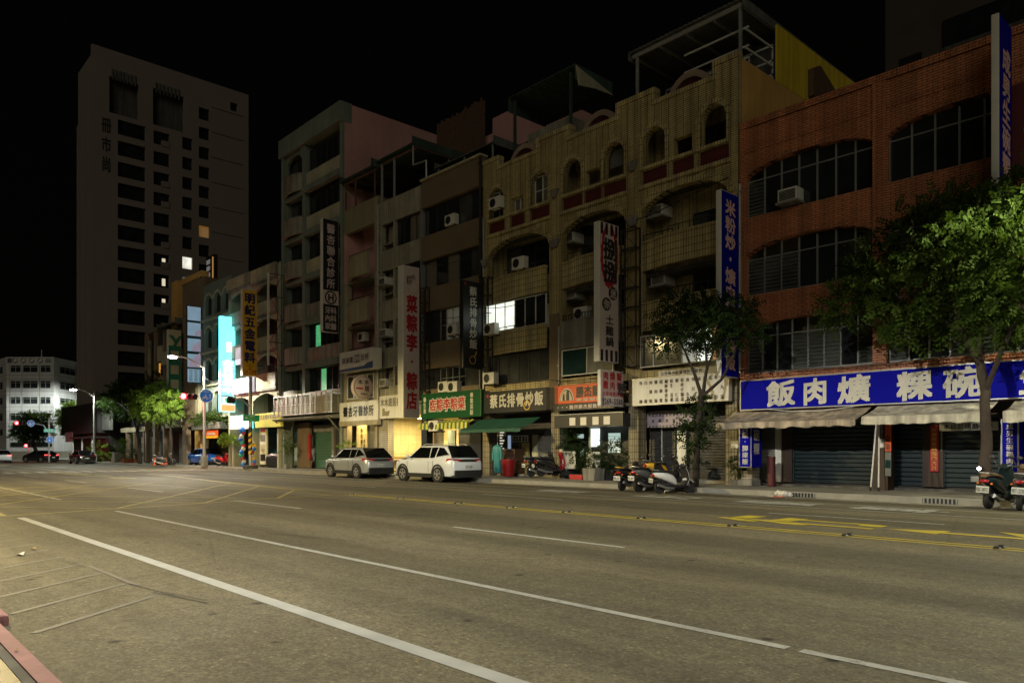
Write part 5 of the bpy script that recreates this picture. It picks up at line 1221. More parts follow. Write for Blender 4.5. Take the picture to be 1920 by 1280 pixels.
for i in range(14):
    for j, ch in enumerate('飯麵湯' if i % 2 else '粉　菜'):
        if ch != '　': put_glyph(q, ch, (x0 + .12 + i * .17, D + .698, z1 - .24 - j * .24), RX, UZ, .12, .14, .02)
q.build('lettering', M['letter_black'], t)
# black rice shop sign
t, x0, x1, z0, z1 = board('shop_sign', 'black shop sign with white brush characters above the green awning', 907, 1025, 736, 775.5, Y, M['sign_black'])
h = z1 - z0; h_text(t, Y - .002, '蔡氏排骨炒飯', x0 + .45, x0 + 4.2, z0 + h * .24, z1 - h * .12, M['letter_white'], .08, .025)
MB().lathe([(.22, 0), (.22, -.006), (.17, -.006), (.17, 0)], x0 + 3.1, Y - .014, z0 + h * .26, 18, 'y').build('pan_outline', M['letter_gold'], t)
MB().lathe([(.07, 0), (.07, -.006)], x0 + .3, Y - .002, z1 - .2, 12, 'y').build('red_dot', M['letter_red'], t)
q = MB()
for k in range(22): q.box(x0 + 4.0 + k * .05, x0 + 4.02 + k * .05, Y - .01, Y - .002, z0 + .03, z1 - .03)
q.build('ribs', M['black_metal'], t)
# green sign
t, x0, x1, z0, z1 = board('shop_sign', 'bright green shop sign with red characters outlined in white', 789.5, 902, 739.5, 786, Y - .1, M['sign_green'])
h = z1 - z0; Yg = Y - .1
h_text(t, Yg - .002, '店粽李粽菜', x0 + .75, x0 + 3.85, z0 + h * .28, z1 - h * .2, M['letter_white'], .0, .075, 'outline'); h_text(t, Yg - .012, '店粽李粽菜', x0 + .78, x0 + 3.82, z0 + h * .30, z1 - h * .22, M['letter_red'], .06, .02)
q = MB(); text_col(q, '養生素', (x0 + .22, Yg - .002, z1 - h * .1), RX, UZ, .26, h * .7); text_col(q, '專業菜粽', (x0 + 4.2, Yg - .002, z1 - h * .08), RX, UZ, .26, h * .86); q.build('small_lettering', M['letter_white'], t)
# clinic signs
t, x0, x1, z0, z1 = board('shop_sign', 'grey-white dental clinic sign with black characters over the yellow lit entrance', 636.5, 709, 755.5, 799, D - .35, M['sign_white'])
h = z1 - z0; h_text(t, D - .352, '醫杏牙醫診所', x0 + .45, x1 - .45, z0 + h * .38, z1 - h * .18, M['letter_black'], .08, .03); MB().box(x0, x1, D - .37, D - .352, z0 + .0, z0 + h * .2).build('lower_trim', M['plaster_beige'], t)
t, x0, x1, z0, z1 = board('shop_sign', 'white clinic sign with small dark characters and a deep blue wave along its foot', 636.5, 699.5, 662, 699, D - .95, M['sign_white'], .6)
h = z1 - z0; Yc = D - .952
h_text(t, Yc, '張淥雲', x0 + .3, x0 + 1.65, z0 + h * .4, z0 + h * .72, M['letter_black'], .05, .01); h_text(t, Yc, '診所', x0 + 2.5, x0 + 3.4, z0 + h * .42, z0 + h * .76, M['letter_black'], .05, .01)
h_text(t, Yc, '内科', x0 + 1.75, x0 + 2.4, z0 + h * .62, z0 + h * .8, M['letter_navy']); h_text(t, Yc, '家醫科', x0 + 1.72, x0 + 2.42, z0 + h * .36, z0 + h * .52, M['letter_navy']); MB().box(x0 + 1.72, x0 + 2.42, Yc - .006, Yc, z0 + h * .56, z0 + h * .58).build('rule', M['letter_navy'], t)
MB().prism([(x0 + .02, z0 + .02), (x1 - .02, z0 + .02), (x1 - .02, z0 + h * .35), (x1 - .6, z0 + h * .3), (x1 - 1., z0 + h * .18), (x0 + .02, z0 + h * .14)], 'y', Yc - .008, Yc).build('blue_wave', mat('sign_wave', (.02, .08, .2), .45), t)
X = (D - .05) * rr(700.5); yc_ = X / rr(681.5); zc = fz(681.5, 726, yc_)
t = thing('round_sign', 'round pinkish sign with brown characters on two bars, between the clinic signs', 'sign', (X, yc_, zc), 'blade signs along the facades')
MB().lathe([(.66, -.28), (.7, -.26), (.7, -.02), (.66, 0)], X, yc_, zc, 32, 'x').build('sign_box', M['sign_pinkwhite'], t, True)
MB().lathe([(.64, 0), (.64, .005), (.615, .005), (.615, 0)], X, yc_, zc, 32, 'x').build('ring', M['wood_brown'], t)
q = MB()
for ch, dy, dz, s_ in (('木', -.38, .18, .3), ('木', .05, .18, .3), ('居', .06, -.22, .34)): put_glyph(q, ch, (X + .004, yc_ + dy, zc + dz), RY, UZ, s_, s_)
text_line(q, '民宿房', (X + .004, yc_ - .2, zc - .46), RY, UZ, .5, .15); q.build('lettering', M['wood_brown'], t)
MB().box(X + .001, X + .006, yc_ - .5, yc_ - .05, zc - .12, zc - .02).build('red_bar', M['letter_red'], t)
q = MB(); 
for z in (zc + .25, zc - .35): q.box(X - .16, X - .12, yc_ + .5, D + .05, z, z + .05)
q.build('bracket', M['black_metal'], t)
t, x0, x1, z0, z1 = board('shop_sign', 'small white guesthouse sign with dark grey characters left of the tall white blade sign', 711.5, 752, 743, 785, D - .3, M['sign_white'])
h = z1 - z0; h_text(t, D - .302, '木木居民宿', x0 + .12, x0 + 2.2, z0 + h * .52, z1 - h * .1, M['letter_grey'], .08, .03); MB().prism([(x0 + .3, z0 + .15), (x0 + 1., z0 + .15), (x0 + 1.1, z0 + .45), (x0 + .6, z0 + .4), (x0 + .55, z0 + .6), (x0 + .3, z0 + .6)], 'y', D - .308, D - .302).build('brown_shape', M['plaster_olive'], t)
# signs further left
t, x0, x1, z0, z1 = board('shop_sign', 'pale yellow shop sign with a single row of dark characters', 478, 526, 776, 802, D - .7, M['sign_pale_yellow'])
h = z1 - z0; h_text(t, D - .702, '明紀五金電料有限公司', x0 + .2, x1 - .2, z0 + h * .55, z1 - h * .12, M['letter_grey'], .08, .02)
t, x0, x1, z0, z1 = board('lit_shop_sign', 'glowing turquoise and white shop sign left of the green street name sign', 431, 470, 780, 805, D - .9, M['lit_teal'])
h = z1 - z0; q = MB(); q.box(x0 + .5, x1 - 1.8, D - .912, D - .902, z0 + h * .35, z1 - h * .2).box(x1 - 1.6, x1 - .1, D - .912, D - .902, z0 + h * .2, z1 - h * .15); q.build('white_patch', M['lit_white'], t); MB().box(x0, x1, D - .915, D - .902, z0, z0 + h * .08).build('orange_edge', M['lit_orange'], t)
glow('lit_soft_white', (1., .9, 1.), .7, patt=.3, sc=1.2)
t, x0, x1, z0, z1 = board('lit_shop_sign', 'glowing white sign box with a pink patch beside the cyan blade sign', 440, 471, 711, 738, D - .75, M['lit_soft_white'], .5)
MB().box(x0 + 1.5, x0 + 2.4, D - .76, D - .752, z0 + .1, z1 - .1).build('pink_patch', M['lit_pinkish'], t)
t, x0, x1, z0, z1 = board('lit_shop_sign', 'small glowing white square sign half behind the yellow blade sign', 441, 455, 652, 684, D - .5, M['lit_soft_white'], .2)
t, x0, x1, z0, z1 = board('banner', 'small red and orange banner with white characters under the plant-filled balcony', 386, 408.5, 807, 822, D - 1.1, M['sign_orange'], .05)
h_text(t, D - 1.102, '新鮮現做', x0 + .3, x1 - .5, z0 + .25, z1 - .15, M['letter_white'])
MB().box(x0 + .1, x1 - .05, D - 1.11, D - 1.102, z0 + .02, z0 + .2).build('yellow_stripe', M['sign_yellow'], t)
glow('poster_yellow', (.9, .65, .03), .22, patt=.4, sc=3)
t, x0, x1, z0, z1 = board('poster_panel', 'tall yellow advertising panel with pictures beside the tiled pillar', 487, 499, 805, 870, D - .35, M['poster_yellow'], .12)
for k in range(4): MB().box(x0 + .12, x1 - .12, D - .36, D - .352, z0 + .25 + k * .72, z0 + .75 + k * .72).build('picture', (M['letter_black'], M['sign_cream'], M['letter_grey'], M['letter_red'])[k], t)
# lower blue signs at the orange building
def post_sign(label, u0, u1, vt_, vb_, Y, txt, txt2=None):
    x0, x1 = fx(u0, Y), fx(u1, Y); z1, z0 = fz(u0, vt_, Y), fz(u0, vb_, Y)
    t = thing('pillar_sign', label, 'sign', (x0, Y, z0), 'low blue signs at the pillars')
    MB().bbox(x0, x1, Y, Y + .7, z0, z1, .015).build('sign_box', M['sign_blue'], t)
    q = MB().box(x0 - .01, x0 + .03, Y - .012, Y - .001, z0, z1).box(x1 - .03, x1 + .01, Y - .012, Y - .001, z0, z1).box(x0, x1, Y - .012, Y - .001, z0, z0 + .04); q.build('sign_frame', M['steel'], t)
    q = MB(); text_col(q, txt, (x0 + .12, Y - .002, z1 - .1), RX, UZ, x1 - x0 - .24, z1 - z0 - .2, .1, .03); q.build('lettering', M['letter_white'], t)
    if txt2: q = MB(); text_col(q, txt2, (x1, Y + .12, z1 - .2), RY, UZ, .4, .95, .12, .02); q.build('side_lettering', M['letter_white'], t)
    return t, x0, x1, z0, z1
post_sign('low blue pillar sign under the left end of the torn awning', 1386, 1409, 792, 876, D - .75, '肉飯·脚庫飯', '碗粿')
post_sign('low blue pillar sign behind the parked scooters at the right', 1877, 1910, 786, 890, D - .6, '成男生碗粿肉飯')
t, x0, x1, z0, z1 = board('couplet', 'long red paper couplet with gold characters on the timber post', 1744, 1759.5, 797, 884, D + .6, M['letter_red'], .02, cat='couplet')
q = MB(); text_col(q, '財源廣進福臨門大吉', (x0 + .04, D + .598, z1 - .06), RX, UZ, x1 - x0 - .08, z1 - z0 - .12); q.build('lettering', M['letter_gold'], t)
t, x0, x1, z0, z1 = board('notice', 'pale notice with a row of dark characters over the shutter behind the tree trunk', 1761, 1872, 792, 808, D + .55, M['sign_white'], .04)
h_text(t, D + .548, '本店於國曆休息', x0 + .12, x0 + 1.45, z0 + .05, z1 - .04, M['letter_black'])
t, x0, x1, z0, z1 = board('notice', 'narrow orange notice with dark characters on the brown pillar', 1659, 1671, 793, 846, D - .08, M['sign_orange'], .03)
q = MB(); text_col(q, '自助', (x0 + .03, D - .082, z1 - .35), RX, UZ, x1 - x0 - .06, .5); q.build('lettering', M['letter_black'], t)
t, x0, x1, z0, z1 = board('notice', 'white paper notice taped to the brown pillar', 1647, 1658, 823, 839, D - .1, M['white_board'], .02)
q = MB(); put_glyph(q, 'D', (x0 + .07, D - .102, z1 - .12), RX, UZ, .06, .08); q.build('lettering', M['letter_black'], t)
t, x0, x1, z0, z1 = board('poster_panel', 'faded blue and white poster low on the brown pillar', 1659, 1671, 847, 892, D - .08, M['sheet_grey'], .02)
MB().box(x0 + .02, x1 - .02, D - .09, D - .082, z0 + .25, z0 + .5).build('picture', M['glass_teal'], t)
t, x0, x1, z0, z1 = board('notice', 'small white plates of house numbers on the tiled pillar', 1370, 1384, 826, 840, D - .08, M['white_board'], .02)
t = thing('wall_panel', 'dark red ornamental panel with gold rim at the far right of the orange front', 'panel', (-5.9, D - .3, 9.))
xw = fx(1896, D - .3); MB().bbox(xw, xw + 2.2, D - .3, D - .08, fz(1900, 330, D - .3), fz(1900, 160, D - .3), .02).build('board', M['red_panel'], t)
MB().lathe([(.6, 0), (.6, -.03), (.52, -.03), (.52, 0)], xw + .9, D - .3, fz(1900, 250, D - .3), 28, 'y').build('gold_ring', M['letter_gold'], t)
# ================================================================== awnings
def awning(label, x0, x1, yb, zb_, yf, zf, drop, m, stripes=None, seed=1, ragged=.06, name='awning', tilt=0.):
    rnd = random.Random(seed); t = thing(name, label, 'awning', (x0, yb, zb_)); n = max(8, int((x1 - x0) / .16)); q = MB(); rows = 6
    off = [rnd.uniform(-1, 1) for _ in range(n + 1)]
    grid = []
    for j in range(rows + 1):
        s_ = j / rows
        for i in range(n + 1):
            x = x0 + (x1 - x0) * i / n; sag = -.045 * math.sin(math.pi * s_) * (1 + .25 * math.sin(i * .9 + seed)); fold = .012 * off[i] * s_
            grid.append((x, yb + (yf - yb) * s_, zb_ + (zf - zb_) * s_ + sag + fold + tilt * (i / n - .5)))
    for i in range(n + 1): x = x0 + (x1 - x0) * i / n; grid.append((x, yf - .02 + .02 * math.sin(i * 1.7), zf - drop - ragged * abs(off[i]) + tilt * (i / n - .5)))
    up = len(grid); fs = [(j * (n + 1) + i, j * (n + 1) + i + 1, (j + 1) * (n + 1) + i + 1, (j + 1) * (n + 1) + i) for j in range(rows + 1) for i in range(n)]
    lower = [(p[0], p[1] + .006, p[2] - .012) for p in grid]
    q.v = grid + lower; 
    for k, f in enumerate(fs):
        mi = (k % n) % 2 if stripes else 0
        q.f.append(f); q.m.append(mi); q.f.append(tuple(i + up for i in f[::-1])); q.m.append(mi)
    e = [(i, i + 1) for i in range(n)]
    q.build('canvas', [m, stripes] if stripes else m, t, True)
    b = MB()
    for x in (x0 + .05, (x0 + x1) / 2, x1 - .05): b.bar((x, yb, zb_ - .35), (x, yf + .05, zf - .03), .025)
    b.bar((x0, yf + .03, zf - .02), (x1, yf + .03, zf - .02), .03); b.build('awning_arm', M['rust_metal'], t)
    return t
mat('canvas_dirty', (.46, .385, .29), .85, .5, 2.2, stain=.5); mat('canvas_white', (.62, .58, .46), .85, .45, 2.5, stain=.45); mat('canvas_green', (.006, .065, .042), .7, .25, 2); mat('canvas_yellow', (.55, .52, .06), .7, .2); mat('canvas_dark_green', (.06, .14, .08), .7, .2)
Yb_ = D - .3
awning('dirty beige awning with a torn lower edge under the left half of the blue sign', -14.55, -9.75, Yb_, 2.78, D - 1.5, 2.36, .16, M['canvas_dirty'], seed=2, ragged=.06)
awning('off-white awning with folded yellow mark under the right half of the blue sign', -9.55, -6.3, Yb_, 2.80, D - 1.55, 2.42, .2, M['canvas_white'], seed=5, ragged=.05)
awning('white awning at the right edge of the view with a blue patch', -5.9, -2.5, Yb_, 2.8, D - 1.5, 2.45, .25, M['canvas_white'], seed=8)
awning('deep green awning over the fried rice shop front', fx(872, D - 1.2), fx(985, D - 1.2), D - .25, 2.95, D - 1.5, 2.42, .12, M['canvas_green'], seed=4, ragged=.04)
awning('yellow and green striped awning under the green shop sign', fx(789, D - .6), fx(880, D - .6), D - .3, 3.0, D - .75, 2.85, .3, M['canvas_yellow'], M['canvas_dark_green'], seed=3, ragged=.02)
t = thing('canopy_box', 'dark canopy box with four small yellow panes under the orange clinic sign', 'canopy', (fx(1042, D - .5), D - .5, 2.4))
x0, x1 = fx(1040, D - .5), fx(1168, D - .5); MB().box(x0, x1, D - .5, D + .1, 2.42, 2.95).build('box', M['sign_black'], t)
glow('pane_yellow', (.9, .62, .15), .14)
for u in (1073.5, 1094, 1117, 1138): xx = fx(u, D - .5); MB().box(xx - .17, xx + .17, D - .515, D - .502, 2.5, 2.84).build('yellow_pane', M['pane_yellow'], t)
MB().box(x0, x1 + .1, D - .56, D - .5, 2.96, 3.0).build('lip', M['frame_alu'], t)
t = thing('canvas_flap', 'lit ochre canvas flap half unrolled over the shutter behind the white car', 'awning', (-32.3, D + 1.2, 2.4))
MB().prism([(D + 1.7, 2.95), (D + 1.2, 2.3), (D + 1.22, 2.28), (D + 1.73, 2.94)], 'x', -32.4, -30.9).build('canvas', M['yellow_wall'], t); MB().bar((-32.45, D + 1.2, 2.29), (-30.85, D + 1.2, 2.29), .03).build('rod', M['rust_metal'], t)
# air conditioners, each on its own facade spot
acs = [(ac_split, 931, 392, D - .25, 'pale air conditioner under the leftmost small arch'), (ac_split, 975, 505, D - .35, 'air conditioner standing on the topmost left bowed balcony'),
 (ac_split, 921, 628, D - .45, 'air conditioner at the left end of the brightly lit window'), (ac_split, 920, 720, D - .45, 'air conditioner left of the dark window strip above the black shop sign'),
 (ac_split, 851, 628, D - .1, 'air conditioner on the brown band below the upper gridded window'), (ac_split, 852, 735, D - .1, 'right one of two air conditioners on the ledge above the green sign'), (ac_split, 834, 735, D - .1, 'left one of two air conditioners on the ledge above the green sign'),
 (ac_split, 847, 423, D + .05, 'small white air conditioner high on the brown banded front'), (ac_window, 1080, 562, D + .8, 'window air conditioner in the recess of the middle tiled bay'), (ac_window, 1076, 458, D + .9, 'window air conditioner under the large middle arch'),
 (ac_window, 1240, 409, D + .9, 'window air conditioner in the top recess left of the blue blade sign'), (ac_window, 1245, 537, D + .9, 'window air conditioner in the lower recess left of the blue blade sign'),
 (ac_window, 1487, 382, D + .15, 'window air conditioner on the sill of the top left arch of the orange building'), (ac_split, 1092, 600, D + .4, 'air conditioner with a plant pot in the middle bay recess'),
 (ac_split, 681, 640, D + .6, 'dark air conditioner on the balcony under the bowed parapet'), (ac_split, 816, 808, D - .6, 'air conditioner hung below the green sign beside the lit room'), (ac_split, 1135, 618, D + .9, 'small air conditioner behind the white blade sign'),
 (ac_window, 727, 536, D + .2, 'small window air conditioner on the pale tiles left of the white blade sign'), (ac_window, 729, 632, D + .2, 'window air conditioner in the pale tiled pier, second from top'), (ac_window, 728, 725, D + .2, 'window air conditioner in the pale tiled pier just above the guesthouse sign')]
for fn, u, vb_, Y, lb in acs: fn(fx(u, Y), Y, fz(u, vb_, Y), lb)
# ================================================================== vehicles
mat('car_white', (.60, .64, .68), .3, .04, coat=.8); mat('car_silver', (.36, .38, .41), .3, .04, metal=.4, coat=.8); mat('car_black', (.012, .011, .012), .25, .05, coat=.9); mat('car_blue', (.01, .10, .45), .28, .05, coat=.8)
mat('cladding', (.018, .018, .019), .6, .1); mat('alloy', (.55, .55, .56), .3, .1, metal=.7); mat('lamp_red', (.35, .012, .015), .25, .1); mat('lamp_clear', (.5, .5, .5), .15, .1); mat('plate', (.62, .64, .60), .45, .08)
glow('lamp_red_on', (1., .03, .03), 4.)
def loft(mb, secs):
    """secs: list of rings of equal length"""
    n = len(secs[0]); base = len(mb.v); mb.v += [tuple(p) for s_ in secs for p in s_]
    for i in range(len(secs) - 1):
        for k in range(n): mb.f.append((base + i * n + k, base + i * n + (k + 1) % n, base + (i + 1) * n + (k + 1) % n, base + (i + 1) * n + k)); mb.m.append(mb.mi)
    mb.f += [tuple(range(base, base + n))[::-1], tuple(range(base + (len(secs) - 1) * n, base + len(secs) * n))]; mb.m += [mb.mi] * 2
    return mb
def oval(x, zc, ry, rz, n=12, p=2.6, yc=0.):
    o = []
    for k in range(n):
        a = 2 * math.pi * k / n; c_, s_ = math.cos(a), math.sin(a)
        o.append((x, yc + ry * math.copysign(abs(c_) ** (2 / p), c_), zc + rz * math.copysign(abs(s_) ** (2 / p), s_)))
    return o
def subdiv(o, lv=1):
    m = o.modifiers.new('subsurf', 'SUBSURF'); m.levels = lv; m.render_levels = lv; return o
def car(name, label, cat, loc, rz, L, Wd, H, paint_, belt, hood, wb, wr, gh, clad=True, plate_txt='', brake=False, tail=(.0, .16), rails=False, dark_rear=False):
    """gh = (rear glass foot x, roof rear x, roof front x, windscreen foot x); x forward, centre of the car at 0"""
    t = thing(name, label, cat, (loc[0], loc[1], loc[2]), 'parked cars', rz, True)
    hw = Wd / 2; x0, x1 = -L / 2, L / 2; zb = .24 if clad else .18; xa, xr, xf, xw = gh
    fr, rr_ = x1 - .88, x1 - .88 - wb
    st = [(x0, .78, zb + .16, belt - .22), (x0 + .04, .86, zb + .05, belt - .08), (x0 + .22, .955, zb, belt), (x0 + .7, .99, zb, belt + .01), (rr_ + .6, 1., zb, belt), (0, 1., zb, belt - .01), (fr - .7, 1., zb, belt - .03),
          (xw + .15, .995, zb, belt - .05), (xw + .45, .985, zb, hood + .03), (x1 - .6, .965, zb, hood), (x1 - .22, .90, zb, hood - .07), (x1 - .05, .80, zb + .04, hood - .17), (x1, .70, zb + .14, hood - .27)]
    secs = []
    for x, w_, a, b in st:
        w_ = hw * w_; m = a + (b - a) * .55
        half = [(w_ * .86, a), (w_ * .97, a + .06), (w_ * .985, a + (b - a) * .3), (w_, m), (w_ * .985, b - .10), (w_ * .93, b - .02), (w_ * .6, b + .012), (0., b + .02)]
        ring = [(x, y, z) for y, z in half] + [(x, -y, z) for y, z in half[-2::-1]]
        secs.append(ring)
    body = loft(MB(), secs).build('body', paint_, t, True)
    wbt, wtp = hw * .93, hw * .74
    g = []
    for x, z, w_ in ((xa, belt, .92), (xa + (xr - xa) * .5, belt + (H - belt) * .5, .93), (xr, H - .03, .96), ((xr + xf) / 2, H, 1.), (xf, H - .03, .97), (xf + (xw - xf) * .5, belt + (H - belt) * .5, .95), (xw, belt - .04, .93)):
        f = (z - belt) / (H - belt); wt_ = wbt + (wtp - wbt) * max(f, 0); half = [(wbt * w_, belt - .06), ((wbt * w_ + wt_ * w_) / 2, (belt + z) / 2), (wt_ * w_, z - .05 * max(f, 0)), (wt_ * w_ - .1, z), (0, z + .015)]
        g.append([(x, y, zz_) for y, zz_ in half] + [(x, -y, zz_) for y, zz_ in half[-2::-1]])
    loft(MB(), g).build('cabin', paint_, t, True)
    # side glass: panes follow the leaning cabin side
    def sidept(x, z, s_): f = (z - belt) / (H - belt); return (x, s_ * (wbt + (wtp - wbt) * f + .012 - .02 * abs(x - (xr + xf) / 2) * .2), z)
    zt, zl = H - .10, belt + .03
    bp = (xr + xf) / 2 + .05
    panes = ([(xw - .28, zl), (bp + .03, zl), (bp + .03, zt), (xf - .06, zt)], [(bp - .05, zl), (rr_ + .32, zl + .02), (rr_ + .2, zt), (bp - .05, zt)], [(rr_ + .2, zl + .05), (xa + .22, zl + .16), (xr + .12, zt - .03), (rr_ + .1, zt)])
    for s_ in (1, -1):
        for p in panes:
            o = [sidept(x, z, s_) for x, z in p]; i_ = [(q_[0], q_[1] - s_ * .03, q_[2]) for q_ in o]
            MB().hull(o, i_).build('side_window', M['glass_car'], t)
    def slope(xlo, zlo, xhi, zhi, wl, wh, nx):
        o = [(xlo, -wl, zlo), (xlo, wl, zlo), (xhi, wh, zhi), (xhi, -wh, zhi)]; return MB().hull([(p[0] + nx * .035, p[1], p[2] + .035) for p in o], [(p[0] - nx * .04, p[1], p[2] - .03) for p in o])
    slope(xw - .06, belt + .02, xf + .03, H - .08, wbt * .86, wtp * .86, 1).build('windscreen', M['glass_car'], t)
    slope(xa + .01, belt + .03, xr - .02, H - .06, wbt * .88, wtp * .90, -1).build('rear_window', M['glass_car'], t)
    # wheels
    for x in (rr_, fr):
        for s_ in (1, -1):
            y = s_ * (hw - .10)
            w_ = MB().lathe([(wr * .62, -.11), (wr * .93, -.115), (wr, -.07), (wr, .07), (wr * .93, .115), (wr * .62, .11)], x, y, wr, 24, 'y').build('wheel', M['rubber'], t, True)
            r = MB(); yo = y + s_ * .1
            r.lathe([(wr * .66, -.02), (wr * .66, .02), (wr * .58, .02), (wr * .58, -.02)], x, yo, wr, 24, 'y')
            for k in range(5):
                a = 2 * math.pi * k / 5 + .3
                for d in (-.16, .16): r.bar((x + .05 * math.cos(a), yo, wr + .05 * math.sin(a)), (x + wr * .62 * math.cos(a + d), yo, wr + wr * .62 * math.sin(a + d)), .04)
            r.lathe([(.07, -.02), (.07, .03)], x, yo, wr, 12, 'y'); r.build('rim', M['alloy'], w_)
            R_ = wr + .10; n = 14
            o = [(x + R_ * math.cos(math.pi * k / n * 1.12 - .19), wr + R_ * math.sin(math.pi * k / n * 1.12 - .19)) for k in range(n + 1)]; ii = [(x + (wr + .015) * math.cos(math.pi * k / n * 1.12 - .19), wr + (wr + .015) * math.sin(math.pi * k / n * 1.12 - .19)) for k in range(n + 1)][::-1]
            yy_ = sorted((s_ * (hw - .12), s_ * (hw + .012)))
            if clad: MB().holed(o + ii, [], yy_[0], yy_[1]).build('wheel_arch_cladding', M['cladding'], t)
            MB().lathe([(wr + .05, 0), (wr + .05, .01)], x, s_ * (hw - .015) - .005, wr + .01, 20, 'y').build('wheel_well', M['cladding'], t)
    if clad:
        MB().box(rr_ + wr + .1, fr - wr - .1, -hw - .008, hw + .008, zb - .02, zb + .16).build('sill_cladding', M['cladding'], t)
    MB().bbox(x0 - .03, x0 + .25, -hw * .82, hw * .82, zb - .02, zb + (.32 if clad else .2), .04).build('rear_bumper', M['cladding'], t)
    MB().bbox(x1 - .28, x1 + .02, -hw * .76, hw * .76, zb - .02, zb + .18, .04).build('front_bumper', M['cladding'], t)
    for s_ in (1, -1):
        zl_ = belt - .16 + tail[0]
        o = [(x0 - .012, s_ * hw * .45, zl_ + .02), (x0 + .02, s_ * hw * .86, zl_), (x0 + .42, s_ * (hw * .985), zl_ + .04), (x0 + .40, s_ * (hw * .975), zl_ + tail[1]), (x0 + .04, s_ * hw * .86, zl_ + tail[1]), (x0 + .01, s_ * hw * .45, zl_ + tail[1] - .02)]
        i_ = [(p[0] + .06, p[1] * .93, p[2]) for p in o]; MB().hull(o, i_).build('tail_light', M['lamp_red_on'] if brake else M['lamp_red'], t)
        o = [(x1 - .03, s_ * hw * .48, hood - .25), (x1 - .16, s_ * hw * .84, hood - .24), (x1 - .55, s_ * hw * .975, hood - .16), (x1 - .52, s_ * hw * .965, hood - .05), (x1 - .14, s_ * hw * .80, hood - .12), (x1 - .06, s_ * hw * .48, hood - .17)]
        MB().hull(o, [(p[0] - .06, p[1] * .92, p[2]) for p in o]).build('headlight', M['lamp_clear'], t)
        MB().ball((xw - .35, s_ * (hw + .07), belt + .08), (.09, .12, .08), 6).build('door_mirror', paint_, t, True)
        for xx in (bp - .35 if False else bp - .02, rr_ + .42): MB().bbox(xx, xx + .17, s_ * (hw - .01) - .018, s_ * (hw - .01) + .018, belt - .2, belt - .165, .008).build('door_handle', paint_, t)
        if rails: MB().tube([(xr + .2, s_ * wtp * .9, H - .01), (xr + .35, s_ * wtp * .9, H + .05), (xf - .35, s_ * wtp * .9, H + .05), (xf - .15, s_ * wtp * .9, H - .01)], .018, 6).build('roof_rail', M['alloy'], t)
        q = MB()
        for xx in (bp - .01, rr_ + .36, xw - .2): q.box(xx, xx + .012, s_ * hw - .004, s_ * hw + .003, zb + .2, belt - .1)
        q.build('door_gap', M['cladding'], t)
    if dark_rear: MB().bbox(x0 - .012, x0 + .05, -hw * .44, hw * .44, belt - .14, belt - .02, .02).build('tail_strip', M['cladding'], t)
    p = MB().bbox(x0 - .045, x0 - .02, -.19, .19, belt - .42, belt - .27, .008).build('number_plate', M['plate'], t)
    if plate_txt:
        q = MB(); text_line(q, plate_txt, (x0 - .047, .17, belt - .40), (0, -1, 0), UZ, .34, .11, .08, .01); q.build('lettering', M['letter_black'], p)
    MB().bbox(x1 - .03, x1 + .01, -.5, .5, hood - .38, hood - .26, .02).build('grille', M['cladding'], t)
    return t
PI = math.pi
# the two crossovers parked at the kerb, noses to the left
def spot(u, v, z=0): return gnd(u, v, z)
cwx, cwy = fx(821, 20.0), 20.0           # rear wheel of the white one
car('parked_car', 'white crossover parked at the kerb before the green awning, black wheel arches and tinted glass', 'car', (cwx - (2.69 / 2), 20.95, 0), PI, 4.6, 1.85, 1.66, M['car_white'], 1.06, 1.02, 2.69, .36, (-2.12, -1.62, .35, 1.25), plate_txt='BTY-7308', rails=True, dark_rear=True)
cwx = fx(667, 20.0)
car('parked_car', 'silver crossover parked at the kerb in front of the yellow lit clinic entrance', 'car', (cwx - 1.32, 20.95, 0), PI, 4.46, 1.82, 1.58, M['car_silver'], 1.02, .98, 2.64, .34, (-2.05, -1.45, .35, 1.2), plate_txt='BKE-2951', dark_rear=True)
px, py = gnd(357, 870, .15)
car('parked_car', 'bright blue hatchback half hidden behind the tan pillar, left of the lamp pole', 'car', (fx(357, 24.3) + 1.4, 25.0, PZ), PI, 4.1, 1.74, 1.48, M['car_blue'], .92, .9, 2.55, .31, (-1.95, -1.5, .3, 1.15), clad=False, plate_txt='ALC-6027')
px = fx(152, 20.8); car('parked_car', 'black saloon parked by the lit lamp pole at the black podium', 'car', (px, 20.9, 0), PI, 4.6, 1.8, 1.46, M['car_black'], .95, .92, 2.7, .33, (-2.05, -1.15, .35, 1.3), clad=False, plate_txt='3692-YF', brake=False)
p = pol(76, 94); car('parked_car', 'dark saloon with lit tail lamps waiting before the pale office block', 'car', (p[0], p[1], 0), PI + .45, 4.6, 1.8, 1.46, M['car_black'], .95, .92, 2.7, .33, (-2.05, -1.15, .35, 1.3), clad=False, plate_txt='AXJ-5180', brake=True)
p = pol(0, 88); car('parked_car', 'silver car with red tail lamps at the left edge of the view', 'car', (p[0], p[1], 0), PI, 4.5, 1.8, 1.5, M['car_white'], .95, .92, 2.65, .33, (-2.0, -1.4, .35, 1.25), clad=False, brake=True)
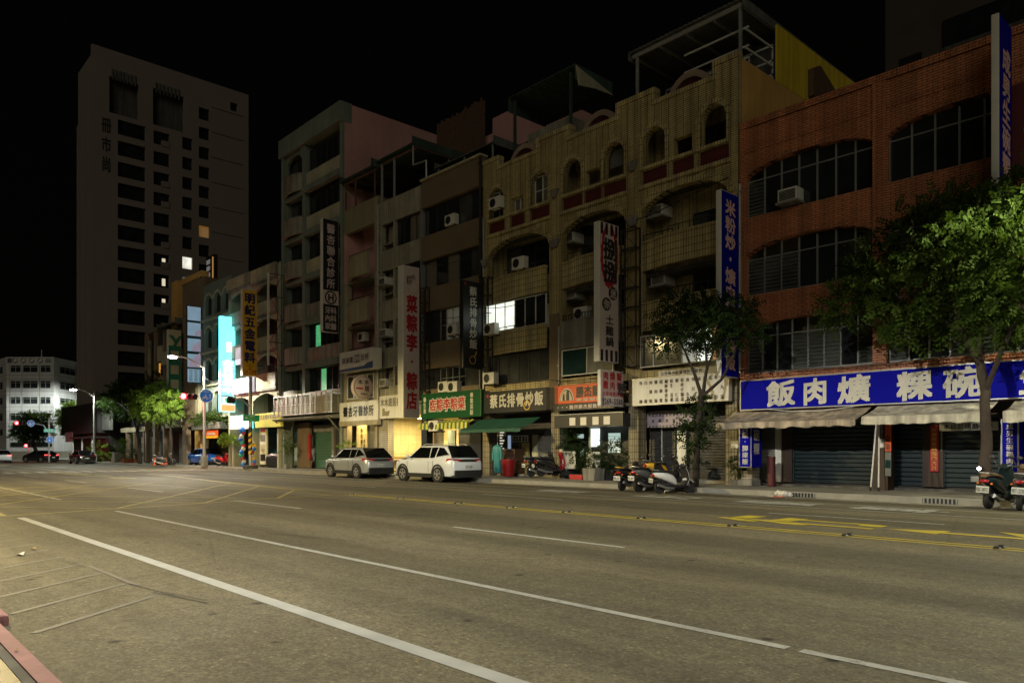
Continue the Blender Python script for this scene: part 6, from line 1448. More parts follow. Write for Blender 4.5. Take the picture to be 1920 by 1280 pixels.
# ------------------------------------------------------------------ scooters
mat('scooter_yellow', (.75, .42, .02), .35, .08, coat=.6); mat('scooter_white', (.75, .75, .74), .3, .05, coat=.7); mat('scooter_black', (.015, .015, .016), .3, .1, coat=.6); mat('scooter_grey', (.10, .10, .105), .3, .1, coat=.6); mat('scooter_red', (.42, .012, .02), .3, .08, coat=.7); mat('scooter_teal', (.008, .022, .027), .3, .1, coat=.7); mat('seat_black', (.02, .018, .017), .65, .2); mat('seat_brown', (.16, .10, .06), .6, .2); mat('bike_orange', (.8, .2, .02), .4, .1)
def scooter(label, loc, rz, col, rear=None, seat='seat_black', wheel=None, plate_txt='', topbox=False, lean=.05, scale=1., front=False, trim=None, group='parked scooters'):
    t = thing('scooter', label, 'scooter', loc, group, rz, True); t.rotation_euler = (lean, 0, rz); t.scale = (scale,) * 3
    c1, c2 = M[col], M[rear or col]
    for nm, x, r in (('front_wheel', .62, .25), ('rear_wheel', -.60, .24)):
        w_ = MB().lathe([(r * .62, -.045), (r * .92, -.055), (r, -.02), (r, .02), (r * .92, .055), (r * .62, .045)], x, 0, r, 20, 'y').build(nm, M['rubber'], t, True)
        q = MB().lathe([(r * .64, -.03), (r * .64, .03), (r * .52, .03), (r * .52, -.03)], x, 0, r, 18, 'y')
        for k in range(5): a = k * 1.2566; q.bar((x, 0, r), (x + r * .6 * math.cos(a), 0, r + r * .6 * math.sin(a)), .035)
        q.build('rim', M[wheel] if wheel else M['alloy'], w_)
    # rear body under the seat
    q = MB(); loft(q, [oval(-.90, .70, .05, .05), oval(-.84, .70, .11, .09), oval(-.62, .66, .17, .13), oval(-.35, .60, .18, .17), oval(-.12, .52, .16, .18), oval(.0, .44, .14, .14), oval(.05, .36, .12, .06)]); q.build('rear_body', c2, t, True)
    loft(MB(), [oval(-.95, .79, .07, .02), oval(-.8, .83, .13, .05), oval(-.5, .82, .15, .055), oval(-.3, .79, .14, .05), oval(-.08, .74, .11, .05), oval(.02, .70, .06, .03)]).build('seat', M[seat], t, True)
    MB().bbox(-.1, .42, -.16, .16, .24, .31, .02).build('floorboard', M['cladding'], t)
    loft(MB(), [oval(-.72, .30, .05, .06), oval(-.5, .30, .10, .10), oval(-.2, .30, .11, .10), oval(0, .3, .08, .07)]).build('engine', M['cladding'], t, True)
    MB().tube([(-.1, -.14, .2), (-.45, -.17, .22), (-.8, -.18, .34)], [.03, .055, .05], 10).build('exhaust', M['steel'], t, True)
    # leg shield and apron
    q = MB(); loft(q, [[(.40, y, .28) for y in (-.14, 0, .14)] + [(.36, y, .28) for y in (.14, 0, -.14)], [(.50, -.20, .5), (.55, 0, .5), (.50, .20, .5), (.46, .20, .5), (.50, 0, .5), (.46, -.20, .5)], [(.44, -.22, .75), (.52, 0, .75), (.44, .22, .75), (.40, .22, .75), (.46, 0, .75), (.40, -.22, .75)], [(.34, -.13, .98), (.42, 0, 1.), (.34, .13, .98), (.30, .13, .98), (.35, 0, 1.), (.30, -.13, .98)]])
    q.build('leg_shield', M['cladding'] if front else c1, t, True)
    if front: loft(MB(), [[(x + .035, y, z) for x, y, z in ((.46, -.15, .30), (.50, 0, .30), (.46, .15, .30))] + [(x, y, z) for x, y, z in ((.47, .15, .30), (.5, 0, .30), (.47, -.15, .30))], [(.53, -.20, .55), (.60, 0, .55), (.53, .20, .55), (.51, .20, .55), (.57, 0, .55), (.51, -.20, .55)], [(.46, -.21, .80), (.55, 0, .80), (.46, .21, .80), (.44, .21, .80), (.52, 0, .80), (.44, -.21, .80)], [(.38, -.12, 1.0), (.45, 0, 1.0), (.38, .12, 1.0), (.36, .12, 1.0), (.42, 0, 1.0), (.36, -.12, 1.0)]]).build('front_panel', c1, t, True)
    loft(MB(), [oval(.38, .50, .03, .04), oval(.5, .52, .09, .05), oval(.66, .50, .09, .04), oval(.82, .40, .05, .03)]).build('front_mudguard', c1, t, True)
    q = MB(); q.tube([(.62, -.07, .25), (.50, -.05, .62)], .022, 8).tube([(.62, .07, .25), (.50, .05, .62)], .022, 8); q.build('fork', M['steel'], t)
    loft(MB(), [oval(.22, 1.0, .06, .04), oval(.32, 1.02, .14, .07), oval(.42, 1.0, .10, .06), oval(.47, .98, .05, .04)]).build('handlebar_cover', M['cladding'] if front else c1, t, True)
    MB().ball((.45, 0, .98), (.05, .08, .06), 8).build('headlight', M['lamp_clear'], t, True)
    hb = MB().tube([(.26, -.34, 1.0), (.32, -.14, 1.02), (.32, .14, 1.02), (.26, .34, 1.0)], .017, 8).build('handlebar', M['black_metal'], t)
    for s_ in (1, -1):
        q = MB().tube([(.3, s_ * .2, 1.03), (.28, s_ * .28, 1.2)], .008, 6); q.ball((.26, s_ * .31, 1.24), (.02, .075, .05), 6); q.build('mirror', M['black_metal'], hb)
    MB().ball((-.91, 0, .68), (.03, .11, .045), 6).build('tail_light', M['lamp_red'], t, True)
    for s_ in (1, -1): MB().ball((-.88, s_ * .15, .62), (.03, .03, .025), 6).build('indicator', M['bike_orange'], t, True)
    MB().tube([(-.74, -.13, .86), (-.95, -.1, .88), (-.95, .1, .88), (-.74, .13, .86)], .014, 8).build('grab_rail', M[trim or 'alloy'], t)
    loft(MB(), [oval(-.62, .50, .07, .02), oval(-.8, .48, .08, .03), oval(-.95, .38, .06, .02)]).build('rear_mudguard', M['cladding'], t, True)
    p = MB().bbox(-1.0, -.985, -.14, .14, .40, .56, .006).xf(Matrix.Translation((0, 0, 0))).build('number_plate', M['plate'], t)
    if plate_txt: q = MB(); text_line(q, plate_txt, (-.989 - .012, .125, .43), (0, -1, 0), UZ, .25, .1, .06, .01); q.build('lettering', M['letter_black'], p)
    MB().tube([(-.2, .1, .22), (-.28, .2, .01)], .012, 6).build('side_stand', M['steel'], t)
    if topbox: MB().bbox(-1.0, -.68, -.17, .17, .88, 1.14, .05).build('top_box', M['scooter_black'], t)
    return t
A = math.radians
def at_px(u, v, z=0.): x, y = gnd(u, v, z); return (x, y, z)
def sc_at(u, v, rz, *a, z=0., **k):
    """u,v = pixel of the rear tyre's contact point"""
    x, y, z = at_px(u, v, z); s_ = k.get('scale', 1.); return scooter(a[0], (x + .6 * s_ * math.cos(rz), y + .6 * s_ * math.sin(rz), z), rz, *a[1:], **k)
sc_at(1166, 920, A(98), 'black and yellow sports scooter, leftmost of the row by the slender tree', 'scooter_black', None, wheel='scooter_yellow', trim='scooter_yellow', plate_txt='MDK-267', scale=.95)
sc_at(1197, 922, A(86), 'grey-black scooter in the middle of the row by the slender tree', 'scooter_black', 'scooter_grey', plate_txt='NVL-185')
sc_at(1237, 925, A(68), 'white scooter seen from the side, last of the row by the slender tree', 'scooter_white', None, plate_txt='EPX-531', front=True, scale=.9)
sc_at(1222, 905, A(66), 'black and yellow scooter standing behind the white scooter', 'scooter_black', 'scooter_yellow', z=PZ, plate_txt='MKJ-902')
sc_at(1853, 953, A(84), 'dark teal scooter with a brown seat parked at the foot of the big leaning tree', 'scooter_teal', None, seat='seat_brown', plate_txt='EBC-0072')
sc_at(1911, 957, A(98), 'brown scooter cut off by the right edge of the view', 'seat_brown', 'scooter_grey', plate_txt='MDT-2235')
sc_at(996, 893, A(75), 'black scooter parked in the arcade to the left, beside the red tub', 'scooter_black', z=.28, plate_txt='871-KPR')
sc_at(1014, 893, A(70), 'dark scooter with a red shield in the arcade before the pale door', 'scooter_red', 'scooter_black', z=.28, plate_txt='MGT-663')
sc_at(1030, 890, A(75), 'grey scooter in the arcade next to the dark duct', 'scooter_grey', None, z=.28, plate_txt='PWA-718')
sc_at(410, 873, A(20), 'red scooter parked sideways under the orange banner', 'scooter_red', None, z=PZ)
sc_at(427, 872, A(165), 'second red scooter facing left under the orange banner', 'scooter_red', 'scooter_black', z=PZ)
sc_at(590, 874, A(30), 'black scooter before the green roller shutter, behind the traffic cones', 'scooter_black', None, z=.16)
sc_at(568, 874, A(100), 'black scooter by the red strip left of the green roller shutter', 'scooter_black', None, z=.16)
sc_at(296, 872, A(60), 'grey scooter beside the traffic cones under the bright green tree', 'scooter_grey', None, z=PZ)
# covered motorcycle
cx, cy = fx(510, 24.2), 24.6
t = thing('covered_motorcycle', 'motorcycle under a black cover beside the yellow poster panel', 'motorcycle', (cx, cy, PZ), None, A(15), True)
loft(MB(), [oval(-1., .35, .2, .3, 14), oval(-.9, .5, .3, .48, 14), oval(-.3, .55, .36, .56, 14), oval(.3, .5, .34, .55, 14), oval(.65, .68, .36, .68, 14), oval(.9, .5, .26, .5, 14), oval(1.1, .35, .12, .3, 14)]).build('cover', M['sign_black'], t, True)
MB().lathe([(.15, -.06), (.25, -.05), (.25, .05), (.15, .06)], .85, 0, .25, 16, 'y').build('front_wheel', M['rubber'], t, True)
# bicycle in the lit opening
bx_, by_ = fx(773, D + .9), D + .9
t = thing('bicycle', 'bicycle standing in the bright yellow lit opening behind the white car', 'bicycle', (bx_, by_, .17), None, A(0), True)
for x in (-.52, .52):
    w_ = MB().lathe([(.33, -.02), (.35, 0), (.33, .02), (.31, 0)], x, 0, .34, 24, 'y').build('wheel', M['rubber'], t)
    q = MB()
    for k in range(8): a = k * PI / 4; q.bar((x, 0, .34), (x + .32 * math.cos(a), 0, .34 + .32 * math.sin(a)), .006)
    q.build('spokes', M['steel'], w_)
q = MB()
for a, b in (((-.52, .34), (-.15, .3)), ((-.52, .34), (-.22, .8)), ((-.15, .3), (-.24, .88)), ((-.15, .3), (.32, .76)), ((-.22, .78), (.3, .86)), ((.52, .34), (.32, .76)), ((.32, .76), (.28, 1.0))): q.tube([(a[0], 0, a[1]), (b[0], 0, b[1])], .017, 6)
q.build('frame', M['black_metal'], t); MB().ball((-.27, 0, .92), (.14, .07, .035), 6).build('saddle', M['rubber'], t); MB().tube([(.2, -.28, 1.08), (.28, -.1, 1.02), (.28, .1, 1.02), (.2, .28, 1.08)], .014, 6).build('handlebar', M['black_metal'], t)
# ================================================================== trees
mat('bark', (.05, .035, .024), .9, .4, 5, bump=.5); mat('bark_dark', (.03, .023, .017), .9, .4, 5, bump=.5)
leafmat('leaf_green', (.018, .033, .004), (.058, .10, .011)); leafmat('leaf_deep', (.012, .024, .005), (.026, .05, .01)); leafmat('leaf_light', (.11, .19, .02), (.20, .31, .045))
def leaves(mb, c_, r, n, size, rnd, flat=.8, dens=1.6):
    """n sprays of small paired leaflets through a ragged clump"""
    for _ in range(n):
        while True:
            p = Vector((rnd.uniform(-1, 1), rnd.uniform(-1, 1), rnd.uniform(-1, 1)))
            if p.length <= 1 and p.length > .25 * rnd.random(): break
        d = (p + Vector((rnd.gauss(0, .45), rnd.gauss(0, .45), rnd.gauss(0, .35) - .1))).normalized()
        o = Vector(c_) + Vector((p.x * r, p.y * r, p.z * r * flat)) * (1 + .25 * rnd.random())
        sd = d.orthogonal().normalized(); sd = (Matrix.Rotation(rnd.uniform(0, 6.28), 3, d) @ sd); up = d.cross(sd)
        L_ = size * rnd.uniform(2.6, 4.4); k = rnd.randint(4, 6)
        for i in range(k):
            b = o + d * (L_ * i / k) - Vector((0, 0, .12 * L_ * (i / k) ** 2))
            for s_ in (1, -1):
                dr = (sd * s_ + d * .55 + up * rnd.uniform(-.35, .35)).normalized(); l = size * rnd.uniform(.75, 1.2) * (1 - .3 * i / k); w_ = d.cross(dr).cross(dr).normalized() * l * .36
                e = b + dr * l; m = b + dr * l * .45
                mb.add([b, m + w_, e, m - w_], [(0, 1, 2, 3)])
def tree(name, label, trunks, clumps, size, leaf, bark, group='street trees', seed=1, sprays=60, lit=None):
    rnd = random.Random(seed); b0 = trunks[0][0][0]
    t = thing(name, label, 'tree', (b0[0], b0[1], b0[2]), group)
    q = MB()
    for pts, rad in trunks:
        # wobble every limb a little between its survey points
        P_ = []; R_ = []
        for i in range(len(pts) - 1):
            for k in range(3):
                f = k / 3; a, b = Vector(pts[i]), Vector(pts[i + 1]); j = 0 if k == 0 else .25 * rad[i]
                P_.append(a.lerp(b, f) + Vector((rnd.uniform(-j, j), rnd.uniform(-j, j), 0))); R_.append(rad[i] + (rad[i + 1] - rad[i]) * f)
        P_.append(Vector(pts[-1])); R_.append(rad[-1]); q.tube(P_, R_, 10)
    ends = [Vector(p[0][-1]) for p in trunks]
    for c_, r in clumps:
        c_ = Vector(c_); e = min(ends, key=lambda v: (v - c_).length)
        m = e.lerp(c_, .5) + Vector((0, 0, .15 * r)); q.tube([e, m, c_], [.045 * max(r, .4), .03 * max(r, .4), .012], 6)
        for _ in range(3):
            d = Vector((rnd.uniform(-1, 1), rnd.uniform(-1, 1), rnd.uniform(-.4, 1))) * r * .8; q.tube([c_, c_ + d * .5 + Vector((0, 0, .05)), c_ + d], [.018, .012, .005], 5)
    q.build('trunk', bark, t, True)
    cr = MB()
    for c_, r in clumps: leaves(cr, c_, r, int(sprays * r * r), size, rnd)
    cr.build('crown', leaf, t); return t
def T3(Y): return lambda u, v, dy=0.: (fx(u, Y + dy), Y + dy, fz(u, v, Y + dy))
q_ = T3(22.3)
tree('street_tree', 'big leaning tree with a wide bright leafed crown at the right edge', [
    ([q_(1848, 914), q_(1850, 840), q_(1847, 770), q_(1846, 720), q_(1833, 668)], [.165, .135, .12, .12, .105]),
    ([q_(1833, 668), q_(1812, 632), q_(1796, 590, -.2), q_(1770, 540, -.3)], [.12, .09, .06, .04]),
    ([q_(1834, 668), q_(1838, 620, .2), q_(1850, 560, .3), q_(1872, 500, .2)], [.10, .075, .055, .04]),
    ([q_(1848, 735), q_(1880, 650, -.5), q_(1915, 580, -.7)], [.07, .055, .03]), ([q_(1805, 620), q_(1740, 590, .3), q_(1680, 560, .4)], [.06, .04, .02])],
    [(q_(u, v, dy), r) for u, v, dy, r in ((1600, 565, 0, .75), (1572, 595, .2, .45), (1650, 500, .4, .95), (1690, 560, -.6, .95), (1728, 450, .6, 1.05), (1790, 490, -.8, 1.1), (1805, 420, .4, 1.0), (1868, 392, 0, .95), (1905, 440, -.8, 1.0), (1880, 535, -.9, .9),
      (1838, 590, -.3, .7), (1930, 560, -.4, 1.1), (1965, 450, 0, 1.3), (1690, 632, -.3, .4), (1915, 365, .4, .8), (1760, 590, .5, .75), (1740, 525, .2, .9), (1620, 525, -.4, .6), (1665, 595, .4, .55), (1800, 570, .2, .7), (1555, 575, 0, .3), (1860, 620, -.8, .4), (1895, 600, .3, .7), (1825, 505, .9, .9), (1850, 470, -1.2, .8), (1760, 400, .3, .6))],
    .14, M['leaf_green'], M['bark'], seed=4, sprays=140)
q_ = T3(22.2)
tree('street_tree', 'slender dark tree with forked trunk and shoots along its stem, beside the parked scooters', [
    ([q_(1304, 912), q_(1307, 850), q_(1310, 790), q_(1316, 745)], [.12, .10, .095, .10]),
    ([q_(1316, 745), q_(1302, 700), q_(1285, 660), q_(1262, 615)], [.07, .055, .04, .02]), ([q_(1317, 745), q_(1326, 690), q_(1322, 640), q_(1315, 600)], [.07, .05, .035, .02]),
    ([q_(1318, 742), q_(1352, 712), q_(1376, 668), q_(1388, 620)], [.06, .05, .035, .02]), ([q_(1326, 690), q_(1345, 640), q_(1350, 600)], [.035, .03, .015])],
    [(q_(u, v, dy), r) for u, v, dy, r in ((1262, 600, 0, .6), (1298, 590, .3, .65), (1338, 605, -.3, .65), (1385, 592, 0, .55), (1248, 640, .2, .45), (1408, 622, 0, .4), (1325, 570, 0, .45), (1372, 632, -.3, .5), (1290, 632, -.3, .5), (1400, 580, .2, .3), (1272, 570, .1, .35), (1316, 640, .3, .4), (1350, 570, .2, .4),
      (1297, 800, -.1, .26), (1316, 785, .15, .3), (1299, 838, -.1, .26), (1324, 815, .1, .26), (1311, 752, -.1, .25), (1285, 820, 0, .2), (1330, 775, 0, .2), (1305, 870, 0, .18), (1288, 770, -.1, .2))],
    .115, M['leaf_deep'], M['bark_dark'], seed=9, sprays=300)
q_ = T3(22.3)
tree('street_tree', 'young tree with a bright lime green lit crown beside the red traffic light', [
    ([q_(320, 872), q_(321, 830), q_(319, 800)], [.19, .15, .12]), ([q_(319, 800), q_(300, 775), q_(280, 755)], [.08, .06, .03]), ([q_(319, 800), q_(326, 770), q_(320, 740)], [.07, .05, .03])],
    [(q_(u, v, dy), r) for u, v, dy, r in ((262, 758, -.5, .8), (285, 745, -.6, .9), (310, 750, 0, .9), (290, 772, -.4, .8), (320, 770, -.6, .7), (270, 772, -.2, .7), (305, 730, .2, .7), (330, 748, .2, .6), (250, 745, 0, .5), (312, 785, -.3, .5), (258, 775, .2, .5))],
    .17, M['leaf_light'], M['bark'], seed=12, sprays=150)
q_ = T3(22.5)
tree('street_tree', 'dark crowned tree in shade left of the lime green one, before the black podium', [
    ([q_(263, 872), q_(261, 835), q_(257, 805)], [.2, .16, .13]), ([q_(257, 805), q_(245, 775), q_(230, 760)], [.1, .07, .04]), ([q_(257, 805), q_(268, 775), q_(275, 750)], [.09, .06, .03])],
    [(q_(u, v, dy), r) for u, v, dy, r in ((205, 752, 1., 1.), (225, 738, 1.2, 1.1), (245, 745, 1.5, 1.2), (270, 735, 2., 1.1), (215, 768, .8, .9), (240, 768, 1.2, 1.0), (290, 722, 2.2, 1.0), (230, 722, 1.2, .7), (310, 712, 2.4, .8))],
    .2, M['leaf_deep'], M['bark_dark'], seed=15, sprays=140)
def PD(dp): return lambda u, v: pol(u, dp) + (CAMH + (845 - v) * dp / 1412,)
g_ = PD(104.)
tree('street_tree', 'far leaning tree before the pale office block, by the left red signal', [([g_(72, 858), g_(64, 835), g_(60, 820)], [.28, .22, .18])],
    [(g_(u, v), r) for u, v, r in ((45, 812, 1.3), (58, 795, 1.5), (75, 790, 1.4), (80, 808, 1.2), (62, 815, 1.3), (50, 785, 1.), (42, 800, .9))], .26, M['leaf_green'], M['bark'], seed=18, sprays=70)
g_ = PD(112.)
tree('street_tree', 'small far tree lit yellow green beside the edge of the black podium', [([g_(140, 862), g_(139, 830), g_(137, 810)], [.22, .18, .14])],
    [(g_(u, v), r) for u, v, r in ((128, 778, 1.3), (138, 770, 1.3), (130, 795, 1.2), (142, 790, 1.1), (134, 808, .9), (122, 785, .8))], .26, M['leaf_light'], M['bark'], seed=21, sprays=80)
# ================================================================== traffic lights and road signs
glow('signal_red', (1., .012, .02), 9.); glow('signal_core', (1., .22, .22), 12); glow('signal_green', (.05, 1., .45), .7)
def signal(label, x, y0, y1, z, lit=0, mast=None, facing=1, n=3):
    """horizontal three-lens head, lenses facing +x (facing=1) or -x"""
    t = thing('traffic_light', label, 'traffic light', (x, (y0 + y1) / 2, z), 'traffic lights')
    MB().bbox(x - .12, x + .12, y0, y1, z - .22, z + .22, .06).build('housing', M['black_paint'], t)
    w_ = (y1 - y0) / n
    for k in range(n):
        yc = y0 + w_ * (k + .5); xs_ = x + facing * .125
        MB().lathe([(.195, -.01), (.195, .01)], xs_, yc, z, 16, 'x').build('lens', (M['signal_red'] if lit == 1 else M['signal_green']) if (lit and k == 0) else M['glass_car'], t)
        if lit == 1 and k == 0: MB().ball((xs_ + facing * .012, yc, z), (.02, .09, .09), 6).build('lamp_core', M['signal_core'], t, True)
        q = MB(); m = 10
        o = [(yc + .215 * math.cos(PI * j / m), z + .215 * math.sin(PI * j / m)) for j in range(m + 1)]; ii = [(yc + .2 * math.cos(PI * j / m), z + .2 * math.sin(PI * j / m)) for j in range(m + 1)][::-1]
        pr = o + ii; a_, b_ = sorted((xs_, xs_ + facing * .22)); q.hull([(a_, p[0], p[1]) for p in pr], [(b_, p[0], p[1]) for p in pr]); q.build('visor', M['black_metal'], t)
    if mast:
        q = MB()
        for a, b, r in mast: q.tube([a, b], r, 8)
        q.build('mast', M['galvanised'], t, True)
    if lit == 1:
        L = bpy.data.lights.new('signal_glow', 'POINT'); L.energy = 420 if x > -70 else 60; L.color = (1., .03, .04); L.shadow_soft_size = .12
        lo = bpy.data.objects.new('signal_glow', L); C.objects.link(lo); lo.parent = t; lo.location = (.35 * facing, (y0 + w_ * .5) - (y0 + y1) / 2, 0)
    return t
xs_ = -59.4; ya, yb_ = on_x(341, xs_), on_x(369, xs_); zs_ = fz(345, 742, ya)
signal('red lit horizontal traffic light on the pole of the lit lamp', xs_, ya - .15, yb_, zs_, 1, [((xs_, yb_, zs_), (-59.6, 22.0, zs_), .04)])
def round_sign(label, x, y, z, r, pict='moto', name='round_road_sign'):
    t = thing(name, label, 'road sign', (x, y, z), 'round blue road signs')
    MB().lathe([(r, -.02), (r, .0)], x, y, z, 32, 'x').build('sign_plate', mat('road_sign_blue', (.012, .17, .68), .45, .05), t)
    q = MB().lathe([(r, 0), (r, .004), (r * .93, .004), (r * .93, 0)], x, y, z, 32, 'x'); q.build('rim', M['white_paint'], t)
    m = MB(); X_ = x + .006
    P_ = lambda a, b: (y + a * r, z + b * r)
    m.prism([P_(-.42, .62), P_(-.2, .75), P_(-.2, .67), P_(.32, .67), P_(.32, .57), P_(-.2, .57), P_(-.2, .49)], 'x', x + .003, X_)
    m.prism([P_(.5, -.45), P_(.6, -.45), P_(.6, .1), P_(.7, .1), P_(.55, .32), P_(.4, .1), P_(.5, .1)], 'x', x + .003, X_)
    if pict == 'moto':
        for a in (-.48, .12): m.lathe([(r * .17, 0), (r * .17, .003), (r * .1, .003), (r * .1, 0)], x + .003, y + a * r, z - .38 * r, 14, 'x')
        m.prism([P_(-.5, -.3), P_(.1, -.3), P_(.0, -.05), P_(-.1, .2), P_(-.2, .2), P_(-.12, -.1), P_(-.5, -.12)], 'x', x + .003, X_)
    else: m.prism([P_(-.5, -.4), P_(.1, -.4), P_(-.2, .25)], 'x', x + .003, X_)
    m.build('pictogram', M['white_paint'], t)
    MB().box(x - .06, x - .021, y - .05, y + .05, z - .1, z + .1).build('clamp', M['steel'], t); return t
xs_ = -59.42; y_ = on_x(387, xs_); round_sign('round blue motorcycle turning sign with white arrows on the lamp pole', xs_, y_, fz(387, 742, y_), .52)
# second pole with arm, signal seen from behind and street name sign
py = 22.0; pX = fx(469.5, py); z_ = lambda v, u=470: fz(u, v, py)
t = thing('signal_pole', 'grey signal pole with black and yellow striped band beside the yellow shop sign', 'pole', (pX, py, PZ))
MB().tube([(pX, py, PZ), (pX, py, z_(706))], .12, 12).build('pole', M['galvanised'], t, True)
MB().bbox(pX - .4, pX + .4, py - .4, py + .4, PZ, PZ + .25, .05).build('base', M['concrete_dark'], t)
ye = on_x(412, pX); MB().tube([(pX, py, z_(764)), (pX, py - .5, z_(752)), (pX, py - 1.4, z_(745)), (pX, ye, z_(744))], [.07, .06, .05, .04], 8).build('arm', M['galvanised'], t, True)
q = MB(); 
for k in range(4):
    z = z_(852) + k * .42; q.hull([(pX + .135 * math.cos(a), py + .135 * math.sin(a), z + .25 * (1 + math.sin(a)) / 2 + 0) for a in [j * PI / 8 for j in range(16)]], [(pX + .135 * math.cos(a), py + .135 * math.sin(a), z + .2 + .25 * (1 + math.sin(a)) / 2) for a in [j * PI / 8 for j in range(16)]])
q.build('yellow_stripes', M['sign_yellow'], t)
MB().lathe([(.128, 0), (.128, 1.9)], pX, py, z_(852), 16).build('black_band', M['black_paint'], t)
ya, yb_ = on_x(427, pX), on_x(441, pX); signal('traffic light seen from behind on the arm of the striped pole', pX - .1, ya, yb_, fz(434, 749, ya), 2, facing=-1)
ya, yb_ = on_x(455.5, pX + .15), on_x(486, pX + .15); zt_, zb_ = fz(455.5, 777, ya), fz(455.5, 789, ya)
t = thing('street_name_sign', 'green street name sign with white characters and an arrow on the striped pole', 'road sign', (pX + .15, ya, zb_))
MB().bbox(pX + .13, pX + .16, ya, yb_, zb_, zt_, .01).build('sign_plate', mat('road_sign_green', (.01, .34, .13), .45, .05), t)
q = MB(); text_line(q, '永福路', (pX + .16, ya + .45, zb_ + .25), RY, UZ, yb_ - ya - .8, .28, .2); text_line(q, 'Yongfu Rd', (pX + .16, ya + .4, zb_ + .06), RY, UZ, yb_ - ya - .7, .15, .1, .01)
q.prism([(ya + .1, (zt_ + zb_) / 2), (ya + .3, (zt_ + zb_) / 2 + .12), (ya + .3, (zt_ + zb_) / 2 - .12)], 'x', pX + .162, pX + .17); q.build('lettering', M['letter_white'], t)
# far junction signals
dp = 92.; g_ = PD(dp)
p = g_(92, 862); X9 = p[0]
t = thing('signal_pole', 'far signal pole with a curved arm by the small turquoise street sign', 'pole', (p[0], p[1], 0))
MB().tube([(p[0], p[1], 0), (p[0], p[1], g_(92, 782)[2])], .1, 10).build('pole', M['galvanised'], t, True)
ya = on_x(62, X9); za = g_(92, 794)[2]; MB().tube([(X9, p[1], za - 1.2), (X9, p[1] - .6, za - .2), (X9, p[1] - 1.6, za), (X9, ya, za)], [.07, .06, .05, .04], 8).build('arm', M['galvanised'], t, True)
yr = on_x(31, X9); signal('far red lit traffic light at the left before the pale office block', X9 + .05, yr - .2, on_x(48, X9), za, 1, [((X9, on_x(46, X9), za), (X9, ya, za), .03)])
yq = on_x(58, X9 + .1); round_sign('far blue pictogram sign on the curved arm of the far signal pole', X9 + .15, yq, za, .4, 'tri', 'round_road_sign')
yq = on_x(94, X9 + .1); round_sign('far blue round sign low on the far signal pole', X9 + .2, yq, g_(94, 824)[2], .42, 'tri')
ya, yb_ = on_x(82, X9 + .2), on_x(103, X9 + .2)
t = thing('street_name_sign', 'small turquoise street name sign on the far signal pole', 'road sign', (X9 + .2, ya, g_(92, 810)[2]))
MB().box(X9 + .17, X9 + .2, ya, yb_, g_(92, 810)[2], g_(92, 803.5)[2]).build('sign_plate', mat('road_sign_teal', (.02, .4, .33), .4, .05), t)
q = MB(); text_line(q, '民生路', (X9 + .2, ya + .15, g_(92, 809)[2]), RY, UZ, yb_ - ya - .3, .3); q.build('lettering', M['letter_white'], t)
dp = 100.; g_ = PD(dp); p = g_(49, 835)
signal('far lower red traffic light on a thin pole left of the leaning far tree', p[0], p[1] - .25, p[1] + .9, p[2], 1, [((p[0], p[1] + .3, p[2]), (p[0], p[1] + .3, 0.), .06)])
# ================================================================== street furniture
mat('cone_orange', (.75, .1, .02), .5, .1)
def cone(label, u, v, h=.72, z=PZ, lean=0.):
    x, y = gnd(u, v, z); t = thing('traffic_cone', label, 'traffic cone', (x, y, z), 'traffic cones', 0, True)
    MB().bbox(-.19, .19, -.19, .19, 0, .035, .01).build('base', M['cone_orange'], t)
    MB().lathe([(.15, .03), (.10, h * .4), (.035, h)], 0, 0, 0, 16).build('cone', M['cone_orange'], t, True)
    MB().lathe([(.107, h * .42), (.08, h * .62)], 0, 0, 0, 16).build('reflective_band', M['white_paint'], t, True); t.rotation_euler = (lean, 0, 0); return t
cone('orange traffic cone, left of three by the bright green tree', 290.5, 871.5); cone('orange traffic cone, middle of three by the bright green tree', 305, 871); cone('reddish traffic cone touching the trunk of the bright green tree', 310.5, 870.5)
cone('orange traffic cone with a pink card on top, before the green shutter', 563, 875.5, .85); cone('orange traffic cone right of the one with the card, before the green shutter', 583.5, 875.5, .85); cone('far orange traffic cone left of the planter under the dark tree', 211, 866.5)
x, y = gnd(563, 875.5, PZ); t = thing('card', 'pink card stuck on the traffic cone before the green shutter', 'card', (x, y, PZ + .85)); MB().box(x - .25, x + .15, y - .012, y + .012, PZ + .83, PZ + 1.2).build('card_sheet', M['sign_pinkwhite'], t)
# trellis planters before the animal clinic
def trellis(label, u0, u1, vt_, vb_, Y, foot=None):
    x0, x1 = fx(u0, Y), fx(u1, Y); z1, z0 = fz(u0, vt_, Y), fz(u0, vb_, Y); t = thing('trellis', label, 'trellis', (x0, Y, z0), 'white lattice panels')
    q = MB(); n = 7; w_ = x1 - x0; s_ = w_ / 5
    import itertools
    for sg in (1, -1):
        k = -12
        while k < 24:
            a = x0 + k * s_ * .5 * 1.; pts = []
            # clip a 45 degree lath to the panel
            za, zb2 = z0, z1; xa_, xb_ = a, a + sg * (z1 - z0)
            def cl(xt):
                return za + (xt - xa_) * sg
            lo_, hi_ = max(min(xa_, xb_), x0), min(max(xa_, xb_), x1)
            if hi_ - lo_ > .04: q.bar((lo_, Y + .012 * sg, cl(lo_)), (hi_, Y + .012 * sg, cl(hi_)), .028)
            k += 2 if False else 1
    q.box(x0, x0 + .03, Y - .02, Y + .02, z0, z1).box(x1 - .03, x1, Y - .02, Y + .02, z0, z1).box(x0 + .03, x1 - .03, Y - .02, Y + .02, z1 - .03, z1); q.build('lattice', M['frame_white'], t); return t
trellis('white lattice panel standing left of the potted plants before the animal clinic', 1055, 1079, 846, 878, D - .3); trellis('white lattice panel behind the square white planter before the animal clinic', 1100, 1125, 847, 882, D - .3)
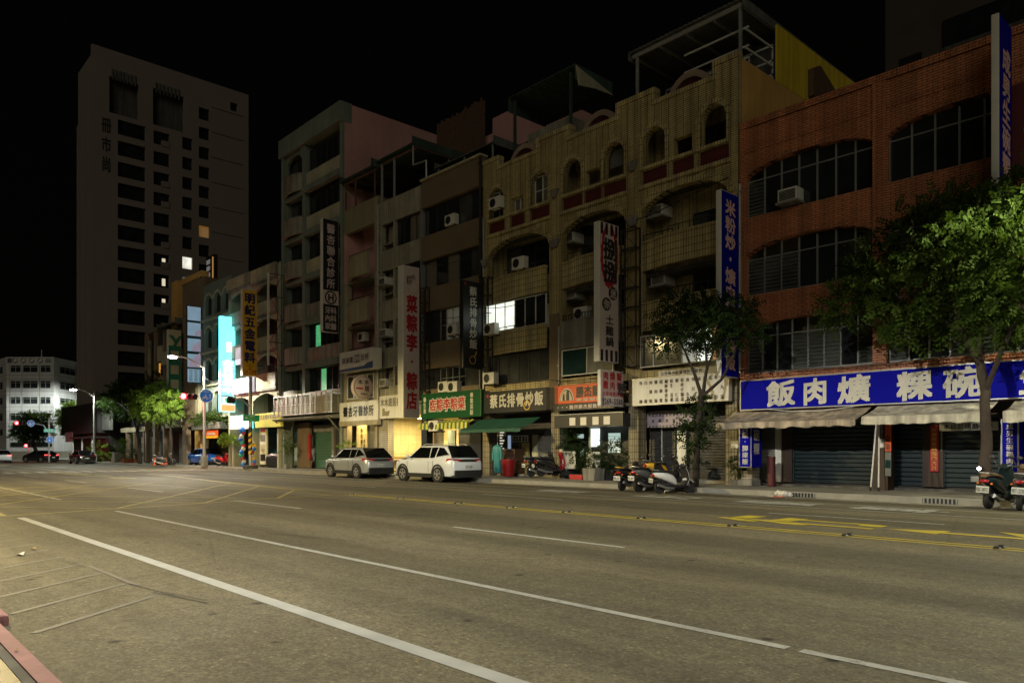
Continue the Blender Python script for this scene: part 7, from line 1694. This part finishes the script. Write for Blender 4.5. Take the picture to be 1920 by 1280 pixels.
def potted(label, x, y, z, w_, h, m, plant_r, pz, leaf='leaf_deep', n=60, size=.09, name='potted_plant'):
    t = thing(name, label, 'plant', (x, y, z), 'potted plants')
    MB().prism([(x - w_ * .42, z), (x + w_ * .42, z), (x + w_ * .5, z + h), (x - w_ * .5, z + h)], 'y', y - w_ * .45, y + w_ * .45).build('pot', m, t)
    MB().box(x - w_ * .46, x + w_ * .46, y - w_ * .4, y + w_ * .4, z + h, z + h + .01).build('soil', M['ground_soil'], t)
    q = MB(); rnd = random.Random(int(abs(x) * 100)); q.tube([(x, y, z + h), (x + .03, y, z + pz)], [.02, .01], 6).build('stem', M['bark_dark'], t)
    q = MB(); leaves(q, (x, y, z + pz), plant_r, n, size, rnd, 1.1); q.build('foliage', M[leaf], t); return t
xx = fx(1113, D - .6); potted('leafy plant in a square white planter before the animal clinic', xx, D - .6, PZ, .7, .5, M['concrete'], .36, .95, n=60)
xx = fx(1090, D - .1); potted('dark bushy plant in a red tray between the two lattice panels', xx, D - .1, PZ, .8, .2, M['letter_red'], .42, .9, n=80)
xx = fx(1146, D + .1); potted('tall dark shrub in a black tub under the canopy with yellow panes', xx, D + .1, PZ, .6, .4, M['black_paint'], .55, 1.05, n=120)
xx = fx(1072, D + .2); potted('tall climbing plant in a black tub behind the left lattice panel', xx, D + .2, PZ, .5, .35, M['black_paint'], .5, 1.6, n=110)
xx = fx(225, D - 1.); potted('wide green shrub in a terracotta planter beside the dark tree', fx(243, D - 1.), D - 1., PZ, 1.7, .45, mat('terracotta', (.28, .09, .04), .8, .3), 1.0, 1.3, 'leaf_green', n=110, size=.16)
potted('green plant in a grey concrete planter behind the far orange cone', fx(222, D - 1.2), D - 1.2, PZ, 1.1, 1.1, M['concrete'], .6, 1.5, 'leaf_green', n=40, size=.16)
potted('low green plant beside the lamp post at the black podium', fx(186, D - 1.5), D - 1.5, PZ, .5, .2, M['concrete_dark'], .8, .9, 'leaf_light', n=50, size=.2)
potted('small green bush on the car side pot before the yellow lit panel', fx(651, D - .9), D - .9, PZ, .5, .8, M['concrete'], .42, 1.3, 'leaf_light', n=60)
potted('thin vine in a pot at the tiled pillar right of the yellow poster', fx(538, D - .3), D - .3, PZ, .3, .3, M['concrete'], .5, 1.5, 'leaf_green', n=50, size=.1)
potted('weed tuft in a pot by the tiled pillar left of the low blue sign', fx(1379, D - .4), D - .4, PZ, .28, .2, M['concrete_dark'], .25, .65, n=60, size=.07)
t = thing('balcony_plants', 'row of trailing green plants along the canopy above the orange banner', 'plants', (-64, D - .6, 3.5)); q = MB(); rnd = random.Random(5)
for k in range(9): leaves(q, (-65.9 + k * .62, D - .7, 3.9 + .3 * rnd.random()), .5, 26, .14, rnd)
q.build('foliage', M['leaf_green'], t); MB().box(-66.2, -60.5, D - .95, D - .5, 3.51, 3.75).build('trough', M['concrete'], t)
t = thing('hanging_plant', 'long bright green hanging plant sheltering the red scooters', 'plant', (fx(430, D - .8), D - .8, 2.2)); q = MB()
for k in range(6): leaves(q, (fx(418, D - .8) + k * .42, D - .8, 2.25 + .1 * rnd.random()), .36, 26, .12, rnd)
q.build('foliage', M['leaf_light'], t); MB().tube([(fx(437, D - .8), D - .8, PZ), (fx(437, D - .8), D - .8, 2.2)], .05, 8).build('support_post', M['white_paint'], t)
# spiral of coloured balls on a post
xx = fx(454.5, D - 1.); t = thing('ball_column', 'column of blue, white and red balls beside the turquoise lit sign', 'goods', (xx, D - 1., PZ)); MB().tube([(xx, D - 1., PZ), (xx, D - 1., 3.0)], .04, 8).build('post', M['steel'], t)
for k in range(11):
    MB().ball((xx + .12 * math.cos(k * 1.3), D - 1. + .12 * math.sin(k * 1.3), .35 + k * .24), .17, 7).build('ball', M[('road_sign_blue', 'white_paint', 'letter_red', 'road_sign_teal')[k % 4]], t, True)
MB().ball((xx, D - 1., 2.95), .26, 8).build('ball', M['road_sign_blue'], t, True)
xx = fx(474.5, D - .9); t = thing('ball_column', 'shorter column of coloured balls half behind the striped pole', 'goods', (xx, D - .9, PZ)); MB().tube([(xx, D - .9, PZ), (xx, D - .9, 2.2)], .04, 8).build('post', M['steel'], t)
for k in range(8): MB().ball((xx + .1 * math.cos(k * 1.3), D - .9 + .1 * math.sin(k * 1.3), .35 + k * .24), .16, 7).build('ball', M[('letter_red', 'road_sign_blue', 'sign_yellow', 'white_paint')[k % 4]], t, True)
# raincoat, crates and tub at the fried rice shop
xx = fx(933, D - .4); y = D - .4
t = thing('hanging_raincoat', 'turquoise raincoat hung on a stand under the green awning', 'raincoat', (xx, y, .2))
q = MB(); loft(q, [[(xx + a * .20 * w_ * (1 + .1 * math.sin(5 * j + z * 9)), y + b * .13 * w_, z) for j, (a, b) in enumerate([(math.cos(2 * PI * k / 14), math.sin(2 * PI * k / 14)) for k in range(14)])] for z, w_ in ((.35, 1.0), (.6, 1.12), (.9, 1.1), (1.2, 1.15), (1.5, 1.3), (1.62, 1.15), (1.7, .5))]); q.build('coat', mat('raincoat_teal', (.02, .21, .22), .5, .15, 4), t, True)
for s_ in (1, -1): MB().tube([(xx + s_ * .22, y, 1.58), (xx + s_ * .3, y - .02, 1.25), (xx + s_ * .29, y - .03, .95)], [.08, .075, .06], 8).build('sleeve', M['raincoat_teal'], t, True)
MB().tube([(xx, y, .2), (xx, y, 1.8)], .02, 6).build('stand', M['steel'], t)
xx = fx(959, D - .3); t = thing('tub', 'tall red plastic tub before the brown crates', 'tub', (xx, y, .2)); MB().lathe([(.26, .2), (.36, 1.0), (.39, 1.0), (.39, .96)], xx, D - .5, 0, 18).build('tub_body', mat('plastic_red', (.24, .006, .01), .4, .1), t, True)
for k, lb in enumerate(('lower brown crate stacked behind the red tub', 'upper brown crate stacked behind the red tub')):
    xx = fx(955, D + .5); t = thing('crate', lb, 'crate', (xx, D + .5, .28 + .62 * k), 'brown crates'); q = MB().bbox(xx - .7, xx + .7, D + .2, D + .8, .29 + .62 * k, .88 + .62 * k, .02); q.build('crate_body', M['wood_brown'], t)
    q = MB()
    for z in (.42, .62): q.box(xx - .66, xx + .66, D + .185, D + .197, z + .62 * k, z + .08 + .62 * k)
    q.build('slats', M['rust_metal'], t)
xx = fx(1045, D - .35); t = thing('notice', 'small pale paper on the dark duct beside the arcade scooters', 'notice', (xx, D - .1, 1.3)); MB().box(xx - .1, xx + .12, D - .11, D - .085, 1.2, 1.5).build('paper', M['white_board'], t)
# white poles leaning at the brown pillar
xp = fx(1641, D - .5)
for dx, lb in ((-.10, 'left one of two white poles leaning at the brown pillar'), (.14, 'right one of two white poles leaning at the brown pillar')):
    t = thing('leaning_pole', lb, 'pole', (xp + dx, D - .55, PZ), 'white poles at the brown pillar'); MB().tube([(xp + dx, D - .6, PZ), (xp + .02 + dx * .3, D - .35, 2.45)], .025, 8).build('pole', M['white_paint'], t)
    MB().lathe([(.032, 0), (.032, .12)], xp + dx, D - .6, PZ, 10).build('pole_foot', M['rubber'], t)
# litter bag at the kerb
x, y = gnd(1448, 933); t = thing('litter_bag', 'crumpled pale litter bag with a red strip lying at the kerb', 'litter', (x, KY - .2, 0)); rnd = random.Random(2); q = MB()
for k in range(5): q.ball((x + rnd.uniform(-.16, .2), KY - .2 + rnd.uniform(-.05, .05), .07 + .05 * rnd.random()), (.13, .10, .09), 5)
q.v = [(p[0] + rnd.uniform(-.025, .025), p[1] + rnd.uniform(-.025, .025), max(.008, p[2] + rnd.uniform(-.02, .02))) for p in q.v]; q.build('bag', M['white_board'], t)
MB().prism([(x - .22, KY - .34), (x + .12, KY - .36), (x + .14, KY - .30), (x - .2, KY - .29)], 'z', .008, .03).build('red_strip', M['letter_red'], t); MB().prism([(x - .5, KY - .2), (x - .2, KY - .3), (x - .24, KY - .12)], 'z', .008, .02).build('paper_corner', M['white_board'], t)
# drain gratings in the kerb
for u, lb in ((1284, 'drain grating in the kerb below the slender tree'), (1502, 'drain grating in the kerb right of the litter bag'), (1762, 'drain grating in the kerb between the awning pillar and the big leaning tree')):
    x = fx(u, KY); t = thing('drain_grating', lb, 'drain', (x, KY - .02, .02), 'drain gratings along the kerb'); MB().box(x - .42, x + .42, KY - .012, KY - .003, .015, .14).build('opening', M['black_paint'], t)
    q = MB()
    for k in range(9): q.box(x - .40 + k * .098, x - .365 + k * .098, KY - .03, KY - .013, .015, .14)
    q.build('bars', M['steel'], t)
# fallen leaves near the kerb
mat('dry_leaf', (.32, .2, .04), .7, .3, 9)
for (u, v), lb, s_ in (((62, 1028), 'curled yellow dry leaf lying on the hatched road edge', .09), ((38, 1039), 'pale folded leaf just left of the yellow dry leaf', .12), ((30, 1217), 'small orange leaf lying on the red kerb', .03), ((780, 1240), 'tiny tan leaf beside the thick white edge line', .025)):
    z = .17 if v == 1217 else .012; x, y = gnd(u, v, z); t = thing('fallen_leaf', lb, 'leaf', (x, y, z), 'fallen leaves')
    q = MB(); q.add([(x - s_, y, z + .002), (x - s_ * .3, y - s_ * .45, z + s_ * .25), (x + s_, y + s_ * .1, z + .004), (x - s_ * .1, y + s_ * .45, z + s_ * .3), (x, y, z + s_ * .05)], [(0, 1, 4), (1, 2, 4), (2, 3, 4), (3, 0, 4)]); q.build('leaf_blade', M['dry_leaf'] if 'pale' not in lb else M['white_board'], t)
# small bright point by the big tree: glowing ball put in for a reflected glint
x, y, z = fx(1837, 22.0), 22.0, fz(1837, 878, 22.0)
t = thing('tree_glint', 'small glowing ball added as a bright glint at the foot of the big leaning tree', 'lamp', (x, y, z)); MB().lathe([(.05, -.04), (.07, .04)], x, y, z, 12, 'y').build('housing', M['black_metal'], t); MB().ball((x, y - .06, z), .045, 6).build('glint_ball', glow('glint_white', (1., 1., .9), 30), t)
L = bpy.data.lights.new('glint_glow', 'POINT'); L.energy = 1.5; L.color = (1., .95, .8); L.shadow_soft_size = .05; lo = bpy.data.objects.new('glint_glow', L); C.objects.link(lo); lo.parent = t; lo.location = (.0, -.16, .03)
p = MB().box(x - .2, x - .02, y - .02, y, z - .34, z - .2); p.build('plate', M['letter_grey'], t)
# cables
t = thing('cable', 'thin dark cable sagging from the tiled building to the blue sign corner', 'cable', (-19, D - .1, 10.7)); MB().tube([(-19.2, D - .1, 10.75), (-17.8, D - .5, 10.7), (-16.4, D - .6, 10.9), (-14.8, D - .3, 11.3)], .02, 6).build('wire', M['rubber'], t)
t = thing('cable', 'thin pale cable looping below the long blue shop sign', 'cable', (-11, D - .55, 2.75)); MB().tube([(-13.2, D - .52, 2.84), (-12.2, D - .6, 2.72), (-11.2, D - .6, 2.7), (-10, D - .6, 2.82), (-9.6, D - .5, 2.86)], .012, 6).build('wire', M['white_paint'], t)

cabs = [('thin cable sagging between the tall white red-lettered sign and the black brush sign', (-35.2, D - .2, 9.6), (-29.4, D - .2, 8.4), .5), ('cable drooping along the brown bands below the pale roof canopy', (-34., D - .15, 11.7), (-29., D - .15, 11.5), .35),
 ('cable strung under the left large arch of the tiled building', (-28.6, D - .4, 8.5), (-24., D - .35, 8.55), .25), ('cable running along the middle tiled bay above the orange clinic sign', (-23.8, D - .3, 4.6), (-19.5, D - .3, 4.7), .2),
 ('long cable slung from the olive building to the pale tiles at second floor height', (-42.3, D - .7, 6.9), (-34.4, D - .3, 6.2), .5), ('cable across the cream striped balconies', (-60., D - .9, 8.2), (-51.3, D - .8, 7.6), .6),
 ('cable over the orange brick front above the long blue sign', (-14.4, D - .2, 4.3), (-6., D - .25, 4.25), .18), ('cable from the lit lamp pole to the striped signal pole', (-59.6, 22., 7.2), (pX, 22., 6.6), .7)]
for lb, a, b, sag in cabs:
    a, b = Vector(a), Vector(b); t = thing('cable', lb, 'cable', tuple(a), 'cables along the facades')
    MB().tube([tuple(a.lerp(b, k / 10) - Vector((0, 0, sag * 4 * (k / 10) * (1 - k / 10)))) for k in range(11)], .016, 5).build('wire', M['rubber'], t)
